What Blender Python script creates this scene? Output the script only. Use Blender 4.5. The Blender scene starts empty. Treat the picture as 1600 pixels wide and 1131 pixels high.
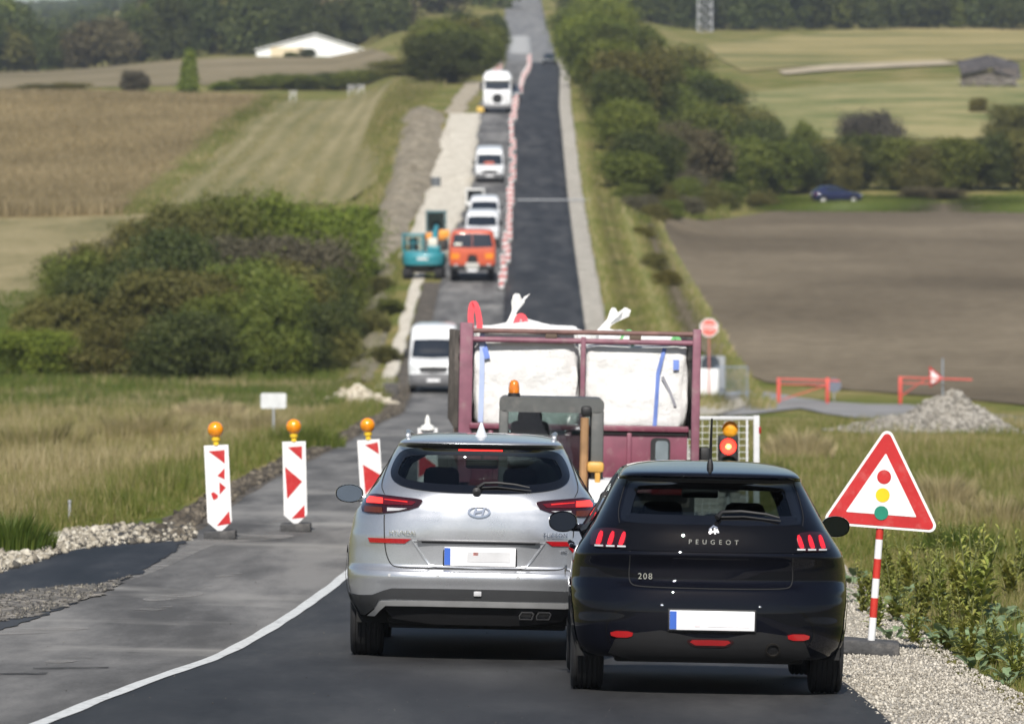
import bpy, bmesh, math, random
import numpy as np
from mathutils import Vector, Matrix, Quaternion
from mathutils.geometry import delaunay_2d_cdt

random.seed(7)
RNG = np.random.default_rng(11)
SC = bpy.context.scene
COL = SC.collection
R = math.radians

# ------------------------------------------------------------------ camera, world, sun, exposure
FPX = 8889.0                      # focal length in photo pixels (200 mm on 36 mm film, 1600 px wide)
CAMZ = 1.65
PITCH = math.atan(265.5 / FPX)
cam_d = bpy.data.cameras.new('camera')
cam = bpy.data.objects.new('camera', cam_d)
COL.objects.link(cam)
cam.location = (0, 0, CAMZ)
cam.rotation_euler = (math.pi / 2 - PITCH, 0, 0)
cam_d.lens = 200.0
cam_d.sensor_width = 36.0
cam_d.sensor_fit = 'HORIZONTAL'
cam_d.clip_start = 0.5
cam_d.clip_end = 12000
cam_d.dof.use_dof = True
cam_d.dof.focus_distance = 38.5
cam_d.dof.aperture_fstop = 5.2
SC.camera = cam

SUN_EL, SUN_AZ = 43.0, -4.0      # sun behind the camera and to its left
world = bpy.data.worlds.new('World')
SC.world = world
world.use_nodes = True
wn = world.node_tree
sky = wn.nodes.new('ShaderNodeTexSky')
sky.sky_type = 'NISHITA'
sky.sun_disc = False
sky.sun_elevation = R(SUN_EL)
sky.sun_rotation = R(180 + -SUN_AZ)
sky.altitude = 200
sky.air_density = 1.0
sky.dust_density = 1.0
bg = wn.nodes['Background']
bg.inputs['Strength'].default_value = 0.066
wn.links.new(sky.outputs['Color'], bg.inputs['Color'])

sun_d = bpy.data.lights.new('sun', 'SUN')
sun_d.energy = 4.8
sun_d.angle = R(0.5)
sun_d.color = (1.0, 0.955, 0.89)
sun = bpy.data.objects.new('sun', sun_d)
COL.objects.link(sun)
sun.rotation_euler = (R(90 - SUN_EL), 0, R(SUN_AZ))
sun.location = (-20, -40, 60)

SC.view_settings.view_transform = 'Standard'
SC.view_settings.look = 'None'
SC.view_settings.exposure = 0.40
SC.view_settings.gamma = 1.0
SC.render.engine = 'CYCLES'
SC.cycles.max_bounces = 8
SC.cycles.transparent_max_bounces = 12
SC.cycles.use_denoising = True

# ------------------------------------------------------------------ small maths
def at(px, py, Y):
    """point of the place seen at photo pixel (px, py), Y metres ahead of the camera"""
    u = (px - 800.0) / FPX
    v = (565.5 - py) / FPX
    c, s = math.cos(PITCH), math.sin(PITCH)
    t = Y / (c + v * s)
    return Vector((u * t, Y, CAMZ + t * (v * c - s)))

class Pchip:
    def __init__(self, xs, ys):
        x = np.array(xs, float); y = np.array(ys, float)
        h = np.diff(x); d = np.diff(y) / h
        m = np.zeros(len(x))
        for i in range(1, len(x) - 1):
            if d[i - 1] * d[i] > 0:
                w1 = 2 * h[i] + h[i - 1]; w2 = h[i] + 2 * h[i - 1]
                m[i] = (w1 + w2) / (w1 / d[i - 1] + w2 / d[i])
        m[0] = d[0]; m[-1] = d[-1]
        self.x, self.y, self.m, self.h = x, y, m, h
    def __call__(self, q):
        q = np.clip(np.asarray(q, float), self.x[0], self.x[-1])
        i = np.clip(np.searchsorted(self.x, q) - 1, 0, len(self.h) - 1)
        h = self.h[i]; t = (q - self.x[i]) / h
        return ((2*t**3 - 3*t**2 + 1) * self.y[i] + (t**3 - 2*t**2 + t) * h * self.m[i]
                + (-2*t**3 + 3*t**2) * self.y[i+1] + (t**3 - t**2) * h * self.m[i+1])

def sstep(a, b, x):
    t = np.clip((np.asarray(x, float) - a) / (b - a), 0, 1)
    return t * t * (3 - 2 * t)

# ------------------------------------------------------------------ the lie of the land
def prof(rows, pre=True):
    base = [(31.5, 1131), (35.5, 1075), (40.6, 1025), (62, 845), (80, 776), (100, 726), (150, 663)] if pre else []
    ys = [-400, -40, 0]; zs = [12.0, -0.1, -1.66]
    for Y, py in base + rows:
        ys.append(Y); zs.append(at(800, py, Y).z - CAMZ)
    return Pchip(ys, zs)
P_ROAD = prof([(222, 615), (300, 440), (386, 310), (470, 182), (573, 135), (740, 100), (1040, 20), (1400, -40), (6000, -40)])
P_L0 = prof([(222, 612), (300, 505), (360, 405), (400, 347), (520, 245), (640, 145), (720, 136), (900, 114), (1000, 106), (1300, 70), (2600, 24), (6000, 12)])
P_L1 = prof([(222, 612), (300, 490), (400, 335), (500, 232), (640, 152), (700, 136), (800, 110), (880, 96), (1040, 60), (1400, 10), (6000, -20)])
P_R1 = prof([(200, 640), (300, 450), (390, 360), (462, 319), (490, 298), (600, 190), (800, 100), (1000, 50), (1400, 0), (6000, -20)])
XC = Pchip([-400, 0, 31.5, 38.7, 46, 53.6, 64, 120, 222, 300, 386, 470, 530, 590, 740, 1040, 1400, 6000],
           [-14, -3.9, -2.5, -2.1, -1.79, -1.54, -1.3, -.8, -.5, -.34, 0, .2, .75, 1.2, 2.3, 2.4, 2.4, 2.4])
XR = Pchip([-400, 0, 31.5, 60, 120, 222, 300, 386, 470, 573, 740, 1040, 1400, 6000],
           [-8, 2.4, 2.17, 2.3, 2.8, 3.3, 3.54, 3.82, 3.97, 4.8, 6.0, 5.8, 5.8, 5.8])
XL = Pchip([-400, 0, 31.5, 44, 61, 81, 120, 175, 222, 300, 386, 470, 573, 740, 1040, 1400, 6000],
           [-20, -4.9, -4.3, -4.0, -3.5, -3.65, -3.5, -3.5, -3.9, -3.75, -3.3, -3.0, -2.3, -.9, -1.3, -1.3, -1.3])

def vnoise(x, y, s, seed=0.0):
    """cheap smooth noise in [-1, 1] from rotated sines"""
    x = np.asarray(x, float) / s + seed; y = np.asarray(y, float) / s - seed * 1.7
    return (np.sin(x * 1.7 + 1.3 * np.sin(y * 1.1 + seed)) + np.sin(y * 1.9 + 1.7 * np.sin(x * .9)) +
            np.sin((x + y) * 1.3 + 2.1) + np.sin((x - y) * 2.3 + .7 * np.sin(y * 2))) / 4

def gz(X, Y, bumps=True):
    X = np.asarray(X, float); Y = np.asarray(Y, float)
    Ys = np.maximum(Y, 20.0)
    px = 800 + X / Ys * FPX
    zr = P_ROAD(Y); z0 = P_L0(Y); z1 = P_L1(Y); z2 = P_R1(Y)
    z = zr + (z1 - zr) * sstep(630, 535, px) + (z0 - z1) * sstep(400, 20, px)
    z = z + (z2 - zr) * sstep(940, 1110, px)
    z = z - 0.019 * np.clip(X, -3.8, 4.6) * sstep(170, 80, Y)
    if bumps:
        dist = np.maximum(XL(Y) - 1.2 - X, X - XR(Y) - 1.6)
        k = sstep(0.0, 4.0, dist) * (1 - .8*sstep(120, 260, Y))
        z = z + k * (0.10 * vnoise(X, Y, 2.2) + 0.16 * vnoise(X, Y, 7.0, 3.1) - 0.12)
        far = sstep(250, 500, Y) * sstep(6, 30, dist)
        z = z + far * 0.5 * vnoise(X, Y, 45.0, 1.0)
    return z + CAMZ - 0.034

def gp(X, Y, up=0.0):
    return Vector((X, Y, float(gz(X, Y)) + up))

def gpx(px, Y, up=0.0):
    return gp((px - 800) / FPX * Y, Y, up)

def roundrect(x0, x1, z0, z1, r, n=5):
    o = []
    for cx, cz, a in ((x1-r, z1-r, 0), (x0+r, z1-r, 90), (x0+r, z0+r, 180), (x1-r, z0+r, 270)):
        for k in range(n+1):
            t = math.radians(a + 90*k/n); o.append((cx+r*math.cos(t), cz+r*math.sin(t)))
    return o

# ------------------------------------------------------------------ object helpers
def tag(o, label=None, cat=None, group=None, kind=None):
    if label: o['label'] = label
    if cat: o['category'] = cat
    if group: o['group'] = group
    if kind: o['kind'] = kind
    return o

def empty(name, loc, label, cat, group=None):
    o = bpy.data.objects.new(name, None)
    o.empty_display_size = 0.2
    COL.objects.link(o)
    o.location = loc
    return tag(o, label, cat, group)

def stand(o, X, Y, yaw=0.0, up=0.0, span=1.5, flat=0.0):
    """rest a thing on the ground with the slope of the ground under it"""
    c, s = math.cos(yaw), math.sin(yaw)
    f = Vector((-s, c)); r = Vector((c, s))
    zf = (float(gz(X + f.x*span, Y + f.y*span)) - float(gz(X - f.x*span, Y - f.y*span))) / (2*span)
    zr = (float(gz(X + r.x*.7, Y + r.y*.7)) - float(gz(X - r.x*.7, Y - r.y*.7))) / 1.4
    k = 1 - flat
    fv = Vector((f.x, f.y, zf*k)).normalized(); rv = Vector((r.x, r.y, zr*k)).normalized()
    uv = rv.cross(fv).normalized(); rv = fv.cross(uv).normalized()
    m = Matrix((rv, fv, uv)).transposed().to_4x4()
    m.translation = Vector((X, Y, float(gz(X, Y)) + up))
    o.matrix_world = m
    o.rotation_euler = m.to_euler(); o.location = m.translation
    return o

class MB:
    """collects shapes and links them as ONE mesh object"""
    def __init__(self):
        self.v = []; self.f = []; self.m = []
    def add(self, vs, fs, mat=0, M=None):
        b = len(self.v)
        for p in vs:
            p = Vector(p)
            self.v.append(M @ p if M is not None else p)
        for f in fs:
            self.f.append([b + i for i in f]); self.m.append(mat)
        return self
    def box(self, c, size, mat=0, bev=0.0, rot=None, seg=2):
        bm = bmesh.new()
        bmesh.ops.create_cube(bm, size=1.0)
        for v in bm.verts: v.co = Vector((v.co.x*size[0], v.co.y*size[1], v.co.z*size[2]))
        if bev > 0:
            bmesh.ops.bevel(bm, geom=bm.edges[:], offset=min(bev, min(size)*.49), segments=seg, profile=.5, affect='EDGES', clamp_overlap=True)
        M = Matrix.Translation(Vector(c))
        if rot is not None:
            from mathutils import Euler
            M = M @ Euler(rot).to_matrix().to_4x4()
        bm.verts.index_update()
        self.add([v.co.copy() for v in bm.verts], [[v.index for v in f.verts] for f in bm.faces], mat, M)
        bm.free(); return self
    def tube(self, pts, r, mat=0, n=8, cap=True):
        pts = [Vector(p) for p in pts]
        rs = r if isinstance(r, (list, tuple)) else [r]*len(pts)
        b = len(self.v)
        prev = None
        for i, p in enumerate(pts):
            d = (pts[min(i+1, len(pts)-1)] - pts[max(i-1, 0)]).normalized()
            if prev is None:
                a = Vector((0, 0, 1)) if abs(d.z) < .9 else Vector((1, 0, 0))
                n1 = d.cross(a).normalized()
            else:
                n1 = (prev - d*prev.dot(d)).normalized()
            prev = n1; n2 = d.cross(n1)
            for k in range(n):
                t = 2*math.pi*k/n
                self.v.append(p + (n1*math.cos(t) + n2*math.sin(t))*rs[i])
        for i in range(len(pts)-1):
            for k in range(n):
                self.f.append([b+i*n+k, b+i*n+(k+1) % n, b+(i+1)*n+(k+1) % n, b+(i+1)*n+k]); self.m.append(mat)
        if cap:
            self.f.append([b+k for k in range(n)][::-1]); self.m.append(mat)
            e = b+(len(pts)-1)*n
            self.f.append([e+k for k in range(n)]); self.m.append(mat)
        return self
    def lathe(self, prof, M=None, mat=0, n=24, mats=None):
        """prof: (radius, height) along local +Z"""
        vs = []; fs = []; ms = []
        for (r, h) in prof:
            for k in range(n):
                t = 2*math.pi*k/n
                vs.append((r*math.cos(t), r*math.sin(t), h))
        for i in range(len(prof)-1):
            for k in range(n):
                fs.append([i*n+k, i*n+(k+1) % n, (i+1)*n+(k+1) % n, (i+1)*n+k])
                ms.append(mats[i] if mats else mat)
        b = len(self.v)
        for p in vs:
            p = Vector(p); self.v.append(M @ p if M is not None else p)
        for f, mm in zip(fs, ms): self.f.append([b+i for i in f]); self.m.append(mm)
        return self
    def prism(self, poly, d, M=None, mat=0, bothcaps=True):
        """poly in local XZ, thickness d along +Y (front face at y=0)"""
        n = len(poly)
        vs = [(p[0], 0, p[1]) for p in poly] + [(p[0], d, p[1]) for p in poly]
        fs = [list(range(n))] + ([list(range(n, 2*n))[::-1]] if bothcaps else [])
        fs += [[i, n+i, n+(i+1) % n, (i+1) % n] for i in range(n)]
        return self.add(vs, fs, mat, M)
    def build(self, name, mats, parent=None, smooth=35, fixn=True):
        me = bpy.data.meshes.new(name)
        me.from_pydata([tuple(p) for p in self.v], [], self.f)
        for mt in (mats if isinstance(mats, (list, tuple)) else [mats]): me.materials.append(mt)
        me.polygons.foreach_set('material_index', self.m)
        if fixn:
            bm = bmesh.new(); bm.from_mesh(me)
            bmesh.ops.recalc_face_normals(bm, faces=bm.faces[:])
            bm.to_mesh(me); bm.free()
        if smooth:
            me.polygons.foreach_set('use_smooth', [True]*len(me.polygons))
            me.set_sharp_from_angle(angle=R(smooth))
        o = bpy.data.objects.new(name, me)
        COL.objects.link(o)
        if parent: o.parent = parent
        return o

def mesh_np(name, V, F, mats, parent=None, tint=None, smooth=False, mi=None):
    V = np.asarray(V, np.float32); F = np.asarray(F, np.int32)
    me = bpy.data.meshes.new(name)
    me.vertices.add(len(V)); me.vertices.foreach_set('co', V.ravel())
    k = F.shape[1]
    me.loops.add(F.size); me.loops.foreach_set('vertex_index', F.ravel())
    me.polygons.add(len(F))
    me.polygons.foreach_set('loop_start', np.arange(0, F.size, k, dtype=np.int32))
    if smooth: me.polygons.foreach_set('use_smooth', np.ones(len(F), bool))
    for m in (mats if isinstance(mats, (list, tuple)) else [mats]): me.materials.append(m)
    if mi is not None: me.polygons.foreach_set('material_index', np.asarray(mi, np.int32))
    me.update(calc_edges=True)
    if tint is not None:
        a = me.attributes.new('tint', 'FLOAT', 'FACE')
        a.data.foreach_set('value', np.asarray(tint, np.float32))
    me.validate()
    o = bpy.data.objects.new(name, me)
    COL.objects.link(o)
    if parent: o.parent = parent
    return o

def copy_tree(o, parent=None):
    c = o.copy(); COL.objects.link(c)
    if parent: c.parent = parent
    for ch in [x for x in o.children]:
        copy_tree(ch, c)
    return c

def text_mesh(name, s, size, mat, parent, loc, rot, depth=.004, align='CENTER', stretch=1.0, bold=0.0):
    cu = bpy.data.curves.new(name, 'FONT')
    cu.body = s; cu.size = size; cu.extrude = depth/2; cu.align_x = align; cu.align_y = 'CENTER'
    cu.space_character = stretch; cu.offset = bold
    t = bpy.data.objects.new(name, cu)
    me = bpy.data.meshes.new_from_object(t)
    bpy.data.objects.remove(t); bpy.data.curves.remove(cu)
    me.materials.append(mat)
    o = bpy.data.objects.new(name, me); COL.objects.link(o)
    o.parent = parent; o.location = loc; o.rotation_euler = rot
    return o

# ------------------------------------------------------------------ materials
def nodes_of(name):
    m = bpy.data.materials.new(name); m.use_nodes = True
    nt = m.node_tree
    return m, nt, nt.nodes['Principled BSDF']

def N(nt, t, **kw):
    n = nt.nodes.new(t)
    for k, v in kw.items():
        if hasattr(n, k): setattr(n, k, v)
        else: n.inputs[k.replace('_', ' ')].default_value = v
    return n

def c4(c): return (c[0], c[1], c[2], 1.0)

def ramp(nt, stops):
    r = nt.nodes.new('ShaderNodeValToRGB')
    el = r.color_ramp.elements
    while len(el) < len(stops): el.new(0.5)
    for e, (p, c) in zip(el, stops): e.position = p; e.color = c4(c)
    return r

def coords(nt, scale=(1, 1, 1), rot=(0, 0, 0), kind='Object'):
    tc = nt.nodes.new('ShaderNodeTexCoord'); mp = nt.nodes.new('ShaderNodeMapping')
    mp.inputs['Scale'].default_value = scale; mp.inputs['Rotation'].default_value = rot
    nt.links.new(tc.outputs[kind], mp.inputs['Vector'])
    return mp.outputs['Vector']

def pm(name, col, rough=.5, metal=0.0, var=.12, scale=6.0, bump=0.0, bscale=60.0, coat=0.0, spec=.5, emit=None, estr=0.0, dirt=None, dscale=3.0):
    """plain procedural material: base colour with a little noise, optional grime and bump"""
    m, nt, b = nodes_of(name); L = nt.links.new
    vec = coords(nt)
    nz = N(nt, 'ShaderNodeTexNoise', Scale=scale, Detail=4.0); L(vec, nz.inputs['Vector'])
    lo = tuple(max(0, c*(1-var)) for c in col); hi = tuple(min(1, c*(1+var)) for c in col)
    rp = ramp(nt, [(.3, lo), (.7, hi)]); L(nz.outputs['Fac'], rp.inputs['Fac'])
    out = rp.outputs['Color']
    if dirt:
        n2 = N(nt, 'ShaderNodeTexNoise', Scale=dscale, Detail=8.0, Roughness=.7); L(vec, n2.inputs['Vector'])
        r2 = ramp(nt, [(.52, (0, 0, 0)), (.72, (1, 1, 1))]); L(n2.outputs['Fac'], r2.inputs['Fac'])
        mx = N(nt, 'ShaderNodeMix', data_type='RGBA'); L(r2.outputs['Color'], mx.inputs[0]); L(out, mx.inputs[6]); mx.inputs[7].default_value = c4(dirt)
        out = mx.outputs[2]
    L(out, b.inputs['Base Color'])
    b.inputs['Roughness'].default_value = rough; b.inputs['Metallic'].default_value = metal
    b.inputs['Coat Weight'].default_value = coat; b.inputs['Coat Roughness'].default_value = .04
    b.inputs['Specular IOR Level'].default_value = spec
    if emit:
        b.inputs['Emission Color'].default_value = c4(emit); b.inputs['Emission Strength'].default_value = estr
    if bump > 0:
        n3 = N(nt, 'ShaderNodeTexNoise', Scale=bscale, Detail=5.0); L(vec, n3.inputs['Vector'])
        bp = N(nt, 'ShaderNodeBump', Strength=bump, Distance=.02); L(n3.outputs['Fac'], bp.inputs['Height']); L(bp.outputs['Normal'], b.inputs['Normal'])
    return m

def glass(name, tint, gloss=1.0, rough=.0):
    m = bpy.data.materials.new(name); m.use_nodes = True
    nt = m.node_tree; nt.nodes.clear(); L = nt.links.new
    out = nt.nodes.new('ShaderNodeOutputMaterial'); mix = nt.nodes.new('ShaderNodeMixShader')
    tr = nt.nodes.new('ShaderNodeBsdfTransparent'); tr.inputs['Color'].default_value = c4(tint)
    gl = nt.nodes.new('ShaderNodeBsdfGlossy'); gl.inputs['Roughness'].default_value = rough
    gl.inputs['Color'].default_value = (gloss, gloss, gloss, 1)
    fr = nt.nodes.new('ShaderNodeFresnel'); fr.inputs['IOR'].default_value = 1.5
    L(fr.outputs[0], mix.inputs[0]); L(tr.outputs[0], mix.inputs[1]); L(gl.outputs[0], mix.inputs[2]); L(mix.outputs[0], out.inputs['Surface'])
    return m

def foliage(name, stops, trans=.42, rough=.6, vary=.35):
    """leaf material: colour picked per leaf from the stored 'tint', shifted a little per plant"""
    m, nt, b = nodes_of(name); L = nt.links.new
    at_ = nt.nodes.new('ShaderNodeAttribute'); at_.attribute_name = 'tint'
    oi = nt.nodes.new('ShaderNodeObjectInfo')
    rp = ramp(nt, stops); L(at_.outputs['Fac'], rp.inputs['Fac'])
    hs = N(nt, 'ShaderNodeHueSaturation')
    mr = N(nt, 'ShaderNodeMapRange'); mr.inputs['To Min'].default_value = 1 - .5*vary; mr.inputs['To Max'].default_value = 1 + .35*vary
    L(oi.outputs['Random'], mr.inputs['Value']); L(mr.outputs[0], hs.inputs['Value'])
    mr2 = N(nt, 'ShaderNodeMapRange'); mr2.inputs['To Min'].default_value = .5 - .03*vary; mr2.inputs['To Max'].default_value = .5 + .03*vary
    mm = N(nt, 'ShaderNodeMath', operation='FRACT'); m7 = N(nt, 'ShaderNodeMath', operation='MULTIPLY'); m7.inputs[1].default_value = 7.31
    L(oi.outputs['Random'], m7.inputs[0]); L(m7.outputs[0], mm.inputs[0]); L(mm.outputs[0], mr2.inputs['Value']); L(mr2.outputs[0], hs.inputs['Hue'])
    L(rp.outputs['Color'], hs.inputs['Color'])
    L(hs.outputs['Color'], b.inputs['Base Color']); b.inputs['Roughness'].default_value = rough
    b.inputs['Specular IOR Level'].default_value = .3
    if trans > 0:
        out = nt.nodes['Material Output']; mix = nt.nodes.new('ShaderNodeMixShader'); tl = nt.nodes.new('ShaderNodeBsdfTranslucent')
        L(hs.outputs['Color'], tl.inputs['Color']); mix.inputs[0].default_value = trans
        L(b.outputs[0], mix.inputs[1]); L(tl.outputs[0], mix.inputs[2]); L(mix.outputs[0], out.inputs['Surface'])
    return m
# ------------------------------------------------------------------ land: ground sheet, roads, fields
def hit(px, py, y0=26.0, y1=1500.0):
    """where the line of sight through a photo pixel meets the ground: (X, Y)"""
    Ys = np.exp(np.linspace(math.log(y0), math.log(y1), 2600))
    c, s = math.cos(PITCH), math.sin(PITCH)
    v = (565.5 - py) / FPX
    t = Ys / (c + v*s)
    zs = CAMZ + t*(v*c - s); xs = (px - 800) / FPX * t
    d = zs - gz(xs, Ys, False)
    i = np.argmax(d < 0)
    if d[i] >= 0: i = len(Ys) - 1
    j = max(i-1, 0); w = d[j] / (d[j] - d[i]) if d[j] != d[i] else 0
    Y = Ys[j] + (Ys[i] - Ys[j]) * w
    return ((px - 800) / FPX * Y, Y)

def mat_ground():
    m, nt, b = nodes_of('meadow_ground'); L = nt.links.new
    vec = coords(nt)
    n1 = N(nt, 'ShaderNodeTexNoise', Scale=.16, Detail=6.0, Roughness=.6); L(vec, n1.inputs['Vector'])
    n2 = N(nt, 'ShaderNodeTexNoise', Scale=3.0, Detail=6.0, Roughness=.7); L(vec, n2.inputs['Vector'])
    r1 = ramp(nt, [(.28, (.060, .090, .016)), (.44, (.125, .135, .030)), (.56, (.20, .172, .062)), (.70, (.28, .232, .105))])
    ad = N(nt, 'ShaderNodeMath', operation='MULTIPLY_ADD'); ad.inputs[1].default_value = .35; L(n2.outputs['Fac'], ad.inputs[0]); 
    sb = N(nt, 'ShaderNodeMath', operation='SUBTRACT'); sb.inputs[1].default_value = .17; L(n1.outputs['Fac'], sb.inputs[0]); L(sb.outputs[0], ad.inputs[2])
    L(ad.outputs[0], r1.inputs['Fac']); L(r1.outputs['Color'], b.inputs['Base Color'])
    b.inputs['Roughness'].default_value = .9; b.inputs['Specular IOR Level'].default_value = .1
    bp = N(nt, 'ShaderNodeBump', Strength=.9, Distance=.12); L(n2.outputs['Fac'], bp.inputs['Height']); L(bp.outputs['Normal'], b.inputs['Normal'])
    return m

def mat_field(name, stops, rowscale=0.0, rowdir=0.0, rowamt=.35, nscale=.08, fine=2.5, stretch=(1, 1, 1), bump=.8, dist=.15):
    m, nt, b = nodes_of(name); L = nt.links.new
    vec = coords(nt, scale=stretch, rot=(0, 0, rowdir))
    n1 = N(nt, 'ShaderNodeTexNoise', Scale=nscale, Detail=5.0, Roughness=.6); L(vec, n1.inputs['Vector'])
    n2 = N(nt, 'ShaderNodeTexNoise', Scale=fine, Detail=5.0, Roughness=.7); L(vec, n2.inputs['Vector'])
    ad = N(nt, 'ShaderNodeMath', operation='MULTIPLY_ADD'); ad.inputs[1].default_value = .45
    L(n2.outputs['Fac'], ad.inputs[0])
    sb = N(nt, 'ShaderNodeMath', operation='SUBTRACT'); sb.inputs[1].default_value = .22; L(n1.outputs['Fac'], sb.inputs[0]); L(sb.outputs[0], ad.inputs[2])
    fac = ad.outputs[0]
    if rowscale > 0:
        wv = N(nt, 'ShaderNodeTexWave', Scale=rowscale, Distortion=2.5, Detail=3.0); wv.inputs['Detail Scale'].default_value = .6
        L(coords(nt, rot=(0, 0, rowdir)), wv.inputs['Vector'])
        a2 = N(nt, 'ShaderNodeMath', operation='MULTIPLY_ADD'); a2.inputs[1].default_value = rowamt
        s2 = N(nt, 'ShaderNodeMath', operation='SUBTRACT'); s2.inputs[1].default_value = rowamt/2
        L(fac, s2.inputs[0]); L(wv.outputs['Fac'], a2.inputs[0]); L(s2.outputs[0], a2.inputs[2]); fac = a2.outputs[0]
    rp = ramp(nt, stops); L(fac, rp.inputs['Fac']); L(rp.outputs['Color'], b.inputs['Base Color'])
    b.inputs['Roughness'].default_value = .95; b.inputs['Specular IOR Level'].default_value = .1
    bp = N(nt, 'ShaderNodeBump', Strength=bump, Distance=dist); L(fac, bp.inputs['Height']); L(bp.outputs['Normal'], b.inputs['Normal'])
    return m

def mat_asphalt(name, dark, mid, light, rough=.62, lo=.38, hi=.62, grain=48.0, smudge=0.0, smudge_col=(.3, .29, .27), track=0.0):
    m, nt, b = nodes_of(name); L = nt.links.new
    vec = coords(nt)
    n1 = N(nt, 'ShaderNodeTexNoise', Scale=grain, Detail=8.0, Roughness=.75); L(vec, n1.inputs['Vector'])
    n2 = N(nt, 'ShaderNodeTexNoise', Scale=.5, Detail=6.0, Roughness=.65); L(coords(nt, scale=(1.6, .25, 1)), n2.inputs['Vector'])
    mx = N(nt, 'ShaderNodeMath', operation='MULTIPLY_ADD'); mx.inputs[1].default_value = .4; L(n1.outputs['Fac'], mx.inputs[0])
    sb = N(nt, 'ShaderNodeMath', operation='SUBTRACT'); sb.inputs[1].default_value = .2; L(n2.outputs['Fac'], sb.inputs[0]); L(sb.outputs[0], mx.inputs[2])
    rp = ramp(nt, [(lo, dark), (.5, mid), (hi, light)]); L(mx.outputs[0], rp.inputs['Fac'])
    out = rp.outputs['Color']
    if smudge > 0:
        n3 = N(nt, 'ShaderNodeTexNoise', Scale=.55, Detail=5.0, Roughness=.55, Distortion=.4); L(coords(nt, scale=(.55, .5, 1)), n3.inputs['Vector'])
        r3 = ramp(nt, [(.57, (0, 0, 0)), (.72, (smudge,)*3)]); L(n3.outputs['Fac'], r3.inputs['Fac'])
        mm = N(nt, 'ShaderNodeMix', data_type='RGBA'); L(r3.outputs['Color'], mm.inputs[0]); L(out, mm.inputs[6]); mm.inputs[7].default_value = c4(smudge_col); out = mm.outputs[2]
    # loose pale grit
    vo = N(nt, 'ShaderNodeTexVoronoi', Scale=9.0); L(vec, vo.inputs['Vector'])
    r4 = ramp(nt, [(.0, (1, 1, 1)), (.07, (0, 0, 0))]); L(vo.outputs['Distance'], r4.inputs['Fac'])
    n5 = N(nt, 'ShaderNodeTexNoise', Scale=1.3, Detail=2.0); L(vec, n5.inputs['Vector'])
    r5 = ramp(nt, [(.5, (0, 0, 0)), (.66, (.8, .8, .8))]); L(n5.outputs['Fac'], r5.inputs['Fac'])
    mu = N(nt, 'ShaderNodeMath', operation='MULTIPLY'); L(r4.outputs['Color'], mu.inputs[0]); L(r5.outputs['Color'], mu.inputs[1])
    mg = N(nt, 'ShaderNodeMix', data_type='RGBA'); L(mu.outputs[0], mg.inputs[0]); L(out, mg.inputs[6]); mg.inputs[7].default_value = (.30, .28, .25, 1)
    L(mg.outputs[2], b.inputs['Base Color'])
    b.inputs['Roughness'].default_value = rough; b.inputs['Specular IOR Level'].default_value = .22
    bp = N(nt, 'ShaderNodeBump', Strength=.35, Distance=.01); L(n1.outputs['Fac'], bp.inputs['Height']); L(bp.outputs['Normal'], b.inputs['Normal'])
    return m

def mat_gravel(name, stops, scale=22.0, bump=1.0, dist=.03):
    m, nt, b = nodes_of(name); L = nt.links.new
    vec = coords(nt)
    vo = N(nt, 'ShaderNodeTexVoronoi', Scale=scale); L(vec, vo.inputs['Vector'])
    n1 = N(nt, 'ShaderNodeTexNoise', Scale=1.2, Detail=6.0, Roughness=.7); L(vec, n1.inputs['Vector'])
    sep = nt.nodes.new('ShaderNodeSeparateColor'); L(vo.outputs['Color'], sep.inputs[0])
    mx = N(nt, 'ShaderNodeMath', operation='MULTIPLY_ADD'); mx.inputs[1].default_value = .5; L(sep.outputs[0], mx.inputs[0])
    sb = N(nt, 'ShaderNodeMath', operation='SUBTRACT'); sb.inputs[1].default_value = .25; L(n1.outputs['Fac'], sb.inputs[0]); L(sb.outputs[0], mx.inputs[2])
    rp = ramp(nt, stops); L(mx.outputs[0], rp.inputs['Fac']); L(rp.outputs['Color'], b.inputs['Base Color'])
    b.inputs['Roughness'].default_value = .9
    bp = N(nt, 'ShaderNodeBump', Strength=bump, Distance=dist); bp.invert = True; L(vo.outputs['Distance'], bp.inputs['Height']); L(bp.outputs['Normal'], b.inputs['Normal'])
    return m

M_GROUND = mat_ground()
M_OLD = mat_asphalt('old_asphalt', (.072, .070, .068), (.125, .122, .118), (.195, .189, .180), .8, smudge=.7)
M_NEW = mat_asphalt('new_asphalt', (.014, .014, .015), (.033, .033, .034), (.064, .063, .062), .66, lo=.30, hi=.70, grain=15.0, smudge=.06, smudge_col=(.13, .127, .122))
M_BLACK = mat_asphalt('fresh_asphalt', (.012, .013, .015), (.022, .023, .026), (.045, .046, .048), .6)
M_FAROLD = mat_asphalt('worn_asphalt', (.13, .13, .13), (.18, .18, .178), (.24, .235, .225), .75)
M_GRAVEL = mat_gravel('shoulder_gravel', [(.25, (.22, .20, .165)), (.5, (.38, .35, .295)), (.75, (.53, .495, .43))])
M_SAND = mat_gravel('pale_fill', [(.25, (.38, .34, .27)), (.5, (.52, .475, .39)), (.75, (.64, .60, .51))], scale=5.0, bump=.5)
M_SOIL = mat_gravel('dug_soil', [(.25, (.035, .029, .022)), (.5, (.075, .062, .047)), (.75, (.14, .118, .09))], scale=7.0, bump=1.0, dist=.06)
M_WHITE_LINE = pm('road_paint', (.55, .56, .55), .6, var=.12, scale=30, dirt=(.24, .24, .235), dscale=9)
M_STONE = pm('limestone', (.50, .46, .38), .9, var=.3, scale=2, bump=.5, bscale=30)

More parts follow.
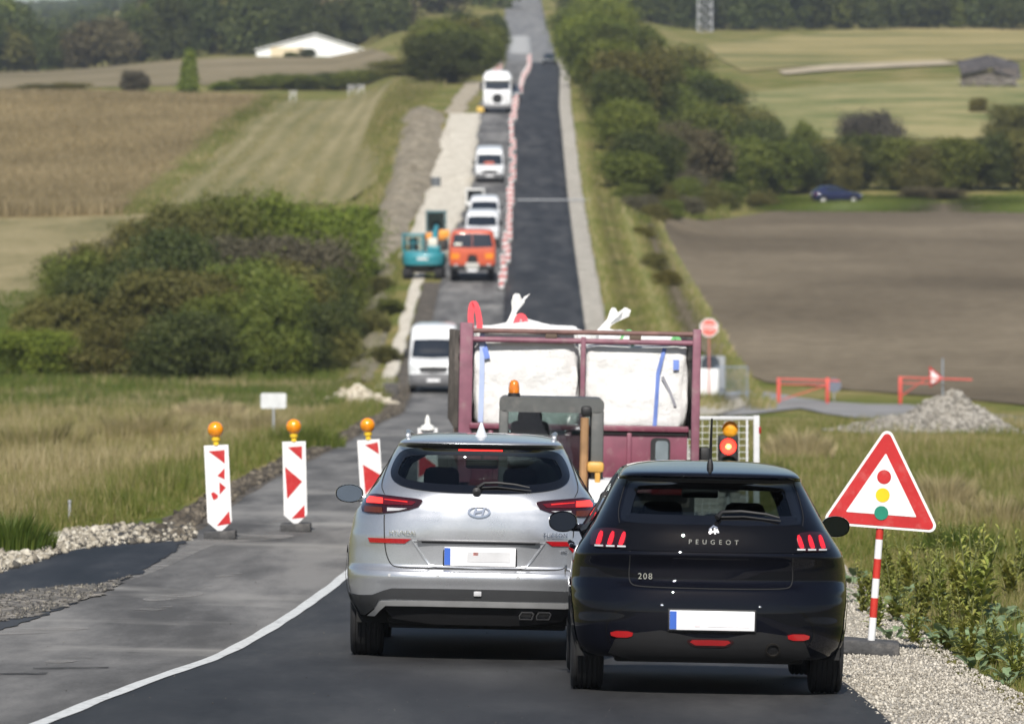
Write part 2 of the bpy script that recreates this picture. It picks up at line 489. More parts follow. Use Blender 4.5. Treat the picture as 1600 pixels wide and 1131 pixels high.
def ground_sheet():
    Ys = np.concatenate([np.array([-350, -250, -180, -120, -80, -50, -35]), np.arange(-25, 60, 1.2), np.arange(60, 300, 2.2),
                         np.arange(300, 800, 4.5), np.arange(800, 1400, 14), np.geomspace(1400, 6000, 26)])
    t = np.linspace(-1, 1, 301)
    u = 0.95*np.sign(t)*np.abs(t)**2.0
    V = []
    for Y in Ys: 
        X = u*(abs(Y) + 60)
        V.append(np.stack([X, np.full_like(X, Y), gz(X, np.full_like(X, Y))], 1))
    V = np.concatenate(V); n = len(t)
    i, j = np.meshgrid(np.arange(len(Ys)-1), np.arange(n-1), indexing='ij')
    a = (i*n+j).ravel()
    F = np.stack([a, a+1, a+n+1, a+n], 1)
    return tag(mesh_np('ground', V, F, M_GROUND, smooth=True), kind='structure')
ground_sheet()

def ribbon(name, Ys, fl, fr, up, mat, ncol=9, wob=0.0, ws=1.0, kind='structure', crown=0.0, skirt=.12):
    Ys = np.asarray(Ys, float); cols = np.linspace(0, 1, ncol)
    l = fl(Ys) + wob*vnoise(Ys, Ys*0+3, ws); r = fr(Ys) + wob*vnoise(Ys, Ys*0+9, ws*.8, 2.0)
    V = []
    ncol2 = ncol + 2
    for k, c in enumerate(np.concatenate([[0], cols, [1]])):
        X = l + (r-l)*c
        z = gz(X, Ys, False) + up + crown*np.sin(np.pi*c)
        if k in (0, ncol2-1): z = z - skirt
        V.append(np.stack([X, Ys, z], 1))
    V = np.stack(V, 1).reshape(-1, 3)
    i, j = np.meshgrid(np.arange(len(Ys)-1), np.arange(ncol2-1), indexing='ij')
    a = (i*ncol2+j).ravel()
    F = np.stack([a, a+1, a+ncol2+1, a+ncol2], 1)
    return tag(mesh_np(name, V, F, mat, smooth=False), kind=kind)

def poly_in(px, py, poly):
    px = np.asarray(px); py = np.asarray(py); ins = np.zeros(px.shape, bool)
    n = len(poly)
    for i in range(n):
        x1, y1 = poly[i]; x2, y2 = poly[(i+1) % n]
        c = ((y1 > py) != (y2 > py)) & (px < (x2-x1)*(py-y1)/((y2-y1) if y2 != y1 else 1e-9) + x1)
        ins ^= c
    return ins

def densify(poly, step):
    out = []
    n = len(poly)
    for i in range(n):
        a = Vector(poly[i]); b = Vector(poly[(i+1) % n]); k = max(1, int(math.ceil((b-a).length/step)))
        for j in range(k): out.append(tuple(a.lerp(b, j/k)))
    return out

def chaikin(pts, it=2, closed=True):
    for _ in range(it):
        o = []; n = len(pts)
        for i in range(n if closed else n-1):
            a = pts[i]; b = pts[(i+1) % n]
            o.append((a[0]*.75+b[0]*.25, a[1]*.75+b[1]*.25)); o.append((a[0]*.25+b[0]*.75, a[1]*.25+b[1]*.75))
        pts = o
    return pts

def tri_fill(outline, stepx, stepy=None):
    stepy = stepy or stepx
    ol = [Vector(p) for p in outline]
    xs = [p[0] for p in outline]; ys = [p[1] for p in outline]
    gx, gy = np.meshgrid(np.arange(min(xs)+stepx*.5, max(xs), stepx), np.arange(min(ys)+stepy*.5, max(ys), stepy))
    gx = gx.ravel(); gy = gy.ravel()
    ins = poly_in(gx, gy, outline)
    A = np.array(outline)
    keep = []
    for x, y in zip(gx[ins], gy[ins]):
        d = np.min(((A[:, 0]-x)/stepx)**2 + ((A[:, 1]-y)/stepy)**2)
        if d > .12: keep.append(Vector((x, y)))
    n = len(ol)
    vs, es, fs, *_ = delaunay_2d_cdt(ol+keep, [(i, (i+1) % n) for i in range(n)], [list(range(n))], 1, 1e-7)
    return [(v[0], v[1]) for v in vs], [list(f) for f in fs]

def field(name, poly, step, up, mat, bumps=True, stepy=None, kind='structure'):
    ol = densify(poly, step)
    vs, fs = tri_fill(ol, step, stepy)
    X = np.array([v[0] for v in vs]); Y = np.array([v[1] for v in vs])
    Z = gz(X, Y, bumps) + up
    F = np.array(fs, np.int32)
    # all faces up
    a, b, c = [np.stack([X, Y], 1)[F[:, k]] for k in range(3)]
    cr = (b-a)[:, 0]*(c-a)[:, 1] - (b-a)[:, 1]*(c-a)[:, 0]
    F[cr < 0] = F[cr < 0][:, ::-1]
    return tag(mesh_np(name, np.stack([X, Y, Z], 1), F, mat, smooth=True), kind=kind)

YS_N = np.concatenate([np.arange(-60, 20, 4), np.arange(20, 70, .5), np.arange(70, 300, 2), np.arange(300, 760, 3)])
YS_F = np.concatenate([np.arange(748, 1400, 6)])
ribbon('road', YS_N, XL, lambda y: XC(y)+.06, .030, M_OLD, wob=.03, ws=2.0)
ribbon('new_lane', YS_N, lambda y: XC(y)-.02, XR, .034, M_NEW, wob=.02, ws=1.6)
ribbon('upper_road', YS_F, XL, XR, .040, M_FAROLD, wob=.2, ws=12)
ribbon('patched_road', np.arange(800, 900, 5), lambda y: XL(y)+.6, lambda y: XC(y)+.4, .060, pm('pale_patch', (.36, .36, .35), .8), ncol=4)
ribbon('centre_line', np.arange(20, 66, .12), lambda y: XC(y)-.055-.0003*(y-31), lambda y: XC(y)+.042+.0002*(y-31), .0385, M_WHITE_LINE, ncol=2, wob=.009, ws=.8, skirt=0)
ribbon('gravel_shoulder', np.concatenate([np.arange(-60, 24, 4), np.arange(24, 90, .4), np.arange(90, 780, 2.5)]), lambda y: XR(y)-.05, lambda y: XR(y)+.92+.12*sstep(200, 300, y), .022, M_GRAVEL, ncol=6, wob=.10, ws=1.3)
ribbon('soil_edge', np.arange(62, 300, 1.2), lambda y: XL(y)-.55-.35*sstep(150, 220, y), lambda y: XL(y)+.05, .022, M_SOIL, ncol=6, wob=.14, ws=1.1)
ribbon('pale_edge_strip', np.arange(222, 312, 1.5), lambda y: XL(y)-1.55, lambda y: XL(y)-.95, .03, M_SAND, ncol=4, wob=.10, ws=4)
ribbon('excavated_shoulder', np.arange(322, 478, 2), lambda y: XL(y)-2.75+.5*sstep(400, 470, y), lambda y: XL(y)+.45*sstep(340, 400, y), .05, M_SAND, ncol=7, wob=.2, ws=5)
ribbon('sandy_bank', np.arange(476, 600, 3), lambda y: XL(y)-2.6, lambda y: XL(y)-1.0+.4*sstep(500, 560, y), .05, mat_gravel('bank_sand', [(.25, (.24, .20, .14)), (.5, (.33, .28, .20)), (.75, (.43, .38, .29))], scale=3.0), ncol=5, wob=.3, ws=7)
field('stop_line', [(.3, 383.2), (XR(384)+1.6, 383.2), (XR(384)+1.6, 384.2), (.3, 384.2)], .5, .075, M_WHITE_LINE)
# fresh black patch at the left edge and its gritty margin
def jag(poly, step, amp, seed):
    rg = np.random.default_rng(seed)
    return [(x + amp*rg.normal()*.5 + amp*float(vnoise(x, y, .35, seed)), y + 2.5*amp*rg.normal()*.5 + 2*amp*float(vnoise(y, x, .5, seed+1))) for x, y in densify(poly, step)]
PATCH = [hit(*p) for p in [(-60, 925), (0, 899), (110, 864), (200, 853), (292, 849), (262, 872), (215, 902), (150, 930), (95, 958), (0, 990), (-60, 1004)]]
field('fresh_patch', jag(PATCH, .22, .035, 3), .4, .037, M_BLACK)
GRIT = [hit(*p) for p in [(-60, 948), (20, 932), (90, 923), (160, 918), (205, 904), (165, 930), (110, 950), (40, 972), (-60, 990)]]
field('grit_strip', jag(GRIT, .15, .05, 4), .25, .041, mat_gravel('dark_grit', [(.3, (.05, .048, .045)), (.5, (.12, .11, .095)), (.75, (.30, .27, .23))], scale=14))
STONY = [hit(*p) for p in [(-60, 905), (0, 868), (60, 846), (110, 832), (200, 826), (300, 826), (305, 845), (292, 850), (200, 855), (110, 866), (0, 902), (-60, 930)]]
field('stony_edge', jag(STONY, .2, .05, 5), .3, .034, M_GRAVEL)
# side road on the right
field('side_road', [hit(*p) for p in [(1085, 632), (1160, 608), (1290, 628), (1420, 633), (1700, 655), (1700, 676), (1560, 662), (1400, 655), (1250, 640), (1140, 648), (1085, 650)]], 2.0, .05, pm('side_road_asphalt', (.21, .205, .20), .8, var=.15, scale=.6))
field('roadside_slab', [hit(*p) for p in [(1080, 640), (1165, 622), (1168, 634), (1085, 655)]], 1.0, .10, pm('pale_slab', (.36, .33, .27), .9, var=.2, scale=1.0))

M_GRAIN = mat_field('ripe_crop', [(.25, (.15, .108, .040)), (.5, (.25, .182, .072)), (.75, (.36, .268, .115))], nscale=.06, fine=1.5, stretch=(1, .35, 1))
M_STRIP = mat_field('stubble_rows', [(.22, (.10, .105, .040)), (.42, (.165, .152, .068)), (.62, (.225, .195, .098)), (.8, (.30, .26, .145))], rowscale=.15, rowamt=.16, nscale=.05, fine=1.2, stretch=(1.5, .25, 1))
M_PLOUGH = mat_field('ploughed_soil', [(.22, (.068, .054, .036)), (.45, (.120, .097, .066)), (.62, (.160, .131, .090)), (.8, (.225, .186, .130))], rowscale=.16, rowdir=R(-80), rowamt=.20, nscale=.035, fine=1.1, stretch=(1, .6, 1), dist=.3)
M_DRY = mat_field('dry_meadow_grass', [(.25, (.10, .10, .04)), (.5, (.21, .18, .09)), (.75, (.30, .25, .14))], nscale=.2, fine=2.0, stretch=(1, .4, 1))
M_FARF = mat_field('far_field_soil', [(.25, (.125, .105, .058)), (.5, (.19, .158, .095)), (.75, (.26, .215, .14))], nscale=.03, fine=.6)
M_HILL = mat_field('hill_pasture', [(.34, (.115, .125, .042)), (.47, (.22, .195, .078)), (.60, (.33, .27, .125))], nscale=.045, fine=.35, stretch=(.4, 1, 1))
M_PALEG = mat_field('pale_pasture', [(.34, (.105, .130, .042)), (.48, (.190, .190, .075)), (.62, (.29, .255, .12))], nscale=.07, fine=.4)
M_TRACK = pm('dry_track', (.37, .31, .21), .95, var=.2, scale=.3)
field('ripe_field', [(-27.6, 404), (-27.4, 646), (-95, 640), (-95, 404)], 4.0, .07, M_GRAIN, stepy=6)
field('stubble_field', [(-26.6, 408), (-26.4, 632), (-10.5, 625), (-9.2, 500), (-9.8, 415)], 3.0, .07, M_STRIP, stepy=6)
field('dry_meadow', [(-27.5, 318), (-25.5, 404), (-95, 404), (-80, 318)], 3.0, .06, M_DRY)
field('far_field', [(-110, 698), (-14, 706), (-16, 780), (-22, 890), (-110, 918)], 8.0, .10, M_FARF)
PL = [hit(*p) for p in [(1012, 352), (1060, 338), (1250, 324), (1450, 320), (1900, 318), (1900, 660), (1600, 634), (1480, 619), (1330, 608), (1200, 597), (1110, 560), (1050, 500), (1030, 420)]]
field('ploughed_field', PL, 2.5, .05, M_PLOUGH, stepy=5)
field('pale_meadow', [hit(*p) for p in [(1140, 150), (1300, 133), (1480, 125), (1900, 120), (1900, 215), (1150, 215)]], 6.0, .15, M_PALEG)
field('dry_track', [hit(*p) for p in [(1215, 112), (1300, 104), (1470, 98), (1500, 104), (1300, 112), (1225, 118)]], 6.0, .25, M_TRACK)
field('hill_pasture', [hit(*p) for p in [(1100, 68), (1350, 48), (1900, 22), (1900, 95), (1480, 97), (1300, 103), (1160, 112), (1120, 92)]], 8.0, .15, M_HILL)

# berm of dug earth along the left shoulder
def berm(name, Ys, xc, hw, h, mat, seed):
    Ys = np.asarray(Ys, float); cols = np.linspace(-1, 1, 23)
    V = []
    for c in cols:
        X = xc(Ys) + hw*c*(1 + .2*vnoise(Ys, Ys*0+seed, 6))
        prof_ = np.clip(1 - abs(c)**1.8, 0, 1)
        Z = gz(X, Ys, False) - .12 + h*prof_*(.75 + .35*vnoise(X, Ys, 5, seed) + .25*vnoise(X, Ys, 1.3, seed+2))
        V.append(np.stack([X, Ys, Z], 1))
    V = np.stack(V, 1).reshape(-1, 3); n = len(cols)
    i, j = np.meshgrid(np.arange(len(Ys)-1), np.arange(n-1), indexing='ij'); a = (i*n+j).ravel()
    return tag(mesh_np(name, V, np.stack([a, a+1, a+n+1, a+n], 1), mat, smooth=True), kind='structure')
M_BERM = mat_gravel('berm_earth', [(.25, (.13, .108, .070)), (.5, (.21, .178, .125)), (.75, (.30, .26, .19))], scale=2.2, bump=.7, dist=.15)
berm('earth_berm', np.arange(318, 478, 1.2), lambda y: XL(y)-4.3+.4*np.sin(y/30), 1.8, .85, M_BERM, 2.0)
berm('earth_bank', np.arange(232, 320, 1.2), lambda y: XL(y)-2.6-1.0*sstep(250, 320, y), .9, .5, mat_gravel('grassy_earth', [(.25, (.09, .085, .045)), (.5, (.16, .14, .085)), (.75, (.23, .20, .13))], scale=2.2, dist=.15), 5.0)

# ------------------------------------------------------------------ loose stone
CUBE = np.array([(-1, -1, -1), (1, -1, -1), (1, 1, -1), (-1, 1, -1), (-1, -1, 1), (1, -1, 1), (1, 1, 1), (-1, 1, 1)], float)*.62
OCTA = np.array([(0, 0, -1.), (0, 0, 1.), (1, 0, 0), (-1, 0, 0), (0, 1, 0), (0, -1, 0)])
CF = np.array([(0, 3, 2, 1), (4, 5, 6, 7), (0, 1, 5, 4), (1, 2, 6, 5), (2, 3, 7, 6), (3, 0, 4, 7)])
def stones(name, P, S, mat, label, cat, kind='stuff', rng=RNG, tints=None):
    n = len(P)
    q = rng.normal(size=(n, 4)); q /= np.linalg.norm(q, axis=1)[:, None]
    w, x, y, z = q.T
    Rm = np.stack([1-2*(y*y+z*z), 2*(x*y-w*z), 2*(x*z+w*y), 2*(x*y+w*z), 1-2*(x*x+z*z), 2*(y*z-w*x), 2*(x*z-w*y), 2*(y*z+w*x), 1-2*(x*x+y*y)], 1).reshape(n, 3, 3)
    base = CUBE[None] * rng.uniform(.55, 1.25, (n, 8, 1)) * rng.uniform(.6, 1.2, (n, 1, 3))
    V = np.einsum('nij,nkj->nki', Rm, base)*np.asarray(S)[:, None, None] + P[:, None, :]
    F = (CF[None] + 8*np.arange(n)[:, None, None]).reshape(-1, 4)
    tn = rng.random(n) if tints is None else tints
    o = mesh_np(name, V.reshape(-1, 3), F, mat, tint=np.repeat(tn, 6))
    return tag(o, label, cat, kind=kind)

def mat_stone(name, stops):
    m, nt, b = nodes_of(name); L = nt.links.new
    a = nt.nodes.new('ShaderNodeAttribute'); a.attribute_name = 'tint'
    r = ramp(nt, stops); L(a.outputs['Fac'], r.inputs['Fac']); L(r.outputs['Color'], b.inputs['Base Color']); b.inputs['Roughness'].default_value = .9
    return m
M_PEB = mat_stone('pebbles', [(0, (.19, .17, .14)), (.5, (.37, .34, .285)), (1, (.54, .50, .43))])
M_RUB = mat_stone('rubble_stones', [(0, (.03, .03, .031)), (.35, (.20, .175, .135)), (.75, (.36, .325, .26)), (1, (.50, .465, .39))])
M_GRITST = mat_stone('grit_stones', [(0, (.03, .03, .03)), (.6, (.10, .092, .08)), (1, (.24, .22, .18))])
n = 20000
Y = RNG.uniform(29, 62, n)**1.0; X = XR(Y) + RNG.beta(1.2, 1.1, n)*1.12 - .04
stones('loose_gravel', np.stack([X, Y, gz(X, Y, False)+.028], 1), RNG.uniform(.004, .0165, n)*RNG.uniform(.7, 1.2, n), M_PEB, 'pale loose gravel strewn along the right road edge', 'gravel')
def in_poly(poly, n):
    P = np.array(poly); out = []
    while len(out) < n:
        q = RNG.uniform(P.min(0), P.max(0), (n*3, 2)); out += list(q[poly_in(q[:, 0], q[:, 1], poly)])
    return np.array(out[:n])
q = in_poly(STONY, 3600)
stones('rubble', np.stack([q[:, 0], q[:, 1], gz(q[:, 0], q[:, 1], False)+.04+RNG.random(3600)*.02], 1), np.clip(np.exp(RNG.normal(-4.15, .65, 3600)), .006, .060), M_RUB, 'pale broken stone and black asphalt crumbs along the left road edge', 'rubble', tints=np.where(RNG.random(3600) < .50*sstep(110, 260, 800+q[:, 0]/q[:, 1]*FPX)+.06, .12*RNG.random(3600), .3+.7*RNG.random(3600)))
n = 1500; Y = RNG.uniform(30.5, 64, n); X = XL(Y)+(XR(Y)-XL(Y))*RNG.random(n); k_ = (vnoise(X, Y, 1.1, 2.0) > .05) | (XR(Y)-X < .35); X, Y = X[k_], Y[k_]; n = len(X)
stones('road_grit', np.stack([X, Y, gz(X, Y, False)+.038], 1), RNG.uniform(.0015, .0045, n)*RNG.uniform(.6, 1.3, n), M_GRITST, 'fine pale grit scattered over the asphalt', 'grit')
q = in_poly(GRIT, 700)
stones('grit', np.stack([q[:, 0], q[:, 1], gz(q[:, 0], q[:, 1], False)+.045], 1), RNG.uniform(.006, .018, 700), M_GRITST, 'grey grit left on the black asphalt patch', 'grit')

def heap(name, c, rx, ry, h, mat, label, cat, seed, nst, smin, smax, mst):
    """a heap of stone: a rough cone with stones lying on it, one mesh"""
    rng = np.random.default_rng(seed)
    na, nr = 64, 22
    V = []; 
    def surf(a, r):
        x = r*np.cos(a)*rx; y = r*np.sin(a)*ry
        k = 1 + .18*np.sin(a*2+seed) + .1*np.sin(a*5+seed*2)
        z = h*np.clip(1-r, 0, 1)**1.15*(1+.10*np.sin(a*3+r*9+seed)) + .05*h*vnoise(x, y, .5, seed)*(r < .97)
        return x*k, y*k, z
    rr = np.linspace(0, 1, nr)
    for r in rr:
        a = np.linspace(0, 2*np.pi, na, endpoint=False); V.append(np.stack(surf(a, np.full(na, r)), 1))
    V = np.concatenate(V)
    X = V[:, 0]+c[0]; Y = V[:, 1]+c[1]; g = gz(X, Y)
    i, j = np.meshgrid(np.arange(nr-1), np.arange(na), indexing='ij')
    F = np.stack([i*na+j, (i+1)*na+j, (i+1)*na+(j+1) % na, i*na+(j+1) % na], -1).reshape(-1, 4)
    a = rng.uniform(0, 6.283, nst); r = np.sqrt(rng.random(nst))*1.08
    x, y, z = surf(a, np.minimum(r, .999)); z = np.where(r > 1, .02, z)
    P = np.stack([x+c[0], y+c[1], z+gz(x+c[0], y+c[1])], 1)
    S = rng.uniform(smin, smax, nst)
    base = CUBE[None]*rng.uniform(.55, 1.3, (nst, 8, 1))*rng.uniform(.6, 1.2, (nst, 1, 3))
    th = rng.uniform(0, 6.28, nst); ct, st = np.cos(th), np.sin(th)
    bx = base[:, :, 0]*ct[:, None]-base[:, :, 1]*st[:, None]; by = base[:, :, 0]*st[:, None]+base[:, :, 1]*ct[:, None]
    V2 = np.stack([bx, by*.8+base[:, :, 2]*.4, base[:, :, 2]*.8-by*.4], 2)*S[:, None, None]+P[:, None, :]
    F2 = (CF[None]+8*np.arange(nst)[:, None, None]).reshape(-1, 4)+len(V)
    Vall = np.concatenate([np.stack([X, Y, V[:, 2]+g-.03], 1), V2.reshape(-1, 3)]); Fall = np.concatenate([F, F2])
    o = mesh_np(name, Vall, Fall, [mst], tint=np.concatenate([np.full(len(F), .5), np.repeat(rng.random(nst), 6)]))
    return tag(o, label, cat)
M_PILE = mat_stone('pile_stone', [(0, (.16, .15, .13)), (.5, (.27, .25, .215)), (1, (.40, .375, .33))])
M_PALER = mat_stone('pale_rock', [(0, (.30, .26, .19)), (.5, (.45, .40, .31)), (1, (.58, .53, .43))])
cx, cy = hit(1487, 676)
heap('gravel_pile', (cx, cy), 1.70, 2.2, 1.02, None, 'tall pointed heap of grey crushed stone beside the side road', 'stone heap', 3, 2600, .02, .075, M_PILE)
cx, cy = hit(1400, 676)
heap('gravel_spread', (cx, cy), 1.9, 1.3, .34, None, 'low flat spill of pale stone left of the tall stone heap', 'stone heap', 5, 900, .02, .06, M_PILE)
cx, cy = hit(556, 629)
heap('rock_heap', (cx, cy), 1.3, 1.6, .62, None, 'low heap of pale rock left of the oncoming white van', 'stone heap', 8, 500, .04, .14, M_PALER)

# dusty drag marks on the old lane, thin skins of dried mud
def thin_skin(name, col, lo, hi, amt):
    """dried mud or rubber lying in broken streaks, the road showing through the gaps"""
    m, nt, b = nodes_of(name); L = nt.links.new
    b.inputs['Base Color'].default_value = c4(col); b.inputs['Roughness'].default_value = .9
    n = N(nt, 'ShaderNodeTexNoise', Scale=3.0, Detail=7.0, Roughness=.7); L(coords(nt, scale=(.5, 1.0, 1)), n.inputs['Vector'])
    r = ramp(nt, [(lo, (0, 0, 0)), (hi, (amt,)*3)]); L(n.outputs['Fac'], r.inputs['Fac'])
    t = nt.nodes.new('ShaderNodeBsdfTransparent'); x = nt.nodes.new('ShaderNodeMixShader')
    L(r.outputs['Color'], x.inputs[0]); L(t.outputs[0], x.inputs[1]); L(b.outputs[0], x.inputs[2]); L(x.outputs[0], nt.nodes['Material Output'].inputs['Surface'])
    return m
M_DUST = thin_skin('dried_mud', (.27, .26, .245), .38, .64, .85)
M_DUST2 = thin_skin('dried_mud_faint', (.25, .24, .225), .46, .66, .8)
for k, (pts, mt) in enumerate([([(300, 852), (345, 838), (420, 836), (470, 842), (420, 848), (350, 852), (318, 862), (262, 890), (205, 912), (188, 912), (238, 890)], M_DUST),
        ([(215, 941), (262, 934), (312, 931), (322, 934), (280, 941), (235, 946)], M_DUST), ([(-40, 994), (40, 988), (118, 985), (150, 988), (70, 996), (-40, 1000)], M_DUST),
        ([(300, 924), (330, 920), (332, 923), (304, 928)], M_DUST2), ([(400, 820), (470, 812), (560, 815), (470, 820)], M_DUST2), ([(480, 770), (545, 764), (560, 768), (500, 775)], M_DUST2),
        ([(190, 960), (260, 952), (275, 955), (210, 965)], M_DUST2), ([(330, 905), (372, 899), (380, 902), (345, 909)], M_DUST2), ([(60, 1040), (130, 1031), (150, 1034), (85, 1046)], M_DUST2)]):
    field('dust_streak', chaikin([hit(*p) for p in pts], 2), .6, .0335 + .0002*k, mt)
for pts in ([(50, 1050), (170, 1049), (165, 1052), (50, 1053)], [(-20, 1060), (75, 1057), (70, 1061), (-20, 1063)]):
    field('tyre_mark', [hit(*p) for p in pts], .6, .0350, thin_skin('tyre_black', (.02, .02, .02), .42, .6, .8))

# clods along the dug edge of the old lane
M_CLOD = mat_stone('soil_clods', [(0, (.030, .025, .019)), (.6, (.075, .062, .046)), (1, (.16, .135, .10))])
n = 3600; Y = np.exp(RNG.uniform(math.log(61), math.log(230), n)); X = XL(Y) - .12 - (.38+.3*sstep(120, 220, Y))*RNG.random(n)
stones('soil_clods', np.stack([X, Y, gz(X, Y, False)+.03], 1), np.clip(np.exp(RNG.normal(-3.3, .5, n)), .01, .10), M_CLOD, 'dark clods of dug soil along the left edge of the old lane', 'soil')
# ------------------------------------------------------------------ body shells: stacked plan outlines with rounded ends
class Shell:
    """rows: (z, half width, y of the near end, near cap depth, near exponent, y of the far end, far cap depth)"""
    def __init__(self, rows, nfar=2.6):
        a = np.array(rows, float); self.z0, self.z1 = a[0, 0], a[-1, 0]; self.ctrl = a[:, 0]
        z = a[:, 0]
        self.W, self.Y0, self.D, self.NE, self.Y1, self.D1 = [Pchip(z, a[:, k]) for k in range(1, 7)]
        self.nf = nfar
    def rear(self, x, z, off=0.0):
        """point on the near end at (x, z), pushed out along its normal"""
        def s(x, z):
            w = float(self.W(z)); t = min(abs(x)/w, .9995); n = float(self.NE(z))
            return float(self.Y0(z)) + float(self.D(z))*(1-(1-t**n)**(1/n))
        y = s(x, z)
        if off:
            e = .004
            gx = (s(x+e, z)-s(x-e, z))/(2*e); gz_ = (s(x, z+e)-s(x, z-e))/(2*e)
            n = Vector((gx, -1, gz_)).normalized()
            return Vector((x, y, z)) + n*off
        return Vector((x, y, z))
    def side(self, y, z, off=0.0, sgn=1):
        def s(y, z):
            w = float(self.W(z)); y0 = float(self.Y0(z)); D = float(self.D(z)); y1 = float(self.Y1(z)); D1 = float(self.D1(z)); n = float(self.NE(z))
            if y < y0+D:
                t = min(max((y0+D-y)/D, 0), .9995); return w*(1-t**n)**(1/n)
            if y > y1-D1:
                t = min(max((y-y1+D1)/D1, 0), .9995); return w*(1-t**self.nf)**(1/self.nf)
            return w
        x = s(y, z); e = .004
        gy = (s(y+e, z)-s(y-e, z))/(2*e); gz_ = (s(y, z+e)-s(y, z-e))/(2*e)
        n = Vector((1, -gy, -gz_)).normalized()
        p = Vector((x, y, z)) + n*off
        return Vector((sgn*p.x, p.y, p.z))
    def far(self, x, z, off=0.0):
        w = float(self.W(z)); t = min(abs(x)/w, .9995)
        y = float(self.Y1(z)) - float(self.D1(z))*(1-(1-t**self.nf)**(1/self.nf))
        return Vector((x, y+off, z))
    def grid(self, levels, nr=36, ns=70, nf=24):
        z = np.asarray(levels)[:, None]
        w, y0, D, n, y1, D1 = [f(z) for f in (self.W, self.Y0, self.D, self.NE, self.Y1, self.D1)]
        t = np.linspace(0, np.pi/2, nr)[None, :]
        xr = w*np.sin(t)**(2/n); yr = y0 + D*(1-np.cos(t)**(2/n))
        s = np.linspace(0, 1, ns+2)[None, 1:-1]
        xs = w + 0*s; ys = (y0+D) + ((y1-D1)-(y0+D))*s
        t2 = np.linspace(np.pi/2, 0, nf)[None, :]
        xf = w*np.sin(t2)**(2/self.nf); yf = y1 - D1*(1-np.cos(t2)**(2/self.nf))
        X = np.concatenate([xr, xs, xf], 1); Y = np.concatenate([yr, ys, yf], 1)
        return X, Y, np.broadcast_to(z, X.shape)
    def build(self, name, levels, mats, parent, nr=36, ns=70, nf=24, cut=None, shrink=0.0, cap=True):
        """cut(x, y, z, zone) -> True where the shell is open; zone 0 near end, 1 side, 2 far end"""
        X, Y, Z = self.grid(levels, nr, ns, nf)
        if shrink:
            X = np.maximum(X-shrink, 0); mid = .5*(Y.min()+Y.max())
            Y = Y + np.sign(mid-Y)*shrink*.7; Z = Z-shrink*.6
        nl, npt = X.shape
        zone = np.concatenate([np.zeros(nr), np.ones(ns), np.full(nf, 2)])
        V = np.concatenate([np.stack([X, Y, Z], -1).reshape(-1, 3), np.stack([-X, Y, Z], -1).reshape(-1, 3)])
        h = nl*npt
        i, j = np.meshgrid(np.arange(nl-1), np.arange(npt-1), indexing='ij')
        a = (i*npt+j).ravel(); q = np.stack([a, a+1, a+npt+1, a+npt], 1)
        F = np.concatenate([q, (q+h)[:, ::-1]])
        C = V[F].mean(1); zn = np.concatenate([zone[j.ravel()]]*2)
        if cut is not None:
            F = F[~cut(C[:, 0], C[:, 1], C[:, 2], zn)]
        if cap:
            k = np.arange(npt-1); t = (nl-1)*npt
            F = np.concatenate([F, np.stack([t+k, t+k+1, h+t+k+1, h+t+k], 1)])
        me = bpy.data.meshes.new(name)
        bm = bmesh.new()
        used = np.unique(F); idx = -np.ones(len(V), int)
        bv = []
        for n_, u in enumerate(used): bv.append(bm.verts.new(V[u])); idx[u] = n_
        for f in F:
            try: bm.faces.new([bv[idx[u]] for u in f])
            except ValueError: pass
        bmesh.ops.remove_doubles(bm, verts=bm.verts[:], dist=.0004)
        bmesh.ops.recalc_face_normals(bm, faces=bm.faces[:])
        bm.to_mesh(me); bm.free()
        for m in (mats if isinstance(mats, (list, tuple)) else [mats]): me.materials.append(m)
        me.polygons.foreach_set('use_smooth', [True]*len(me.polygons))
        me.set_sharp_from_angle(angle=R(50))
        o = bpy.data.objects.new(name, me); COL.objects.link(o); o.parent = parent
        return o

def patch(mb, outline, mapf, off, step=.03, thick=.006, mat=0):
    """a skin piece lying on a surface: outline in surface coordinates, with a short rim"""
    ol = densify(outline, step)
    vs, fs = tri_fill(ol, step)
    nb = len(ol)
    P = [mapf(a, b, off) for a, b in vs]
    base = len(mb.v)
    mb.add(P, fs, mat)
    # rim
    inner = [mapf(a, b, off-thick) for a, b in ol]
    mb.add([mapf(a, b, off) for a, b in ol] + inner, [[i, (i+1) % nb, nb+(i+1) % nb, nb+i] for i in range(nb)], mat)
    return mb

def band(mb, outer, inner, mapf, off, mat=0, sub=3, thick=.006):
    """closed band between two outlines with the same number of points"""
    n = len(outer); rows = []
    for k in range(sub+1):
        t = k/sub
        rows.append([mapf(o[0]+(i_[0]-o[0])*t, o[1]+(i_[1]-o[1])*t, off) for o, i_ in zip(outer, inner)])
    rows.insert(0, [mapf(o[0], o[1], off-thick) for o in outer])
    rows.append([mapf(o[0], o[1], off-thick) for o in inner])
    vs = [p for r in rows for p in r]
    fs = [[a*n+i, a*n+(i+1) % n, (a+1)*n+(i+1) % n, (a+1)*n+i] for a in range(len(rows)-1) for i in range(n)]
    return mb.add(vs, fs, mat)

def strip_line(mb, pts, wd, mapf, off, mat=0):
    """a thin raised or dark line along surface points"""
    n = len(pts); vs = []; fs = []
    for i, p in enumerate(pts):
        a = Vector(pts[max(i-1, 0)]); b = Vector(pts[min(i+1, n-1)]); d = (b-a).normalized(); nn = Vector((-d.y, d.x))*wd/2
        vs.append(mapf(p[0]+nn.x, p[1]+nn.y, off)); vs.append(mapf(p[0]-nn.x, p[1]-nn.y, off))
    for i in range(n-1): fs.append([2*i, 2*i+1, 2*i+3, 2*i+2])
    return mb.add(vs, fs, mat)

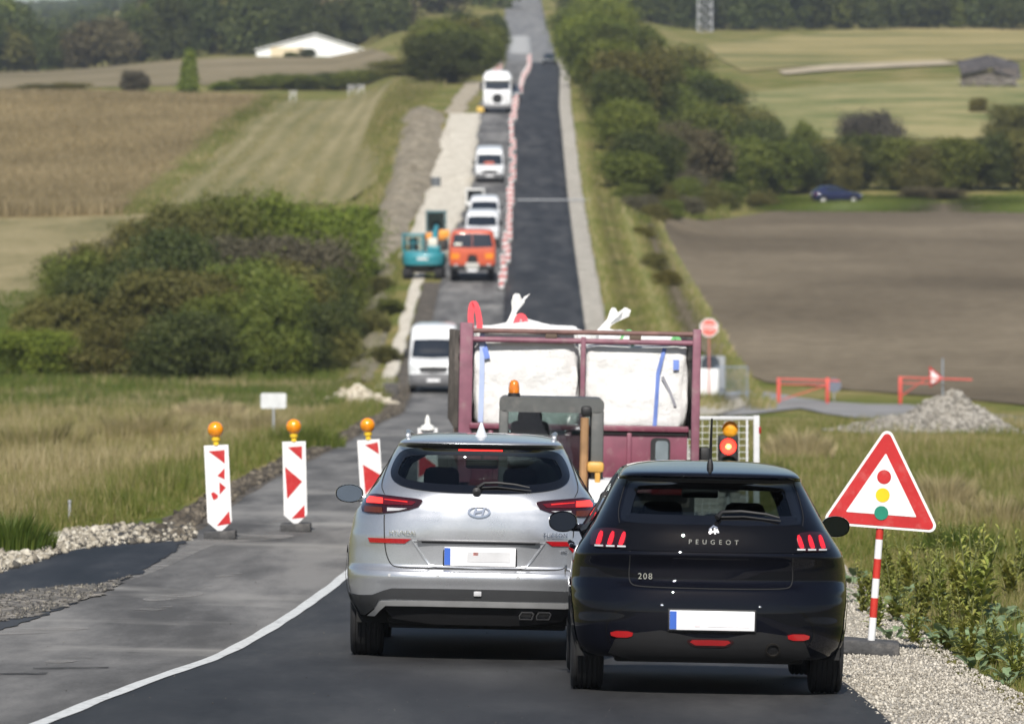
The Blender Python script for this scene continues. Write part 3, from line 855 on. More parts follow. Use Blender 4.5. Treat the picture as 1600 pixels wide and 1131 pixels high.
def inset(poly, d):
    """outline shrunk by d towards its inside"""
    A = [Vector(p) for p in poly]; n = len(A)
    area = sum(A[i].x*A[(i+1) % n].y-A[(i+1) % n].x*A[i].y for i in range(n))
    s = 1 if area > 0 else -1
    out = []
    for i in range(n):
        a = A[i-1]; b = A[i]; c = A[(i+1) % n]
        e = ((b-a).normalized()+(c-b).normalized())
        e = e.normalized() if e.length > 1e-6 else (c-b).normalized()
        out.append((b.x - s*e.y*d, b.y + s*e.x*d))
    return out

def mirror_poly(half):
    """half outline from top centre down the +x side to bottom centre -> full outline"""
    return list(half) + [(-p[0], p[1]) for p in half[::-1] if abs(p[0]) > 1e-6]

def flipx(poly): return [(-p[0], p[1]) for p in poly][::-1]

def linspl(pts, step=.02):
    """points along an open smooth line"""
    p = chaikin(pts, 3, closed=False); p = [pts[0]] + p + [pts[-1]]
    return p

M_RUBBER = pm('tyre_rubber', (.012, .012, .013), .85, var=.2, scale=20, bump=.3, bscale=200)
M_RIM = pm('alloy', (.42, .42, .44), .35, metal=.9)
M_DARKPL = pm('black_plastic', (.008, .008, .009), .6, var=.15)
M_GLOSSBLK = pm('gloss_black', (.004, .004, .005), .25, var=.1, coat=.6, spec=.0)
M_GLOSSBLK.node_tree.nodes['Principled BSDF'].inputs['Coat Roughness'].default_value = .012
M_CHROME = pm('chrome', (.75, .75, .76), .12, metal=1.0, var=.03)
M_UNDER = pm('underbody', (.01, .01, .01), .9)
M_SEAT = pm('seat_cloth', (.012, .012, .014), .9, var=.2)
M_PLATEW = pm('plate_white', (.74, .74, .75), .45, var=.03)
M_PLATEB = pm('plate_blue', (.03, .10, .42), .45)
M_GLASS_R = glass('privacy_glass', (.20, .24, .245))
M_GLASS_C = glass('clear_glass', (.72, .78, .75))
M_MIRROR = pm('mirror_glass', (.20, .25, .32), .03, metal=1.0, var=.05)
M_MIRROR_DK = pm('dark_mirror_glass', (.04, .05, .07), .03, metal=1.0, var=.05)
M_INNER = pm('cabin_lining', (.02, .02, .022), .9)

def wheel(parent, x, y, r, wd, rimmat=None, name='wheel', spokes=5, out=1):
    """tyre with tread grooves, rim as a sub-part"""
    M = Matrix.Translation((x, y, r)) @ Matrix.Rotation(math.pi/2, 4, 'Y')
    hw = wd/2; pr = [(r*.66, -hw*.86), (r*.80, -hw*1.0), (r*.93, -hw*.97), (r*.985, -hw*.84), (r, -hw*.72)]
    g = 5
    for k in range(g):
        a = -hw*.62 + k*(hw*1.24)/(g-1)
        pr += [(r, a-.006), (r-.007, a-.004), (r-.007, a+.004), (r, a+.006)]
    pr += [(r, hw*.72), (r*.985, hw*.84), (r*.93, hw*.97), (r*.80, hw*1.0), (r*.66, hw*.86)]
    w = MB().lathe(pr, M, 0, 40).build(name, M_RUBBER, parent, smooth=25)
    m = MB()
    m.lathe([(r*.67, -hw*.8), (r*.64, -hw*.5), (r*.64, hw*.5), (r*.67, hw*.8)], M, 0, 32)
    m.lathe([(.0, hw*.3*out), (r*.16, hw*.34*out), (r*.18, hw*.2*out), (r*.0, hw*.15*out)], M, 0, 16)
    for k in range(spokes):
        t = 2*math.pi*k/spokes
        c, s = math.cos(t), math.sin(t)
        m.tube([(x+hw*.28*out, y+c*r*.1, r+s*r*.1), (x+hw*.45*out, y+c*r*.65, r+s*r*.65)], [r*.085, r*.06], 0, 6)
    m.lathe([(0, -hw*.2), (r*.45, -hw*.2), (r*.45, -hw*.1), (0, -hw*.1)], M, 0, 24)
    m.build('rim', rimmat or M_RIM, w)
    return w

def mirror_unit(parent, sgn, x, y, z, w, h, paint, gmat):
    """door mirror: shell tapering to the door, glass towards the rear as its sub-part"""
    n = 20; rings = []
    def ring(sx, sz, yy, cx): return [(cx + sgn*sx*math.cos(2*math.pi*k/n)*(1 if math.cos(2*math.pi*k/n)*1 > 0 else 1.0), yy, z + sz*math.copysign(abs(math.sin(2*math.pi*k/n))**.8, math.sin(2*math.pi*k/n))) for k in range(n)]
    prof = [(1.0, 0), (1.02, .02), (.98, .06), (.85, .11), (.6, .16), (.2, .19)]
    m = MB(); vs = []; fs = []
    for s, d in prof: vs += ring(w/2*s, h/2*s, y+d, x)
    for a in range(len(prof)-1):
        for k in range(n): fs.append([a*n+k, a*n+(k+1) % n, (a+1)*n+(k+1) % n, (a+1)*n+k])
    fs.append([(len(prof)-1)*n+k for k in range(n)])
    m.add(vs, fs, 0)
    m.box((x - sgn*(w*.5+.02), y+.08, z-h*.28), (.14, .07, .05), 0, .02)
    sh = m.build('mirror', paint, parent)
    g = MB(); g.add(ring(w/2*.93, h/2*.9, y+.004, x), [list(range(n))], 0)
    g.build('mirror_glass', gmat, sh)
    return sh

def seats(parent, W, yr, yf, zb, backtop, rear=True, mat=None):
    mat = mat or M_SEAT
    def one(x, y, w, top):
        m = MB()
        m.box((x, y, zb+.08), (w, .5, .16), 0, .06)
        m.box((x, y-.27, zb+.08+(top-zb)*.42), (w, .14, (top-zb)*.84), 0, .06, rot=(R(12), 0, 0))
        s = m.build('seat', mat, parent)
        h = MB(); h.box((x, y-.34, top+.04), (.26, .11, .18), 0, .05, rot=(R(8), 0, 0))
        h.tube([(x-.06, y-.33, top-.12), (x-.06, y-.33, top+.02)], .008, 0, 6); h.tube([(x+.06, y-.33, top-.12), (x+.06, y-.33, top+.02)], .008, 0, 6)
        h.build('headrest', mat, s)
    for sx in (-1, 1): one(sx*W*.44, yf, .5, backtop)
    if rear:
        m = MB(); m.box((0, yr, zb+.10), (W*1.7, .48, .18), 0, .06)
        m.box((0, yr-.28, zb+.1+(backtop-zb)*.36), (W*1.7, .14, (backtop-zb)*.72), 0, .06, rot=(R(14), 0, 0))
        s = m.build('rear_bench', mat, parent)
        for x in (-W*.52, W*.52):
            h = MB(); h.box((x, yr-.36, backtop-.09), (.24, .10, .15), 0, .05, rot=(R(8), 0, 0)); h.build('headrest', mat, s)

def oval(cx, cz, rx, rz, n=28, p=2.0):
    o = []
    for k in range(n):
        t = 2*math.pi*k/n; c, s = math.cos(t), math.sin(t)
        o.append((cx+rx*math.copysign(abs(c)**(2/p), c), cz+rz*math.copysign(abs(s)**(2/p), s)))
    return o
# ------------------------------------------------------------------ the two cars in front of the camera
def mat_silver():
    m, nt, b = nodes_of('silver_paint'); L = nt.links.new
    vec = coords(nt)
    n = N(nt, 'ShaderNodeTexNoise', Scale=220.0, Detail=1.0); L(vec, n.inputs['Vector'])
    r = ramp(nt, [(.35, (.47, .485, .51)), (.65, (.55, .56, .585))]); L(n.outputs['Fac'], r.inputs['Fac'])
    n2 = N(nt, 'ShaderNodeTexNoise', Scale=5.0, Detail=6.0); L(vec, n2.inputs['Vector'])
    r2 = ramp(nt, [(.35, (.27, .27, .27)), (.7, (.36, .36, .36))]); L(n2.outputs['Fac'], r2.inputs['Fac'])
    L(r.outputs['Color'], b.inputs['Base Color']); L(r2.outputs['Color'], b.inputs['Roughness'])
    b.inputs['Metallic'].default_value = .76; b.inputs['Coat Weight'].default_value = .8; b.inputs['Coat Roughness'].default_value = .03
    return m
def mat_black():
    m, nt, b = nodes_of('black_paint'); L = nt.links.new
    vec = coords(nt)
    n2 = N(nt, 'ShaderNodeTexNoise', Scale=4.0, Detail=8.0, Roughness=.7); L(vec, n2.inputs['Vector'])
    r2 = ramp(nt, [(.4, (.16, .16, .16)), (.75, (.30, .30, .30))]); L(n2.outputs['Fac'], r2.inputs['Fac'])
    b.inputs['Specular IOR Level'].default_value = 0.0; b.inputs['Base Color'].default_value = (.0035, .004, .007, 1); L(r2.outputs['Color'], b.inputs['Roughness'])
    b.inputs['Coat Weight'].default_value = 1.0; b.inputs['Coat Roughness'].default_value = .012; b.inputs['Coat IOR'].default_value = 1.34
    return m
M_SILVER = mat_silver(); M_BLACKP = mat_black()
M_SEAM = pm('panel_gap', (.006, .006, .006), .8)
M_TAILRED = pm('tail_lens', (.10, .004, .007), .10, coat=1.0, var=.2, scale=3)
M_TAILDK = pm('smoked_lens', (.022, .003, .004), .07, coat=1.0)

M_LITHOT = pm('lit_brake', (.8, .03, .02), .3, emit=(1.0, .035, .03), estr=1.4)
M_AMBERL = pm('amber_lens', (.09, .018, .004), .15, coat=1)
M_CLEARL = pm('clear_lens', (.45, .45, .46), .12, coat=1)
M_REFL = pm('red_reflector', (.30, .008, .012), .18, coat=1, var=.15, scale=60)
M_CLAD = pm('grey_cladding', (.030, .031, .033), .55, var=.1, bump=.15, bscale=300)
M_SKID = pm('skid_silver', (.42, .42, .42), .4, metal=.5)
M_FRIT = pm('glass_border', (.004, .004, .005), .06, coat=1)

def car_common(car, sh, spec):
    """holes, windows, cabin, floor and wheels shared by the near cars"""
    W = spec['win']; Wi = [inset(W, .035)][0]
    sidew = spec['sidewin']; ws = spec['windscreen']
    ry, fy, rr, wd, track = spec['ry'], spec['fy'], spec['r'], spec['tw'], spec['track']
    arch = rr+.055
    def cut(x, y, z, zn):
        k = (zn == 0) & (y < spec['yhalf']) & poly_in(x, z, Wi)
        s = np.zeros_like(k)
        for sw in sidew: s |= poly_in(y, z, sw) & (np.abs(x) > .35)
        f = (zn == 2) & poly_in(x, z, ws) & (y > spec['yhalf'])
        a = (((y-ry)**2 + (z-rr)**2 < arch**2) | ((y-fy)**2 + (z-rr)**2 < arch**2)) & (np.abs(x) > track-.12) & (z < rr+arch)
        low = z < spec['floor'](x, y)
        return k | s | f | a | low
    body = sh.build('body', spec['levels'], spec['paint'], car, nr=spec.get('nr', 60), ns=spec.get('ns', 120), nf=30, cut=cut)
    def cut2(x, y, z, zn):
        return ((zn == 0) & poly_in(x, z, Wi) & (y < spec['yhalf'])) | (np.logical_or.reduce([poly_in(y, z, sw) & (np.abs(x) > .3) for sw in sidew])) | ((zn == 2) & poly_in(x, z, ws))
    sh.build('cabin_lining', [l for l in spec['levels'] if l > spec['belt']-.25], M_INNER, car, nr=30, ns=60, nf=24, cut=cut2, shrink=.03)
    g = MB(); patch(g, W, sh.rear, .003, .05, .002); rw = g.build('rear_window', M_GLASS_R, car, fixn=False)
    f = MB(); band(f, W, inset(W, .055), sh.rear, .006, sub=3); f.build('window_border', M_FRIT, rw)
    for sw in sidew:
        for sg in (-1, 1):
            mp = (lambda y, z, o, sg=sg: sh.side(y, z, o, sg))
            big = inset(sw, -.03)
            g = MB(); patch(g, big, mp, .003, .08, .002); sg_ = g.build('side_window', M_GLASS_R if sw[0][0] < 2.2 else M_GLASS_C, car, fixn=False)
            f = MB(); band(f, inset(sw, -.045), inset(sw, .012), mp, .006, sub=2); f.build('window_trim', M_DARKPL, sg_)
    g = MB(); patch(g, inset(ws, -.03), sh.far, .003, .08, .002); wsn = g.build('windscreen', M_GLASS_C, car, fixn=False)
    f = MB(); band(f, inset(ws, -.05), inset(ws, .02), sh.far, .006, sub=2); f.build('windscreen_border', M_FRIT, wsn)
    # floor pan and underside
    m = MB()
    L = fy-ry
    m.box((0, (ry+fy)/2, spec['pan']), ((track-.16)*2, L+.9, .06), 0, .02)
    m.box((0, ry-.25, spec['pan']+.10), ((track-.14)*2, .55, .20), 0, .05)
    m.box((0, fy+.1, spec['pan']+.15), ((track-.14)*2, .8, .3), 0, .05)
    m.tube([(-(track-.1), ry, rr), (track-.1, ry, rr)], .045, 0, 10)
    for sx in (-1, 1):
        for yy in (ry, fy):
            n = 20; vs = []; fs = []
            for k in range(n+1):
                t = math.pi*(-.08+1.16*k/n)
                for xx in (sx*(track-.17), sx*(track+.07)): vs.append((xx, yy+(arch+.012)*math.cos(t), rr+(arch+.012)*math.sin(t)))
            fs = [[2*k, 2*k+1, 2*k+3, 2*k+2] for k in range(n)]
            m.add(vs, fs, 0)
    m.box((0, (ry+fy)/2, spec['belt']-.42), ((track-.02)*2, L-.75, .05), 0, .01)
    m.build('underbody', M_UNDER, car)
    for sx in (-1, 1):
        for yy in (ry, fy): wheel(car, sx*(track), yy, rr, wd, out=sx)
    seats(car, spec['cabw'], spec['seat_r'], spec['seat_f'], spec['belt']-.42, spec['seat_top'])
    m = MB(); m.box((0, spec['dash'], spec['belt']-.12), (spec['cabw']*1.9, .5, .24), 0, .08)
    m.build('dashboard', M_INNER, car)
    m = MB(); m.box((0, spec['dash']-.15, spec['mirz']), (.24, .03, .07), 0, .02); m.tube([(0, spec['dash']-.14, spec['mirz']), (0, spec['dash']-.02, spec['mirz']+.08)], .012)
    m.build('cabin_mirror', M_DARKPL, car)
    m = MB(); Ms = Matrix.Translation((-spec['cabw']*.45, spec['dash']-.36, spec['belt']-.02)) @ Matrix.Rotation(R(65), 4, 'X')
    m.lathe([(.17, -.012), (.185, 0), (.17, .012), (.155, 0), (.17, -.012)], Ms, 0, 24); m.tube([(-spec['cabw']*.45, spec['dash']-.36, spec['belt']-.02), (-spec['cabw']*.45, spec['dash']-.1, spec['belt']-.12)], .04)
    m.build('steering_wheel', M_DARKPL, car)
    return body

def plate(car, sh, x, z, w, h, off=.012, y=None, blue=True, marks=()):
    """number plate with its characters unreadable in the photo"""
    yy = y if y is not None else sh.rear(x, z).y - off
    p = MB().box((x, yy, z), (w, .012, h), 0, .004).build('number_plate', M_PLATEW, car)
    if blue: MB().box((x-w/2+.022, yy-.0075, z), (.042, .003, h*.92), 0).build('plate_band', M_PLATEB, p)
    for (mx, mw, mz, mh, mt) in marks: MB().box((x+mx, yy-.0075, z+mz), (mw, .003, mh), 0).build('plate_mark', mt, p)
    MB().box((x, yy+.010, z), (w+.02, .010, h+.02), 0, .004).build('plate_holder', M_DARKPL, p)
    return p

# ---- silver SUV ----
def silver_suv():
    car = empty('suv', (0, 0, 0), 'silver SUV with lit brake lights, ahead of the black hatchback', 'car', 'cars waiting in the near lane')
    rows = [  # z, w, y0, D, n, y1, D1
        (.20, .80, .16, .70, 3.4, 4.30, .7), (.34, .87, .07, .72, 3.4, 4.42, .7), (.42, .91, .035, .74, 3.4, 4.46, .75),
        (.52, .930, .012, .76, 3.4, 4.48, .8), (.575, .932, .0, .76, 3.4, 4.48, .8), (.615, .931, .012, .76, 3.4, 4.47, .8), (.632, .930, .055, .74, 3.4, 4.46, .8),
        (.66, .929, .075, .74, 3.4, 4.46, .8), (.78, .924, .068, .74, 3.3, 4.42, .8), (.85, .915, .060, .74, 3.3, 4.30, .8), (.90, .905, .058, .74, 3.2, 4.10, .8),
        (.97, .893, .062, .74, 3.1, 3.80, .7), (1.02, .876, .068, .72, 3.0, 3.50, .5), (1.06, .845, .075, .70, 3.0, 3.36, .32), (1.10, .815, .090, .68, 2.9, 3.25, .30),
        (1.155, .780, .120, .64, 2.9, 3.12, .28), (1.22, .728, .185, .60, 2.9, 2.98, .26), (1.30, .688, .250, .58, 2.9, 2.80, .26), (1.38, .645, .310, .56, 2.9, 2.62, .25), (1.44, .612, .335, .54, 3.0, 2.48, .25),
        (1.475, .592, .330, .54, 3.1, 2.40, .25), (1.488, .585, .250, .54, 3.3, 2.36, .26), (1.500, .578, .225, .54, 3.4, 2.33, .28), (1.512, .570, .240, .56, 3.2, 2.29, .30), (1.525, .555, .36, .58, 2.9, 2.24, .32),
        (1.545, .52, .62, .6, 2.6, 2.12, .4), (1.560, .45, .90, .5, 2.4, 2.0, .4), (1.570, .34, 1.15, .3, 2.2, 1.85, .3), (1.575, .20, 1.35, .15, 2, 1.7, .15)]
    sh = Shell(rows)
    lv = np.unique(np.concatenate([np.linspace(.20, 1.575, 112), sh.ctrl]))
    win = mirror_poly(chaikin([(0, 1.476), (.25, 1.475), (.46, 1.468), (.555, 1.445), (.600, 1.385), (.628, 1.315), (.630, 1.27), (.605, 1.225), (.54, 1.19), (.38, 1.166), (.18, 1.157), (0, 1.155)], 2, closed=False)[:])
    win = densify([p for i, p in enumerate(win)], .04)
    side1 = [(.95, 1.13), (1.15, 1.10), (2.0, 1.08), (2.0, 1.43), (1.5, 1.45), (1.1, 1.43), (.85, 1.30)]
    side2 = [(2.08, 1.08), (3.0, 1.06), (2.75, 1.22), (2.42, 1.41), (2.08, 1.43)]
    wsn = [(-.62, 1.12), (.62, 1.12), (.56, 1.30), (.46, 1.46), (0, 1.47), (-.46, 1.46), (-.56, 1.30)]
    spec = dict(win=win, sidewin=[side1, side2], windscreen=wsn, ry=.86, fy=3.53, r=.345, tw=.235, track=.785, yhalf=1.2, levels=lv, paint=M_SILVER,
                belt=1.08, pan=.24, cabw=.66, seat_r=1.35, seat_f=2.25, seat_top=1.19, dash=2.9, mirz=1.34,
                floor=lambda x, y: np.where(y < .55, .385 - .10*np.clip(np.abs(x)-.62, 0, 1)/.3, .27))
    car_common(car, sh, spec)
    # cladding: dark band over the bumper, silver skid strip beneath it
    up = [(0, .500), (.35, .500), (.60, .496), (.66, .478), (.74, .445), (.83, .44), (.905, .45)]
    lo = [(.895, .345), (.83, .30), (.79, .30), (.73, .345), (.69, .415), (.60, .420), (0, .420)]
    m = MB(); patch(m, mirror_poly(up+lo), sh.rear, .006, .04); m.build('bumper_cladding', M_CLAD, car, fixn=False)
    up = [(0, .418), (.58, .413), (.68, .405), (.72, .345), (.77, .300)]
    lo = [(.715, .300), (.675, .345), (.64, .376), (.40, .379), (0, .379)]
    m = MB(); patch(m, mirror_poly(up+lo), sh.rear, .011, .04); m.build('skid_strip', M_SKID, car, fixn=False)
    m = MB(); patch(m, mirror_poly([(0, .377), (.40, .377), (.63, .372), (.66, .34), (.60, .27), (.30, .235), (0, .235)]), sh.rear, -.02, .05, .05); m.build('diffuser', M_DARKPL, car, fixn=False)
    # exhaust twin tips on the right
    for cx in (.345, .465):
        o = [(cx-.055, .322), (cx-.035, .350), (cx+.04, .350), (cx+.055, .335), (cx+.04, .292), (cx-.05, .292)]
        e = MB(); band(e, o, inset(o, .010), lambda x, z, of: sh.rear(x, z, of-.02), .02, sub=1, thick=.08); e.build('exhaust_tip', M_CHROME, car, fixn=False)
    # tail lights: left and right
    tl = chaikin([(.392, 1.095), (.41, 1.110), (.55, 1.122), (.78, 1.142), (.815, 1.10), (.832, 1.05), (.815, 1.002), (.665, 1.003), (.435, 1.045)], 1)
    for s in (-1, 1):
        f = (lambda p: p) if s > 0 else flipx
        m = MB(); patch(m, f(tl), sh.rear, .010, .03, .012); t = m.build('tail_light', M_TAILDK, car, fixn=False)
        m = MB(); patch(m, f([(.44, 1.088), (.56, 1.106), (.76, 1.125), (.795, 1.09), (.80, 1.066), (.63, 1.064), (.47, 1.066)]), sh.rear, .0135, .03, .003); m.build('tail_lens', M_TAILRED, t, fixn=False)
        m = MB(); patch(m, f([(.672, 1.108), (.765, 1.116), (.785, 1.092), (.785, 1.072), (.672, 1.070)]), sh.rear, .0165, .03, .003); m.build('brake_lamp', M_LITHOT, t, fixn=False)
        m = MB(); patch(m, f([(.50, 1.088), (.66, 1.101), (.66, 1.094), (.50, 1.080)]), sh.rear, .0165, .03, .003); m.build('light_bar', pm('dull_tail', (.5, .02, .02), .3, emit=(1, .03, .02), estr=.25), t, fixn=False)
        m = MB(); patch(m, f([(.675, 1.045), (.80, 1.05), (.80, 1.012), (.675, 1.010)]), sh.rear, .0140, .03, .003); m.build('indicator', M_AMBERL, t, fixn=False)
        m = MB(); patch(m, f([(.50, 1.044), (.64, 1.045), (.64, 1.022), (.56, 1.028)]), sh.rear, .0140, .03, .003); m.build('reverse_lamp', M_CLEARL, t, fixn=False)
    # reflectors
        m = MB(); patch(m, f([(.470, .838), (.775, .838), (.760, .806), (.515, .806)]), sh.rear, .008, .03, .008); m.build('reflector', M_REFL, car, fixn=False)
        m = MB(); m.tube([sh.side(y, 1.522, .03, s) if False else Vector((s*(.535-.02*abs(y-1.6)), y, 1.552+.02*math.sin((y-.85)/1.5*math.pi))) for y in np.linspace(.82, 2.3, 14)], .018, 0, 8)
        m.box((s*.522, .86, 1.535), (.035, .09, .05), 0, .012); m.box((s*.522, 2.25, 1.53), (.035, .09, .05), 0, .012)
        m.build('roof_rail', pm('rail_metal', (.35, .36, .38), .35, metal=.8), car)
        mirror_unit(car, s, s*.985, 2.72, 1.105, .205, .135, M_SILVER, M_MIRROR)
        # dark arch trim
        for yc in (.86, 3.53):
            a0 = [(yc+.43*math.cos(t), .345+.43*math.sin(t)) for t in np.linspace(-.15, math.pi+.15, 24)]
            a1 = [(yc+.375*math.cos(t), .345+.375*math.sin(t)) for t in np.linspace(-.15, math.pi+.15, 24)]
            m = MB(); vs = [sh.side(p[0], max(p[1], .21), .012, s) for p in a0] + [sh.side(p[0], max(p[1], .21), .012, s) for p in a1]
            m.add(vs, [[i, i+1, 24+i+1, 24+i] for i in range(23)]); m.build('arch_trim', M_CLAD, car, fixn=False)
        m = MB(); patch(m, [(1.3, .22), (3.1, .22), (3.1, .40), (1.3, .40)], lambda y, z, o, s=s: sh.side(y, z, o, s), .012, .15); m.build('sill_trim', M_CLAD, car, fixn=False)
    # tailgate seam
    m = MB()
    for s in (-1, 1):
        strip_line(m, [(s*p[0], p[1]) for p in linspl([(.665, 1.0), (.665, .95), (.660, .82), (.645, .72), (.610, .655), (.57, .640), (.45, .637), (0, .637)])], .007, sh.rear, .0025)
        strip_line(m, [(s*p[0], p[1]) for p in linspl([(.668, 1.14), (.70, 1.20), (.665, 1.32), (.61, 1.45)])], .005, sh.rear, .0025)
    m.build('tailgate_seam', M_SEAM, car, fixn=False)
    # recess of the number plate: pressed panel with lip
    rec = [(0, .822), (.455, .822), (.38, .72), (.335, .665), (.28, .650), (0, .648)]
    full = mirror_poly(rec)
    m = MB(); band(m, inset(full, -.012), full, sh.rear, .010, sub=2, thick=.010)
    m.build('plate_recess_lip', M_SILVER, car, fixn=False)
    m = MB(); m.box((0, sh.rear(0, .824).y-.012, .829), (.86, .03, .012), 0, .004); m.build('tailgate_handle', pm('recess_grey', (.10, .10, .105), .4), car)
    m = MB(); patch(m, [(-.40, .826), (.40, .826), (.395, .812), (-.395, .812)], sh.rear, .012, .05, .004); m.build('recess_shadow_strip', pm('recess_shade', (.05, .05, .055), .5), car, fixn=False)  # dark strip paints in the shade along the top of the recess
    plate(car, sh, .012, .722, .50, .128, .006, marks=[(-.03, .035, .02, .022, pm('plate_red', (.55, .22, .2), .5)), (.06, .30, 0, .07, pm('plate_smudge', (.52, .52, .53), .5))])
    # emblem: oval ring and slanted letter bars
    e = MB(); ov = oval(0, 1.033, .080, .041); band(e, ov, oval(0, 1.033, .066, .030), sh.rear, .016, sub=2, thick=.014)
    for pts in ([(-.036, 1.008), (-.020, 1.058)], [(.020, 1.008), (.036, 1.058)], [(-.030, 1.027), (.030, 1.040)]):
        strip_line(e, pts, .013, sh.rear, .016)
    e.build('emblem', M_CHROME, car, fixn=False)
    rot = (R(90), 0, 0)
    text_mesh('lettering', 'HYUNDAI', .042, M_CHROME, car, (-.535, sh.rear(-.535, .878).y-.016, .878), (R(90), 0, R(-16)), stretch=1.05)
    text_mesh('lettering', 'TUCSON', .042, M_CHROME, car, (.535, sh.rear(.535, .878).y-.016, .878), (R(90), 0, R(16)), stretch=1.1)
    text_mesh('lettering', '4WD', .022, M_CHROME, car, (.60, sh.rear(.60, .765).y-.014, .765), (R(90), 0, R(20)))
    # high brake light, wiper, fin, tow cover
    m = MB(); patch(m, [(-.155, 1.478), (.155, 1.478), (.155, 1.452), (-.155, 1.452)], sh.rear, .010, .03, .004); m.build('high_brake_light', M_LITHOT, car, fixn=False)
    m = MB(); pts = [(-.02, 1.172), (.03, 1.205), (.12, 1.210), (.25, 1.198), (.345, 1.180)]
    m.tube([sh.rear(p[0], p[1], .035) for p in pts], [.016, .012, .010, .008, .006], 0, 6)
    m.tube([sh.rear(p[0], p[1], .018) for p in [(0, 1.185), (.12, 1.192), (.36, 1.170)]], .006, 0, 5); m.lathe([(.0, .05), (.028, .04), (.032, 0)], Matrix.Translation(sh.rear(-.02, 1.172, 0)) @ Matrix.Rotation(R(90), 4, 'X'), 0, 16)
    m.build('rear_wiper', M_DARKPL, car)
    m = MB(); vs = []; fs = []
    for k, (h, l, w) in enumerate([(0, .17, .058), (.02, .145, .046), (.05, .10, .030), (.09, .06, .017), (.115, .03, .008)]):
        for t in range(12):
            a = 2*math.pi*t/12; vs.append((w*math.sin(a), .78+h*.75+l*math.cos(a)*.8, 1.535+h))
    for k in range(4):
        for t in range(12): fs.append([k*12+t, k*12+(t+1) % 12, (k+1)*12+(t+1) % 12, (k+1)*12+t])
    fs.append([48+t for t in range(12)])
    m.add(vs, fs); m.build('fin_antenna', pm('white_fin', (.80, .81, .82), .3, coat=.6), car)
    m = MB(); m.box((0, sh.rear(0, .468).y-.008, .468), (.055, .02, .035), 0, .006); m.build('tow_cover', M_CLEARL, car)
    for x in (-.62, -.28, .28, .62): MB().lathe([(0, .004), (.011, .003), (.012, 0)], Matrix.Translation(sh.rear(x, .585, 0)) @ Matrix.Rotation(R(90), 4, 'X'), 0, 12).build('parking_sensor', pm('sensor', (.40, .41, .42), .4), car)
    stand(car, (744-800)/FPX*39.65, 39.65, yaw=0.0, up=.034); car.scale = (1, 1, 1.012)
    return car

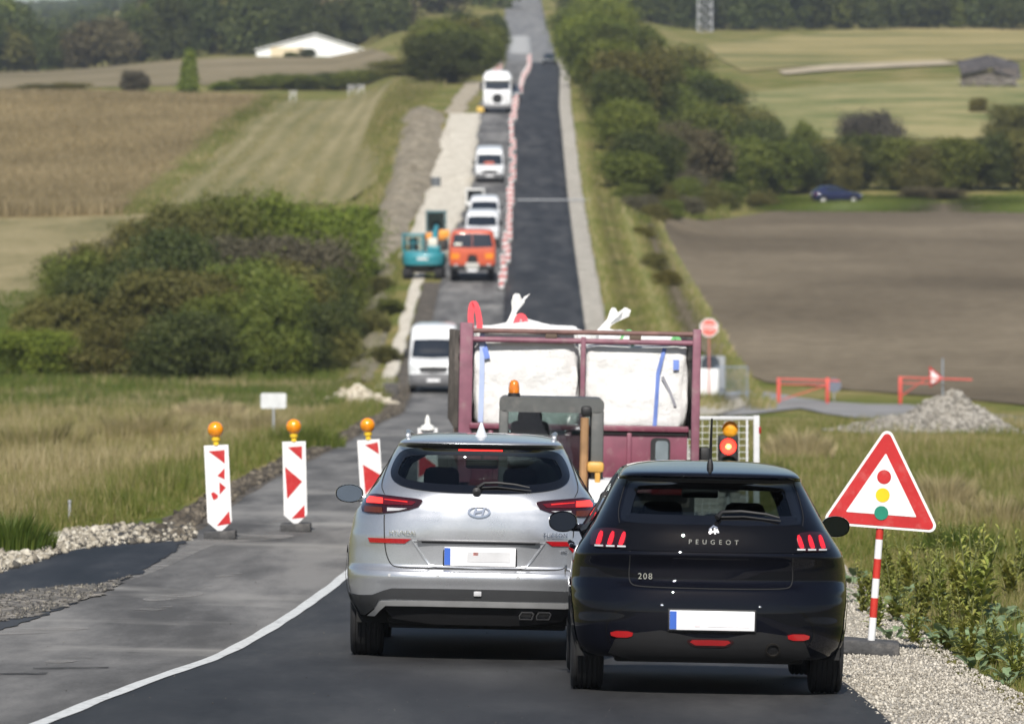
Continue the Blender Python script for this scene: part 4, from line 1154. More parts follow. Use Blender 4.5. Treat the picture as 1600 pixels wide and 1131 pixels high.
# ---- black hatchback ----
def black_hatch():
    car = empty('hatchback', (0, 0, 0), 'black hatchback with claw tail lights, the car closest to the camera', 'car', 'cars waiting in the near lane')
    rows = [
        (.19, .72, .16, .62, 3.4, 3.95, .7), (.24, .80, .075, .64, 3.4, 4.0, .7), (.32, .845, .028, .66, 3.3, 4.03, .75), (.42, .860, .006, .68, 3.3, 4.05, .8), (.50, .864, .0, .70, 3.2, 4.05, .8),
        (.56, .866, .004, .70, 3.2, 4.05, .8), (.61, .866, .014, .70, 3.1, 4.04, .8), (.640, .865, .026, .70, 3.1, 4.02, .8), (.66, .864, .050, .70, 3.1, 4.0, .8), (.70, .862, .082, .70, 3.0, 3.96, .8),
        (.76, .858, .080, .70, 3.0, 3.85, .75), (.82, .848, .052, .70, 3.0, 3.60, .7), (.850, .838, .030, .68, 2.9, 3.45, .6), (.870, .828, .036, .68, 2.9, 3.35, .5), (.92, .795, .066, .66, 2.9, 3.2, .36),
        (.98, .755, .085, .64, 2.9, 3.05, .30), (1.03, .722, .115, .62, 2.9, 2.93, .28), (1.07, .700, .155, .60, 2.9, 2.83, .27), (1.14, .662, .235, .57, 2.9, 2.67, .26), (1.21, .626, .305, .54, 2.9, 2.5, .26),
        (1.27, .594, .345, .52, 3.0, 2.36, .25), (1.300, .578, .345, .50, 3.1, 2.28, .25), (1.312, .571, .240, .50, 3.4, 2.25, .26), (1.325, .562, .215, .50, 3.5, 2.22, .28), (1.338, .553, .225, .52, 3.3, 2.18, .3), (1.356, .54, .36, .54, 3.0, 2.13, .33),
        (1.380, .50, .66, .5, 2.7, 2.0, .4), (1.398, .42, .95, .4, 2.4, 1.87, .35), (1.410, .30, 1.15, .3, 2.2, 1.74, .25), (1.415, .18, 1.3, .12, 2, 1.6, .12)]
    sh = Shell(rows)
    lv = np.unique(np.concatenate([np.linspace(.19, 1.415, 112), sh.ctrl]))
    win = densify(mirror_poly(chaikin([(0, 1.300), (.30, 1.298), (.47, 1.290), (.50, 1.27), (.535, 1.16), (.558, 1.07), (.55, 1.045), (.52, 1.035), (.25, 1.03), (0, 1.03)], 1, closed=False)), .04)
    side1 = [(.75, 1.10), (.95, 1.02), (1.8, .98), (1.8, 1.27), (1.3, 1.28), (.95, 1.25)]
    side2 = [(1.87, .98), (2.75, .96), (2.55, 1.10), (2.25, 1.25), (1.87, 1.27)]
    wsn = [(-.57, 1.0), (.57, 1.0), (.52, 1.15), (.43, 1.29), (0, 1.295), (-.43, 1.29), (-.52, 1.15)]
    spec = dict(win=win, sidewin=[side1, side2], windscreen=wsn, ry=.73, fy=3.27, r=.312, tw=.205, track=.745, yhalf=1.1, levels=lv, paint=M_BLACKP,
                belt=.98, pan=.22, cabw=.60, seat_r=1.15, seat_f=2.0, seat_top=1.02, dash=2.6, mirz=1.20,
                floor=lambda x, y: np.where(y < .5, .225, .25))
    car_common(car, sh, spec)
    m = MB(); patch(m, mirror_poly([(0, 1.028), (.56, 1.034), (.60, .985), (.585, .93), (.56, .872), (0, .868)]), sh.rear, .006, .04); m.build('light_panel', M_GLOSSBLK, car, fixn=False)
    m = MB(); patch(m, mirror_poly([(0, .352), (.10, .355), (.30, .395), (.48, .372), (.58, .335), (.62, .25), (.45, .205), (0, .205)]), sh.rear, .008, .04); m.build('diffuser', M_DARKPL, car, fixn=False)
    lit = pm('claw_lamp', (.7, .02, .03), .25, emit=(1, .015, .05), estr=.22)
    for s in (-1, 1):
        f = (lambda p: p) if s > 0 else flipx
        tl = chaikin([(.515, .985), (.62, 1.000), (.715, .985), (.735, .93), (.735, .880), (.53, .878)], 1)
        m = MB(); patch(m, f(tl), sh.rear, .012, .03, .012); t = m.build('tail_light', M_TAILDK, car, fixn=False)
        for k, cx in enumerate((.545, .612, .680)):
            m = MB(); patch(m, f(chaikin([(cx-.026, .972), (cx-.006, .978), (cx+.022, .900), (cx+.016, .893), (cx-.006, .893)], 1)), sh.rear, .0165, .03, .004); m.build('claw', lit, t, fixn=False)
            m = MB(); patch(m, f([(cx-.022, .890), (cx+.028, .890), (cx+.028, .881), (cx-.022, .881)]), sh.rear, .0165, .03, .003); m.build('lamp_base', M_CLEARL, t, fixn=False)
        m = MB(); patch(m, f(chaikin([(.470, .385), (.610, .385), (.600, .348), (.478, .348)], 1)), sh.rear, .014, .03, .01); m.build('reflector', pm('bright_reflector', (.34, .008, .010), .2, coat=1), car, fixn=False)
        # bumper corner insert
        m = MB(); strip_line(m, [(s*p[0], p[1]) for p in linspl([(.44, .565), (.55, .53), (.635, .44), (.64, .36), (.58, .25)])], .010, sh.rear, .004); m.build('bumper_insert_edge', M_GLOSSBLK, car, fixn=False)
        mirror_unit(car, s, s*.895, 2.45, .995, .185, .135, M_BLACKP, M_MIRROR_DK)
        for yc in (.73, 3.27):
            a0 = [(yc+.385*math.cos(t), .312+.385*math.sin(t)) for t in np.linspace(-.15, math.pi+.15, 24)]
            a1 = [(yc+.345*math.cos(t), .312+.345*math.sin(t)) for t in np.linspace(-.15, math.pi+.15, 24)]
            m = MB(); m.add([sh.side(p[0], max(p[1], .2), .008, s) for p in a0] + [sh.side(p[0], max(p[1], .2), .008, s) for p in a1], [[i, i+1, 24+i+1, 24+i] for i in range(23)]); m.build('arch_trim', M_GLOSSBLK, car, fixn=False)
        [MB().box((s*(float(sh.W(.86))+.012), yh, .86), (.03, .22, .03), 0, .012).build('door_handle', M_BLACKP, car) for yh in (1.62, 2.62)]
    m = MB()
    for s in (-1, 1):
        strip_line(m, [(s*p[0], p[1]) for p in linspl([(.500, .868), (.500, .80), (.505, .72), (.495, .67), (.46, .655), (.30, .650), (0, .648)])], .006, sh.rear, .002)
        strip_line(m, [(s*p[0], p[1]) for p in linspl([(.565, 1.035), (.575, 1.10), (.545, 1.22), (.515, 1.30)])], .005, sh.rear, .002)
    m.build('tailgate_seam', M_SEAM, car, fixn=False)
    plate(car, sh, .008, .458, .522, .118, .014, marks=[(-.09, .035, 0, .075, pm('plate_pale_red', (.70, .60, .62), .5)), (.10, .26, -.012, .05, pm('plate_pale', (.72, .70, .72), .5))])
    for s in (-1, 1): MB().box((s*.300, sh.rear(.3, .545).y-.004, .545), (.02, .012, .012), 0, .004).build('plate_clip', M_CHROME, car)
    m = MB(); patch(m, mirror_poly(chaikin([(0, .349), (.12, .349), (.150, .335), (.11, .302), (0, .300)], 1, closed=False)), sh.rear, .012, .03, .012); fg = m.build('fog_light', M_TAILDK, car, fixn=False)
    m = MB(); patch(m, mirror_poly([(0, .344), (.11, .342), (.125, .330), (.09, .312), (0, .312)]), sh.rear, .016, .03, .004); m.build('fog_lens', pm('fog_lens', (.26, .008, .010), .12, coat=1), fg, fixn=False)
    e = MB(); band(e, oval(.385, .292, .045, .040), oval(.385, .292, .036, .031), lambda x, z, o: sh.rear(x, z, o), .02, sub=1, thick=.06); e.build('exhaust_tip', pm('sooty_pipe', (.06, .055, .05), .4, metal=.8), car, fixn=False)
    pe = pm('bright_letters', (.82, .82, .83), .15, metal=1.0)
    text_mesh('lettering', 'PEUGEOT', .040, pe, car, (.010, sh.rear(.01, .930).y-.014, .930), (R(90), 0, 0), stretch=2.1)
    text_mesh('lettering', '208', .052, pe, car, (-.405, sh.rear(-.405, .715).y-.012, .715), (R(90), 0, R(-9)), stretch=1.25)
    # emblem: a small upright beast shape reduced to bars on a shield, as it reads in the photo
    m = MB()
    for pts in ([(-.028, .998), (.0, 1.022), (.024, 1.010)], [(-.016, 1.005), (-.022, .975)], [(.006, 1.012), (.010, .975)], [(-.030, .985), (.022, .992)], [(.020, 1.005), (.030, .982)]):
        strip_line(m, pts, .010, lambda x, z, o: sh.rear(x+.010, z, o), .012)
    m.build('emblem', pe, car, fixn=False)
    m = MB(); patch(m, [(-.105, 1.300), (.105, 1.300), (.105, 1.290), (-.105, 1.290)], sh.rear, .009, .03, .004); m.build('high_brake_light', pm('unlit_lens', (.10, .02, .02), .2, coat=1), car, fixn=False)
    m = MB(); pts = [(.03, 1.052), (.06, 1.085), (.18, 1.092), (.33, 1.078), (.41, 1.058)]
    m.tube([sh.rear(p[0], p[1], .035) for p in pts], [.018, .013, .010, .008, .006], 0, 6); m.tube([sh.rear(p[0], p[1], .018) for p in [(.04, 1.068), (.2, 1.073), (.42, 1.050)]], .006, 0, 5)
    m.build('rear_wiper', M_DARKPL, car)
    m = MB(); b0 = Vector((0, .62, 1.378))
    m.lathe([(.022, -.02), (.020, .02), (.012, .05), (.006, .06)], Matrix.Translation(b0), 0, 12)
    m.tube([b0+Vector((0, 0, .05)), b0+Vector((.004, -.06, .30))], [.011, .006], 0, 8); m.build('roof_antenna', M_DARKPL, car)
    stand(car, (1109-800)/FPX*34.95, 34.95, yaw=0.0, up=.034); car.scale = (1.004, 1, 1.018)
    return car
silver_suv()
black_hatch()
# ------------------------------------------------------------------ signs, beacons, barriers near the camera
M_SIGNRED = pm('sign_red', (.43, .018, .020), .4, var=.08, scale=12, dirt=(.47, .08, .075), dscale=9)
M_SIGNWHITE = pm('sign_white', (.70, .70, .70), .4, var=.04, scale=12, dirt=(.66, .65, .63), dscale=5)
M_SIGNYEL = pm('sign_yellow', (.82, .50, .01), .4)
M_SIGNGREEN = pm('sign_green', (.012, .20, .13), .4)
M_GALV = pm('galvanised', (.42, .43, .44), .5, metal=.4, var=.12, scale=18)
M_BASE = pm('rubber_foot', (.055, .055, .056), .9, var=.25, scale=14, bump=.5, bscale=40, dirt=(.14, .13, .12), dscale=6)
M_AMBERGL = pm('amber_lamp', (.82, .27, .006), .18, coat=1, var=.25, scale=18)
M_YELPL = pm('yellow_plastic', (.80, .52, .03), .45)
M_REDPOLE = pm('red_band_paint', (.45, .03, .02), .45, var=.15)

def tri_poly(S, r, n=6):
    h = S*math.sqrt(3)/2
    c = [(0, h*2/3), (S/2, -h/3), (-S/2, -h/3)]
    out = []
    for i, p in enumerate(c):
        d = Vector(p).normalized()
        ctr = Vector(p) - d*2*r
        a0 = math.atan2(d.y, d.x)
        for k in range(n+1):
            a = a0 + R(60) - R(120)*k/n
            out.append((ctr.x+r*math.cos(a), ctr.y+r*math.sin(a)))
    return out

def warning_sign():
    s = empty('warning_sign', (0, 0, 0), 'red bordered triangular sign showing red, yellow and green dots on a striped pole', 'road sign')
    X, Y = hit(1361, 1027)
    MB().box((-.11, 0, .05), (.64, .38, .10), 0, .02).build('rubber_base', M_BASE, s)
    m = MB(); zz = [.09, .135, .27, .40, .545, .675, .83, .92, 1.6]
    p = MB().tube([(0, 0, .02), (0, 0, 1.50)], .028, 0, 14).build('pole', M_SIGNWHITE, s)
    for a, b in ((.27, .415), (.56, .705), (.85, .99)):
        MB().tube([(0, 0, a), (0, 0, b)], .0288, 0, 14, cap=False).build('red_band', M_REDPOLE, p)
    cz = 1.19; cx = .0
    T = Matrix.Translation((cx, -.035, cz))
    pl = MB().prism(tri_poly(.89, .048), .012, T, 0).build('sign_plate', M_SIGNWHITE, s)
    MB().prism(tri_poly(.825, .032), .004, Matrix.Translation((cx, -.0385, cz)), 0).build('red_border', M_SIGNRED, pl)
    MB().prism(tri_poly(.525, .006), .004, Matrix.Translation((cx, -.0415, cz-.002)), 0).build('white_field', M_SIGNWHITE, pl)
    for zz_, mt in ((.125, M_SIGNRED), (-.010, M_SIGNYEL), (-.142, M_SIGNGREEN)):
        MB().prism(oval(0, 0, .052, .052, 28), .004, Matrix.Translation((cx, -.0445, cz+zz_)), 0).build('dot', mt, pl)
    m = MB(); m.box((cx, -.012, cz-.12), (.10, .03, .03)); m.box((cx, -.012, cz+.1), (.10, .03, .03)); m.build('clamps', M_GALV, s)
    s.location = gp(X, Y, .03); s.rotation_euler = (0, R(4.3), R(-3))
warning_sign()

def beacon_panel(w, h): return [(-w/2, h), (w/2, h), (w/2, .10), (.02, .0), (-.02, .0), (-w/2, .10)]
def beacon(px, py, tilt, marks, label, lampmat, k, yaw=0.0):
    X, Y = hit(px, py)
    b = empty('beacon', gp(X, Y, .03), label, 'beacon', 'striped beacons across the closed lane')
    MB().box((0, 0, .045), (.34, .40, .09), 0, .015).build('foot', M_BASE, b)
    P = MB().prism(beacon_panel(.262, .925), .03, Matrix.Translation((0, -.015, .085)), 0).build('panel', M_SIGNWHITE, b)
    m = MB()
    for poly in marks: m.prism([(p[0], p[1]) for p in poly], .003, Matrix.Translation((0, -.0185, .085)), 0)
    m.build('stripes', M_SIGNRED, P)
    l = MB(); T = Matrix.Translation((0, 0, 1.01))
    l.lathe([(.0, 0), (.03, 0), (.03, .04), (.045, .05), (.048, .085), (.03, .10)], T, 0, 18)
    if lampmat.name.startswith('pale'):
        MB().lathe([(.10, -.02), (.085, .03), (.04, .05), (.030, .13), (.012, .17), (0, .175)], T, 0, 18).build('cap', lampmat, b)
        b.rotation_euler = (0, R(tilt), yaw)
        return b
    lo = l.build('lamp_stem', M_YELPL, b)
    g = MB(); g.lathe([(.035, .085), (.065, .105), (.084, .145), (.086, .185), (.070, .225), (.035, .248), (0, .254)], T, 0, 22)
    g.build('lamp_lens', lampmat, lo)
    b.rotation_euler = (0, R(tilt), yaw)
    return b
def conv(pts, cx, top, k): return [((x-cx)*k, .925-(y-top)*k) for x, y in pts]
k1 = .00165
beacon(344, 846, -2.6, [conv(q, 190, 284, k1*.985) for q in ([(138, 322), (245, 318), (242, 408)], [(188, 487), (240, 437), (236, 512)], [(200, 530), (242, 566), (198, 612)], [(142, 600), (160, 592), (188, 615), (184, 634), (158, 646), (148, 628)], [(168, 818), (256, 722), (262, 806)])],
       'striped beacon with broken up red marks, leftmost of the three amber lamps', M_AMBERGL, k1)
k2 = .00157*1.04
beacon(462, 834, -1.2, [conv(q, 754, 242, k2*1.02) for q in ([(712, 280), (808, 274), (806, 366)], [(690, 412), (803, 512), (700, 628)], [(726, 762), (816, 670), (816, 756)])],
       'striped beacon with a red arrow pointing right, standing between the other two amber lamps', M_AMBERGL, k2)
beacon(584, 826, -3.6, [conv(q, 1284, 250, k2*1.05) for q in ([(1258, 285), (1346, 270), (1350, 352)], [(1236, 416), (1362, 500), (1240, 620)], [(1262, 772), (1350, 680), (1350, 766)])],
       'striped beacon half hidden by the silver SUV', M_AMBERGL, k2)
beacon(668, 790, 0, [[(-.12, .85), (.12, .85), (.12, .70)], [(-.12, .6), (.12, .42), (-.12, .26)]],
       'pale topped beacon showing just above the roof of the silver SUV', pm('pale_lamp', (.75, .74, .70), .3), k2)

def fence_and_light():
    Y = 66.0
    f = empty('fence_panel', gpx(1122, Y, .02), 'white framed wire mesh panel behind the red traffic light', 'fence')
    x0, x1 = -.62, (1187-1122)/FPX*Y; H = 1.375
    m = MB(); fr = pm('white_frame', (.52, .53, .54), .45, var=.08, scale=8)
    m.box((x1-.035, 0, H/2), (.07, .05, H), 0, .008); m.box((x0+.03, 0, H/2), (.06, .05, H), 0, .008)
    m.box(((x0+x1)/2, -.001, H-.03), (x1-x0-.005, .045, .042), 0, .008); m.box(((x0+x1)/2, -.001, .12), (x1-x0-.005, .045, .05), 0, .008)
    m.box((x1-.145, 0, H/2), (.025, .04, H-.02), 0, .006)
    m.build('frame', fr, f)
    m = MB()
    for x in np.arange(x0+.10, x1-.14, .085): m.tube([(x, .0, .13), (x, .0, H-.04)], .004, 0, 5)
    for z in np.arange(.2, H-.05, .075): m.tube([(x0+.05, .006, z), (x1-.12, .006, z)], .004, 0, 5)
    m.build('wire_mesh', pm('wire', (.62, .63, .62), .5, var=.05), f)
    MB().box((x1+.004, -.012, H-.17), (.03, .035, .085), 0, .008).build('reflector', M_REFL, f)
    for x in (x0+.1, x1-.1): MB().box((x, 0, .05), (.24, .6, .10), 0, .02).build('foot', M_BASE, f)
    t = empty('traffic_light', gpx(1138, Y-.5, .02), 'portable traffic light lit red in front of the wire mesh panel', 'traffic light')
    zc = float(at(1138, 697, Y-.5).z) - t.location.z
    MB().box((0, .02, zc-.20), (.235, .16, .66), 0, .03).build('housing', M_DARKPL, t)
    M_A = pm('amber_signal', (.78, .34, .02), .25, coat=.8, var=.3, scale=12)
    for dz, mt, nm in ((.0, pm('red_signal', (.9, .05, .03), .3, emit=(1, .05, .03), estr=2.6), 'red_lens'), (.20, M_A, 'amber_lens'), (-.20, pm('green_signal', (.01, .08, .05), .2, coat=1), 'green_lens')):
        T = Matrix.Translation((.0 if dz <= 0 else .02, -.065, zc+dz)) @ Matrix.Rotation(R(90), 4, 'X')
        l = MB().lathe([(.0, .030), (.05, .024), (.085, .008), (.092, 0)], T, 0, 24).build(nm, mt, t)
        if dz == 0: MB().lathe([(0, .036), (.026, .032), (.03, .026)], T, 0, 16).build('bulb_glow', pm('signal_core', (1, .5, .1), .3, emit=(1, .45, .12), estr=4), l)
        n = 14; vs = []
        for k in range(n+1):
            a = math.pi*(.02+.96*k/n)
            for yy in (-.06, -.19 if dz != .2 else -.15): vs.append((T.translation.x+.102*math.cos(a), yy, zc+dz+.102*math.sin(a)))
        MB().add(vs, [[2*i, 2*i+1, 2*i+3, 2*i+2] for i in range(n)]).build('hood', M_A if dz == .2 else M_DARKPL, l, fixn=False)
    MB().tube([(0, .04, .1), (0, .04, zc-.45)], .03, 0, 10).build('post', M_GALV, t)
    MB().box((0, .04, .12), (.55, .45, .24), 0, .04).build('battery_box', M_DARKPL, t)
fence_and_light()

# ------------------------------------------------------------------ load of white bags on a maroon lorry
def mat_bag():
    m, nt, b = nodes_of('woven_bag'); L = nt.links.new
    vec = coords(nt)
    w = N(nt, 'ShaderNodeTexWave', Scale=28.0, Distortion=1.2, Detail=2.0); w.bands_direction = 'Z'; L(vec, w.inputs['Vector'])
    n1 = N(nt, 'ShaderNodeTexNoise', Scale=3.5, Detail=8.0, Roughness=.7); L(vec, n1.inputs['Vector'])
    n2 = N(nt, 'ShaderNodeTexNoise', Scale=14.0, Detail=6.0, Roughness=.75); L(vec, n2.inputs['Vector'])
    r1 = ramp(nt, [(.38, (.80, .80, .79)), (.64, (.73, .72, .70)), (.82, (.48, .46, .43))]); L(n1.outputs['Fac'], r1.inputs['Fac'])
    r2 = ramp(nt, [(.64, (0, 0, 0)), (.76, (.6, .6, .6))]); L(n2.outputs['Fac'], r2.inputs['Fac'])
    mx = N(nt, 'ShaderNodeMix', data_type='RGBA'); L(r2.outputs['Color'], mx.inputs[0]); L(r1.outputs['Color'], mx.inputs[6]); mx.inputs[7].default_value = (.40, .38, .36, 1)
    L(mx.outputs[2], b.inputs['Base Color']); b.inputs['Roughness'].default_value = .75
    bp = N(nt, 'ShaderNodeBump', Strength=.5, Distance=.015); L(w.outputs['Fac'], bp.inputs['Height'])
    n3 = N(nt, 'ShaderNodeTexNoise', Scale=6.0, Detail=3.0); L(vec, n3.inputs['Vector'])
    b2 = N(nt, 'ShaderNodeBump', Strength=.55, Distance=.06); L(n3.outputs['Fac'], b2.inputs['Height']); L(bp.outputs['Normal'], b2.inputs['Normal']); L(b2.outputs['Normal'], b.inputs['Normal'])
    return m
M_BAG = mat_bag()
M_MAROON = pm('maroon_paint', (.165, .042, .068), .45, var=.2, scale=5, coat=.2, dirt=(.24, .15, .15), dscale=4)
M_MAROON2 = pm('dusty_maroon', (.185, .070, .100), .6, var=.2, scale=7, dirt=(.23, .16, .16), dscale=5)
M_BLUESTR = pm('blue_webbing', (.12, .19, .48), .7, var=.2)
M_REDSTR = pm('red_webbing', (.80, .07, .09), .7, var=.2)
M_GRNSTR = pm('green_webbing', (.18, .50, .20), .7, var=.2)
M_GRIME = pm('grimy_side', (.055, .048, .042), .85, var=.45, scale=4, dirt=(.13, .11, .10), dscale=3)

def bag(lorry_m, x, y, z, w, d, h, seed, label, ruffles=()):
    """filled bulk bag; its base is at (x, y, z) on the lorry floor"""
    o = empty('bulk_bag', (0, 0, 0), label, 'bulk bag', 'white bulk bags on the maroon lorry')
    n, m_ = 44, 30; V = []; F = []
    rng = np.random.default_rng(seed)
    ph = rng.uniform(0, 6, 8)
    for j in range(m_):
        t = j/(m_-1)
        if t < .74:
            zz = h*t/.74*.95; s = 1 - .07*(1-min(t/.10, 1))**2 + .02*math.sin(math.pi*t/.74)
        else:
            q = (t-.74)/.26; zz = h*(.95+.05*math.sin(q*math.pi/2)); s = math.cos(q*math.pi/2)**.42*1.0
        for k in range(n):
            a = 2*math.pi*k/n; c, si = math.cos(a), math.sin(a); e = 2/9
            X = math.copysign(abs(c)**e, c)*w/2*s; Y = math.copysign(abs(si)**e, si)*d/2*s
            b = .022*math.sin(4*a+ph[0]+zz*4)+.010*math.sin(13*a+ph[6]+zz*3)+.012*math.sin(7*a+ph[1]-zz*9)+.010*math.sin(zz*17+ph[2]+2*a)
            if t > .66: b += .03*math.sin(9*a+ph[3])*min((t-.66)/.1, 1)*s
            X *= 1+b; Y *= 1+b
            Z = zz + (.04*math.sin(X*9+ph[4])+.035*math.sin(Y*11+ph[5]))*(1 if t > .7 else 0)*(t-.7)/.3
            V.append((X, Y, Z))
    for j in range(m_-1):
        for k in range(n): F.append([j*n+k, j*n+(k+1) % n, (j+1)*n+(k+1) % n, (j+1)*n+k])
    F.append([k for k in range(n)][::-1]); F.append([(m_-1)*n+k for k in range(n)])
    MB().add(V, F).build('sack', M_BAG, o, smooth=60)
    for (rx, ry, rh, lean, sd) in ruffles:
        r2 = None; V = []; F = []; nn = 22; lv = [(0, .14), (.25, .06), (.5, .028), (.62, .024), (.75, .040), (.9, .065), (1.0, .075)]
        for j, (t, rad) in enumerate(lv):
            for k in range(nn):
                a = 2*math.pi*k/nn; q = rad*(1+.35*math.sin(5*a+sd)*t+.18*math.sin(9*a+sd*2))
                V.append((rx+lean*t*t*rh+q*math.cos(a), ry+q*math.sin(a)*.8, h*.95+rh*t+.05*math.sin(3*a+sd)*t))
        for j in range(len(lv)-1):
            for k in range(nn): F.append([j*nn+k, j*nn+(k+1) % nn, (j+1)*nn+(k+1) % nn, (j+1)*nn+k])
        MB().add(V, F).build('filling_spout', M_BAG, o, smooth=60)
    mw = lorry_m @ Matrix.Translation((x, y, z)); o.location = mw.translation; o.rotation_euler = mw.to_euler()
    return o
def strap(o, pts, wd, mat, name='strap'):
    m = MB(); vs = []; fs = []; n = len(pts)
    for i, p in enumerate(pts):
        a = Vector(pts[max(i-1, 0)]); b = Vector(pts[min(i+1, n-1)]); d = (b-a).normalized(); s = d.cross(Vector((0, -1, 0)))
        s = s.normalized()*wd/2 if s.length > .1 else Vector((wd/2, 0, 0))
        for yy in (0, .006): vs += [Vector(p)+s+Vector((0, yy, 0)), Vector(p)-s+Vector((0, yy, 0))]
    for i in range(n-1):
        b = 4*i; fs += [[b, b+1, b+5, b+4], [b+2, b+6, b+7, b+3], [b, b+4, b+6, b+2], [b+1, b+3, b+7, b+5]]
    return m.add(vs, fs).build(name, mat, o)
def loop(o, c, w, h, wd, mat, name='lifting_loop', lean=0.0):
    pts = [(c[0]+w/2*math.cos(t)+lean*max(math.sin(t), 0)*h, c[1], c[2]+h*max(math.sin(t), -.15)) for t in np.linspace(-.15, math.pi+.15, 16)]
    return strap(o, pts, wd, mat, name)

def bag_lorry():
    t = empty('lorry', (0, 0, 0), 'maroon open lorry with railed sides carrying white bulk bags', 'lorry')
    Y = 58.0; stand(t, (901-800)/FPX*Y, Y, yaw=R(1.3), up=.034)
    M = t.matrix_world if False else Matrix.LocRotScale(t.location, t.rotation_euler, None)
    MB().box((-1.165, .05, 1.56), (.135, .10, 1.63), 0, .012).build('corner_post', M_MAROON2, t); MB().box((1.19, .05, 1.55), (.085, .10, 1.60), 0, .012).build('corner_post', M_MAROON2, t)
    MB().box((.03, .04, 1.80), (.05, .06, .90), 0, .008).build('middle_post', M_MAROON2, t)
    rl = pm('rail_brown', (.16, .085, .075), .7, var=.3, scale=6)
    MB().tube([(-1.10, .05, 2.295), (1.15, .05, 2.295)], .026, 0, 10).build('top_rail', rl, t)
    MB().tube([(-1.10, .05, 2.205), (1.15, .05, 2.205)], .030, 0, 10).build('top_rail', M_MAROON2, t)
    for x in (-.30, .56): MB().box((x, .05, 2.25), (.12, .05, .05), 0, .01).build('rail_spacer', pm('rust_block', (.10, .07, .05), .8), t)
    tb = MB(); tb.box((0, .05, .99), (2.22, .05, .60), 0, .01); tb.box((0, .02, 1.325), (2.24, .09, .06), 0, .012); tb.box((0, .02, .70), (2.24, .08, .06), 0, .012)
    for x in (-.9, -.1, .515): tb.box((x, .015, 1.0), (.05, .05, .56), 0, .01)
    tbo = tb.build('tailboard', M_MAROON, t)
    MB().box((0, .018, 1.278), (2.20, .035, .030), 0).build('hinge_shadow_gap', M_UNDER, tbo)
    MB().prism(roundrect(.735, .935, .965, 1.235, .05), .03, Matrix.Translation((0, .002, 0)), 0).build('dark_flap', M_DARKPL, tbo)
    MB().prism(roundrect(.785, .915, .995, 1.205, .035), .004, Matrix.Translation((0, -.002, 0)), 0).build('flap_pane', pm('flap_pane', (.16, .19, .21), .15, coat=1), tbo)
    fl = MB(); fl.box((0, 3.2, 1.27), (2.44, 6.3, .08), 0, .01); fl.box((-.4, 3.9, 1.05), (.12, 7.2, .28), 0); fl.box((.4, 3.9, 1.05), (.12, 7.2, .28), 0); fl.build('load_floor', M_GRIME, t)
    for sx in (-1, 1):
        m = MB(); m.box((sx*1.205, 3.2, 1.60), (.04, 6.2, .60), 0, .008)
        for z in (2.03, 2.22): m.box((sx*1.205, 3.2, z), (.05, 6.2, .055), 0, .008)
        for y in (1.2, 2.4, 3.6, 4.8, 6.25): m.box((sx*1.235, y, 1.78), (.07, .08, 1.02), 0, .008)
        m.build('side_boards', M_GRIME, t)
        MB().box((sx*1.20, 3.2, 1.98), (.02, 6.1, .40), 0).build('side_net', M_GRIME, t)
        m = MB(); m.box((sx*.93, .0, .72), (.36, .05, .13), 0, .01); lo = m.build('tail_lamp', M_TAILRED, t)
        m = MB(); m.box((sx*.95, .10, .42), (.5, .02, .55), 0); m.build('mud_flap', M_DARKPL, t)
        for y in (.95, 2.2): wheel(t, sx*.88, y, .50, .52, M_GALV, out=sx)
        wheel(t, sx*.95, 7.3, .50, .30, M_GALV, out=sx)
    MB().box((0, .12, .58), (2.3, .08, .12), 0, .02).build('rear_bumper', M_GRIME, t)
    MB().box((1.31, .45, 1.05), (.12, .10, .18), 0, .03).build('side_lamp_bracket', M_DARKPL, t)
    c = MB(); c.box((0, 7.5, 1.45), (2.36, 1.9, 1.5), 0, .12); cb = c.build('cab', M_MAROON, t)
    MB().box((0, 6.545, 1.75), (1.5, .02, .45), 0, .0).build('cab_window', M_GLOSSBLK, cb)
    b1 = bag(M, -.545, .62, 1.31, 1.07, 1.0, 1.06, 1, 'tall white bulk bag at the left of the lorry tail, blue strap on its edge')
    strap(b1, [(-.46, -.53, .96), (-.455, -.535, .5), (-.46, -.53, .05)], .05, pm('pale_blue_web', (.35, .42, .62), .7), 'strap')
    strap(b1, [(-.50, -.50, .92), (-.44, -.53, .84), (-.40, -.54, .70)], .055, M_BLUESTR, 'strap')
    loop(b1, (-.53, -.45, 1.04), .09, .22, .06, M_REDSTR, lean=-.1)
    loop(b1, (-.06, -.25, 1.04), .10, .10, .06, M_REDSTR)
    b2 = bag(M, .565, .62, 1.31, 1.07, 1.0, .88, 2, 'lower white bulk bag at the right of the lorry tail, slumped with a blue strap')
    strap(b2, [(.30, -.50, .84), (.235, -.535, .58), (.225, -.54, .3), (.21, -.535, .03)], .040, M_BLUESTR)
    strap(b2, [(.28, -.535, .55), (.36, -.53, .40), (.42, -.51, .25)], .03, pm('grey_web', (.25, .25, .28), .8))
    loop(b2, (.42, -.40, .72), .10, .22, .07, M_GRNSTR); strap(b2, [(.42, -.515, .72), (.42, -.53, .62)], .06, M_BLUESTR)
    loop(b2, (-.10, -.42, .84), .14, .17, .03, M_GRNSTR, lean=.2)
    strap(b2, [(-.17, -.45, .80), (-.14, -.49, .74)], .05, M_BLUESTR); strap(b2, [(-.45, -.45, .74), (-.46, -.50, .60)], .05, M_BLUESTR)
    m = MB(); 
    b3 = bag(M, -.30, 1.75, 1.31, 1.05, 1.05, 1.02, 3, 'white bulk bag in the second row, spout standing up at the left', ruffles=[(-.38, 0, .36, .28, 2.0)])
    b4 = bag(M, .60, 2.1, 1.31, 1.0, 1.0, .97, 4, 'white bulk bag in the second row, spout bent over to the right', ruffles=[(-.30, 0, .28, .75, 5.0)])
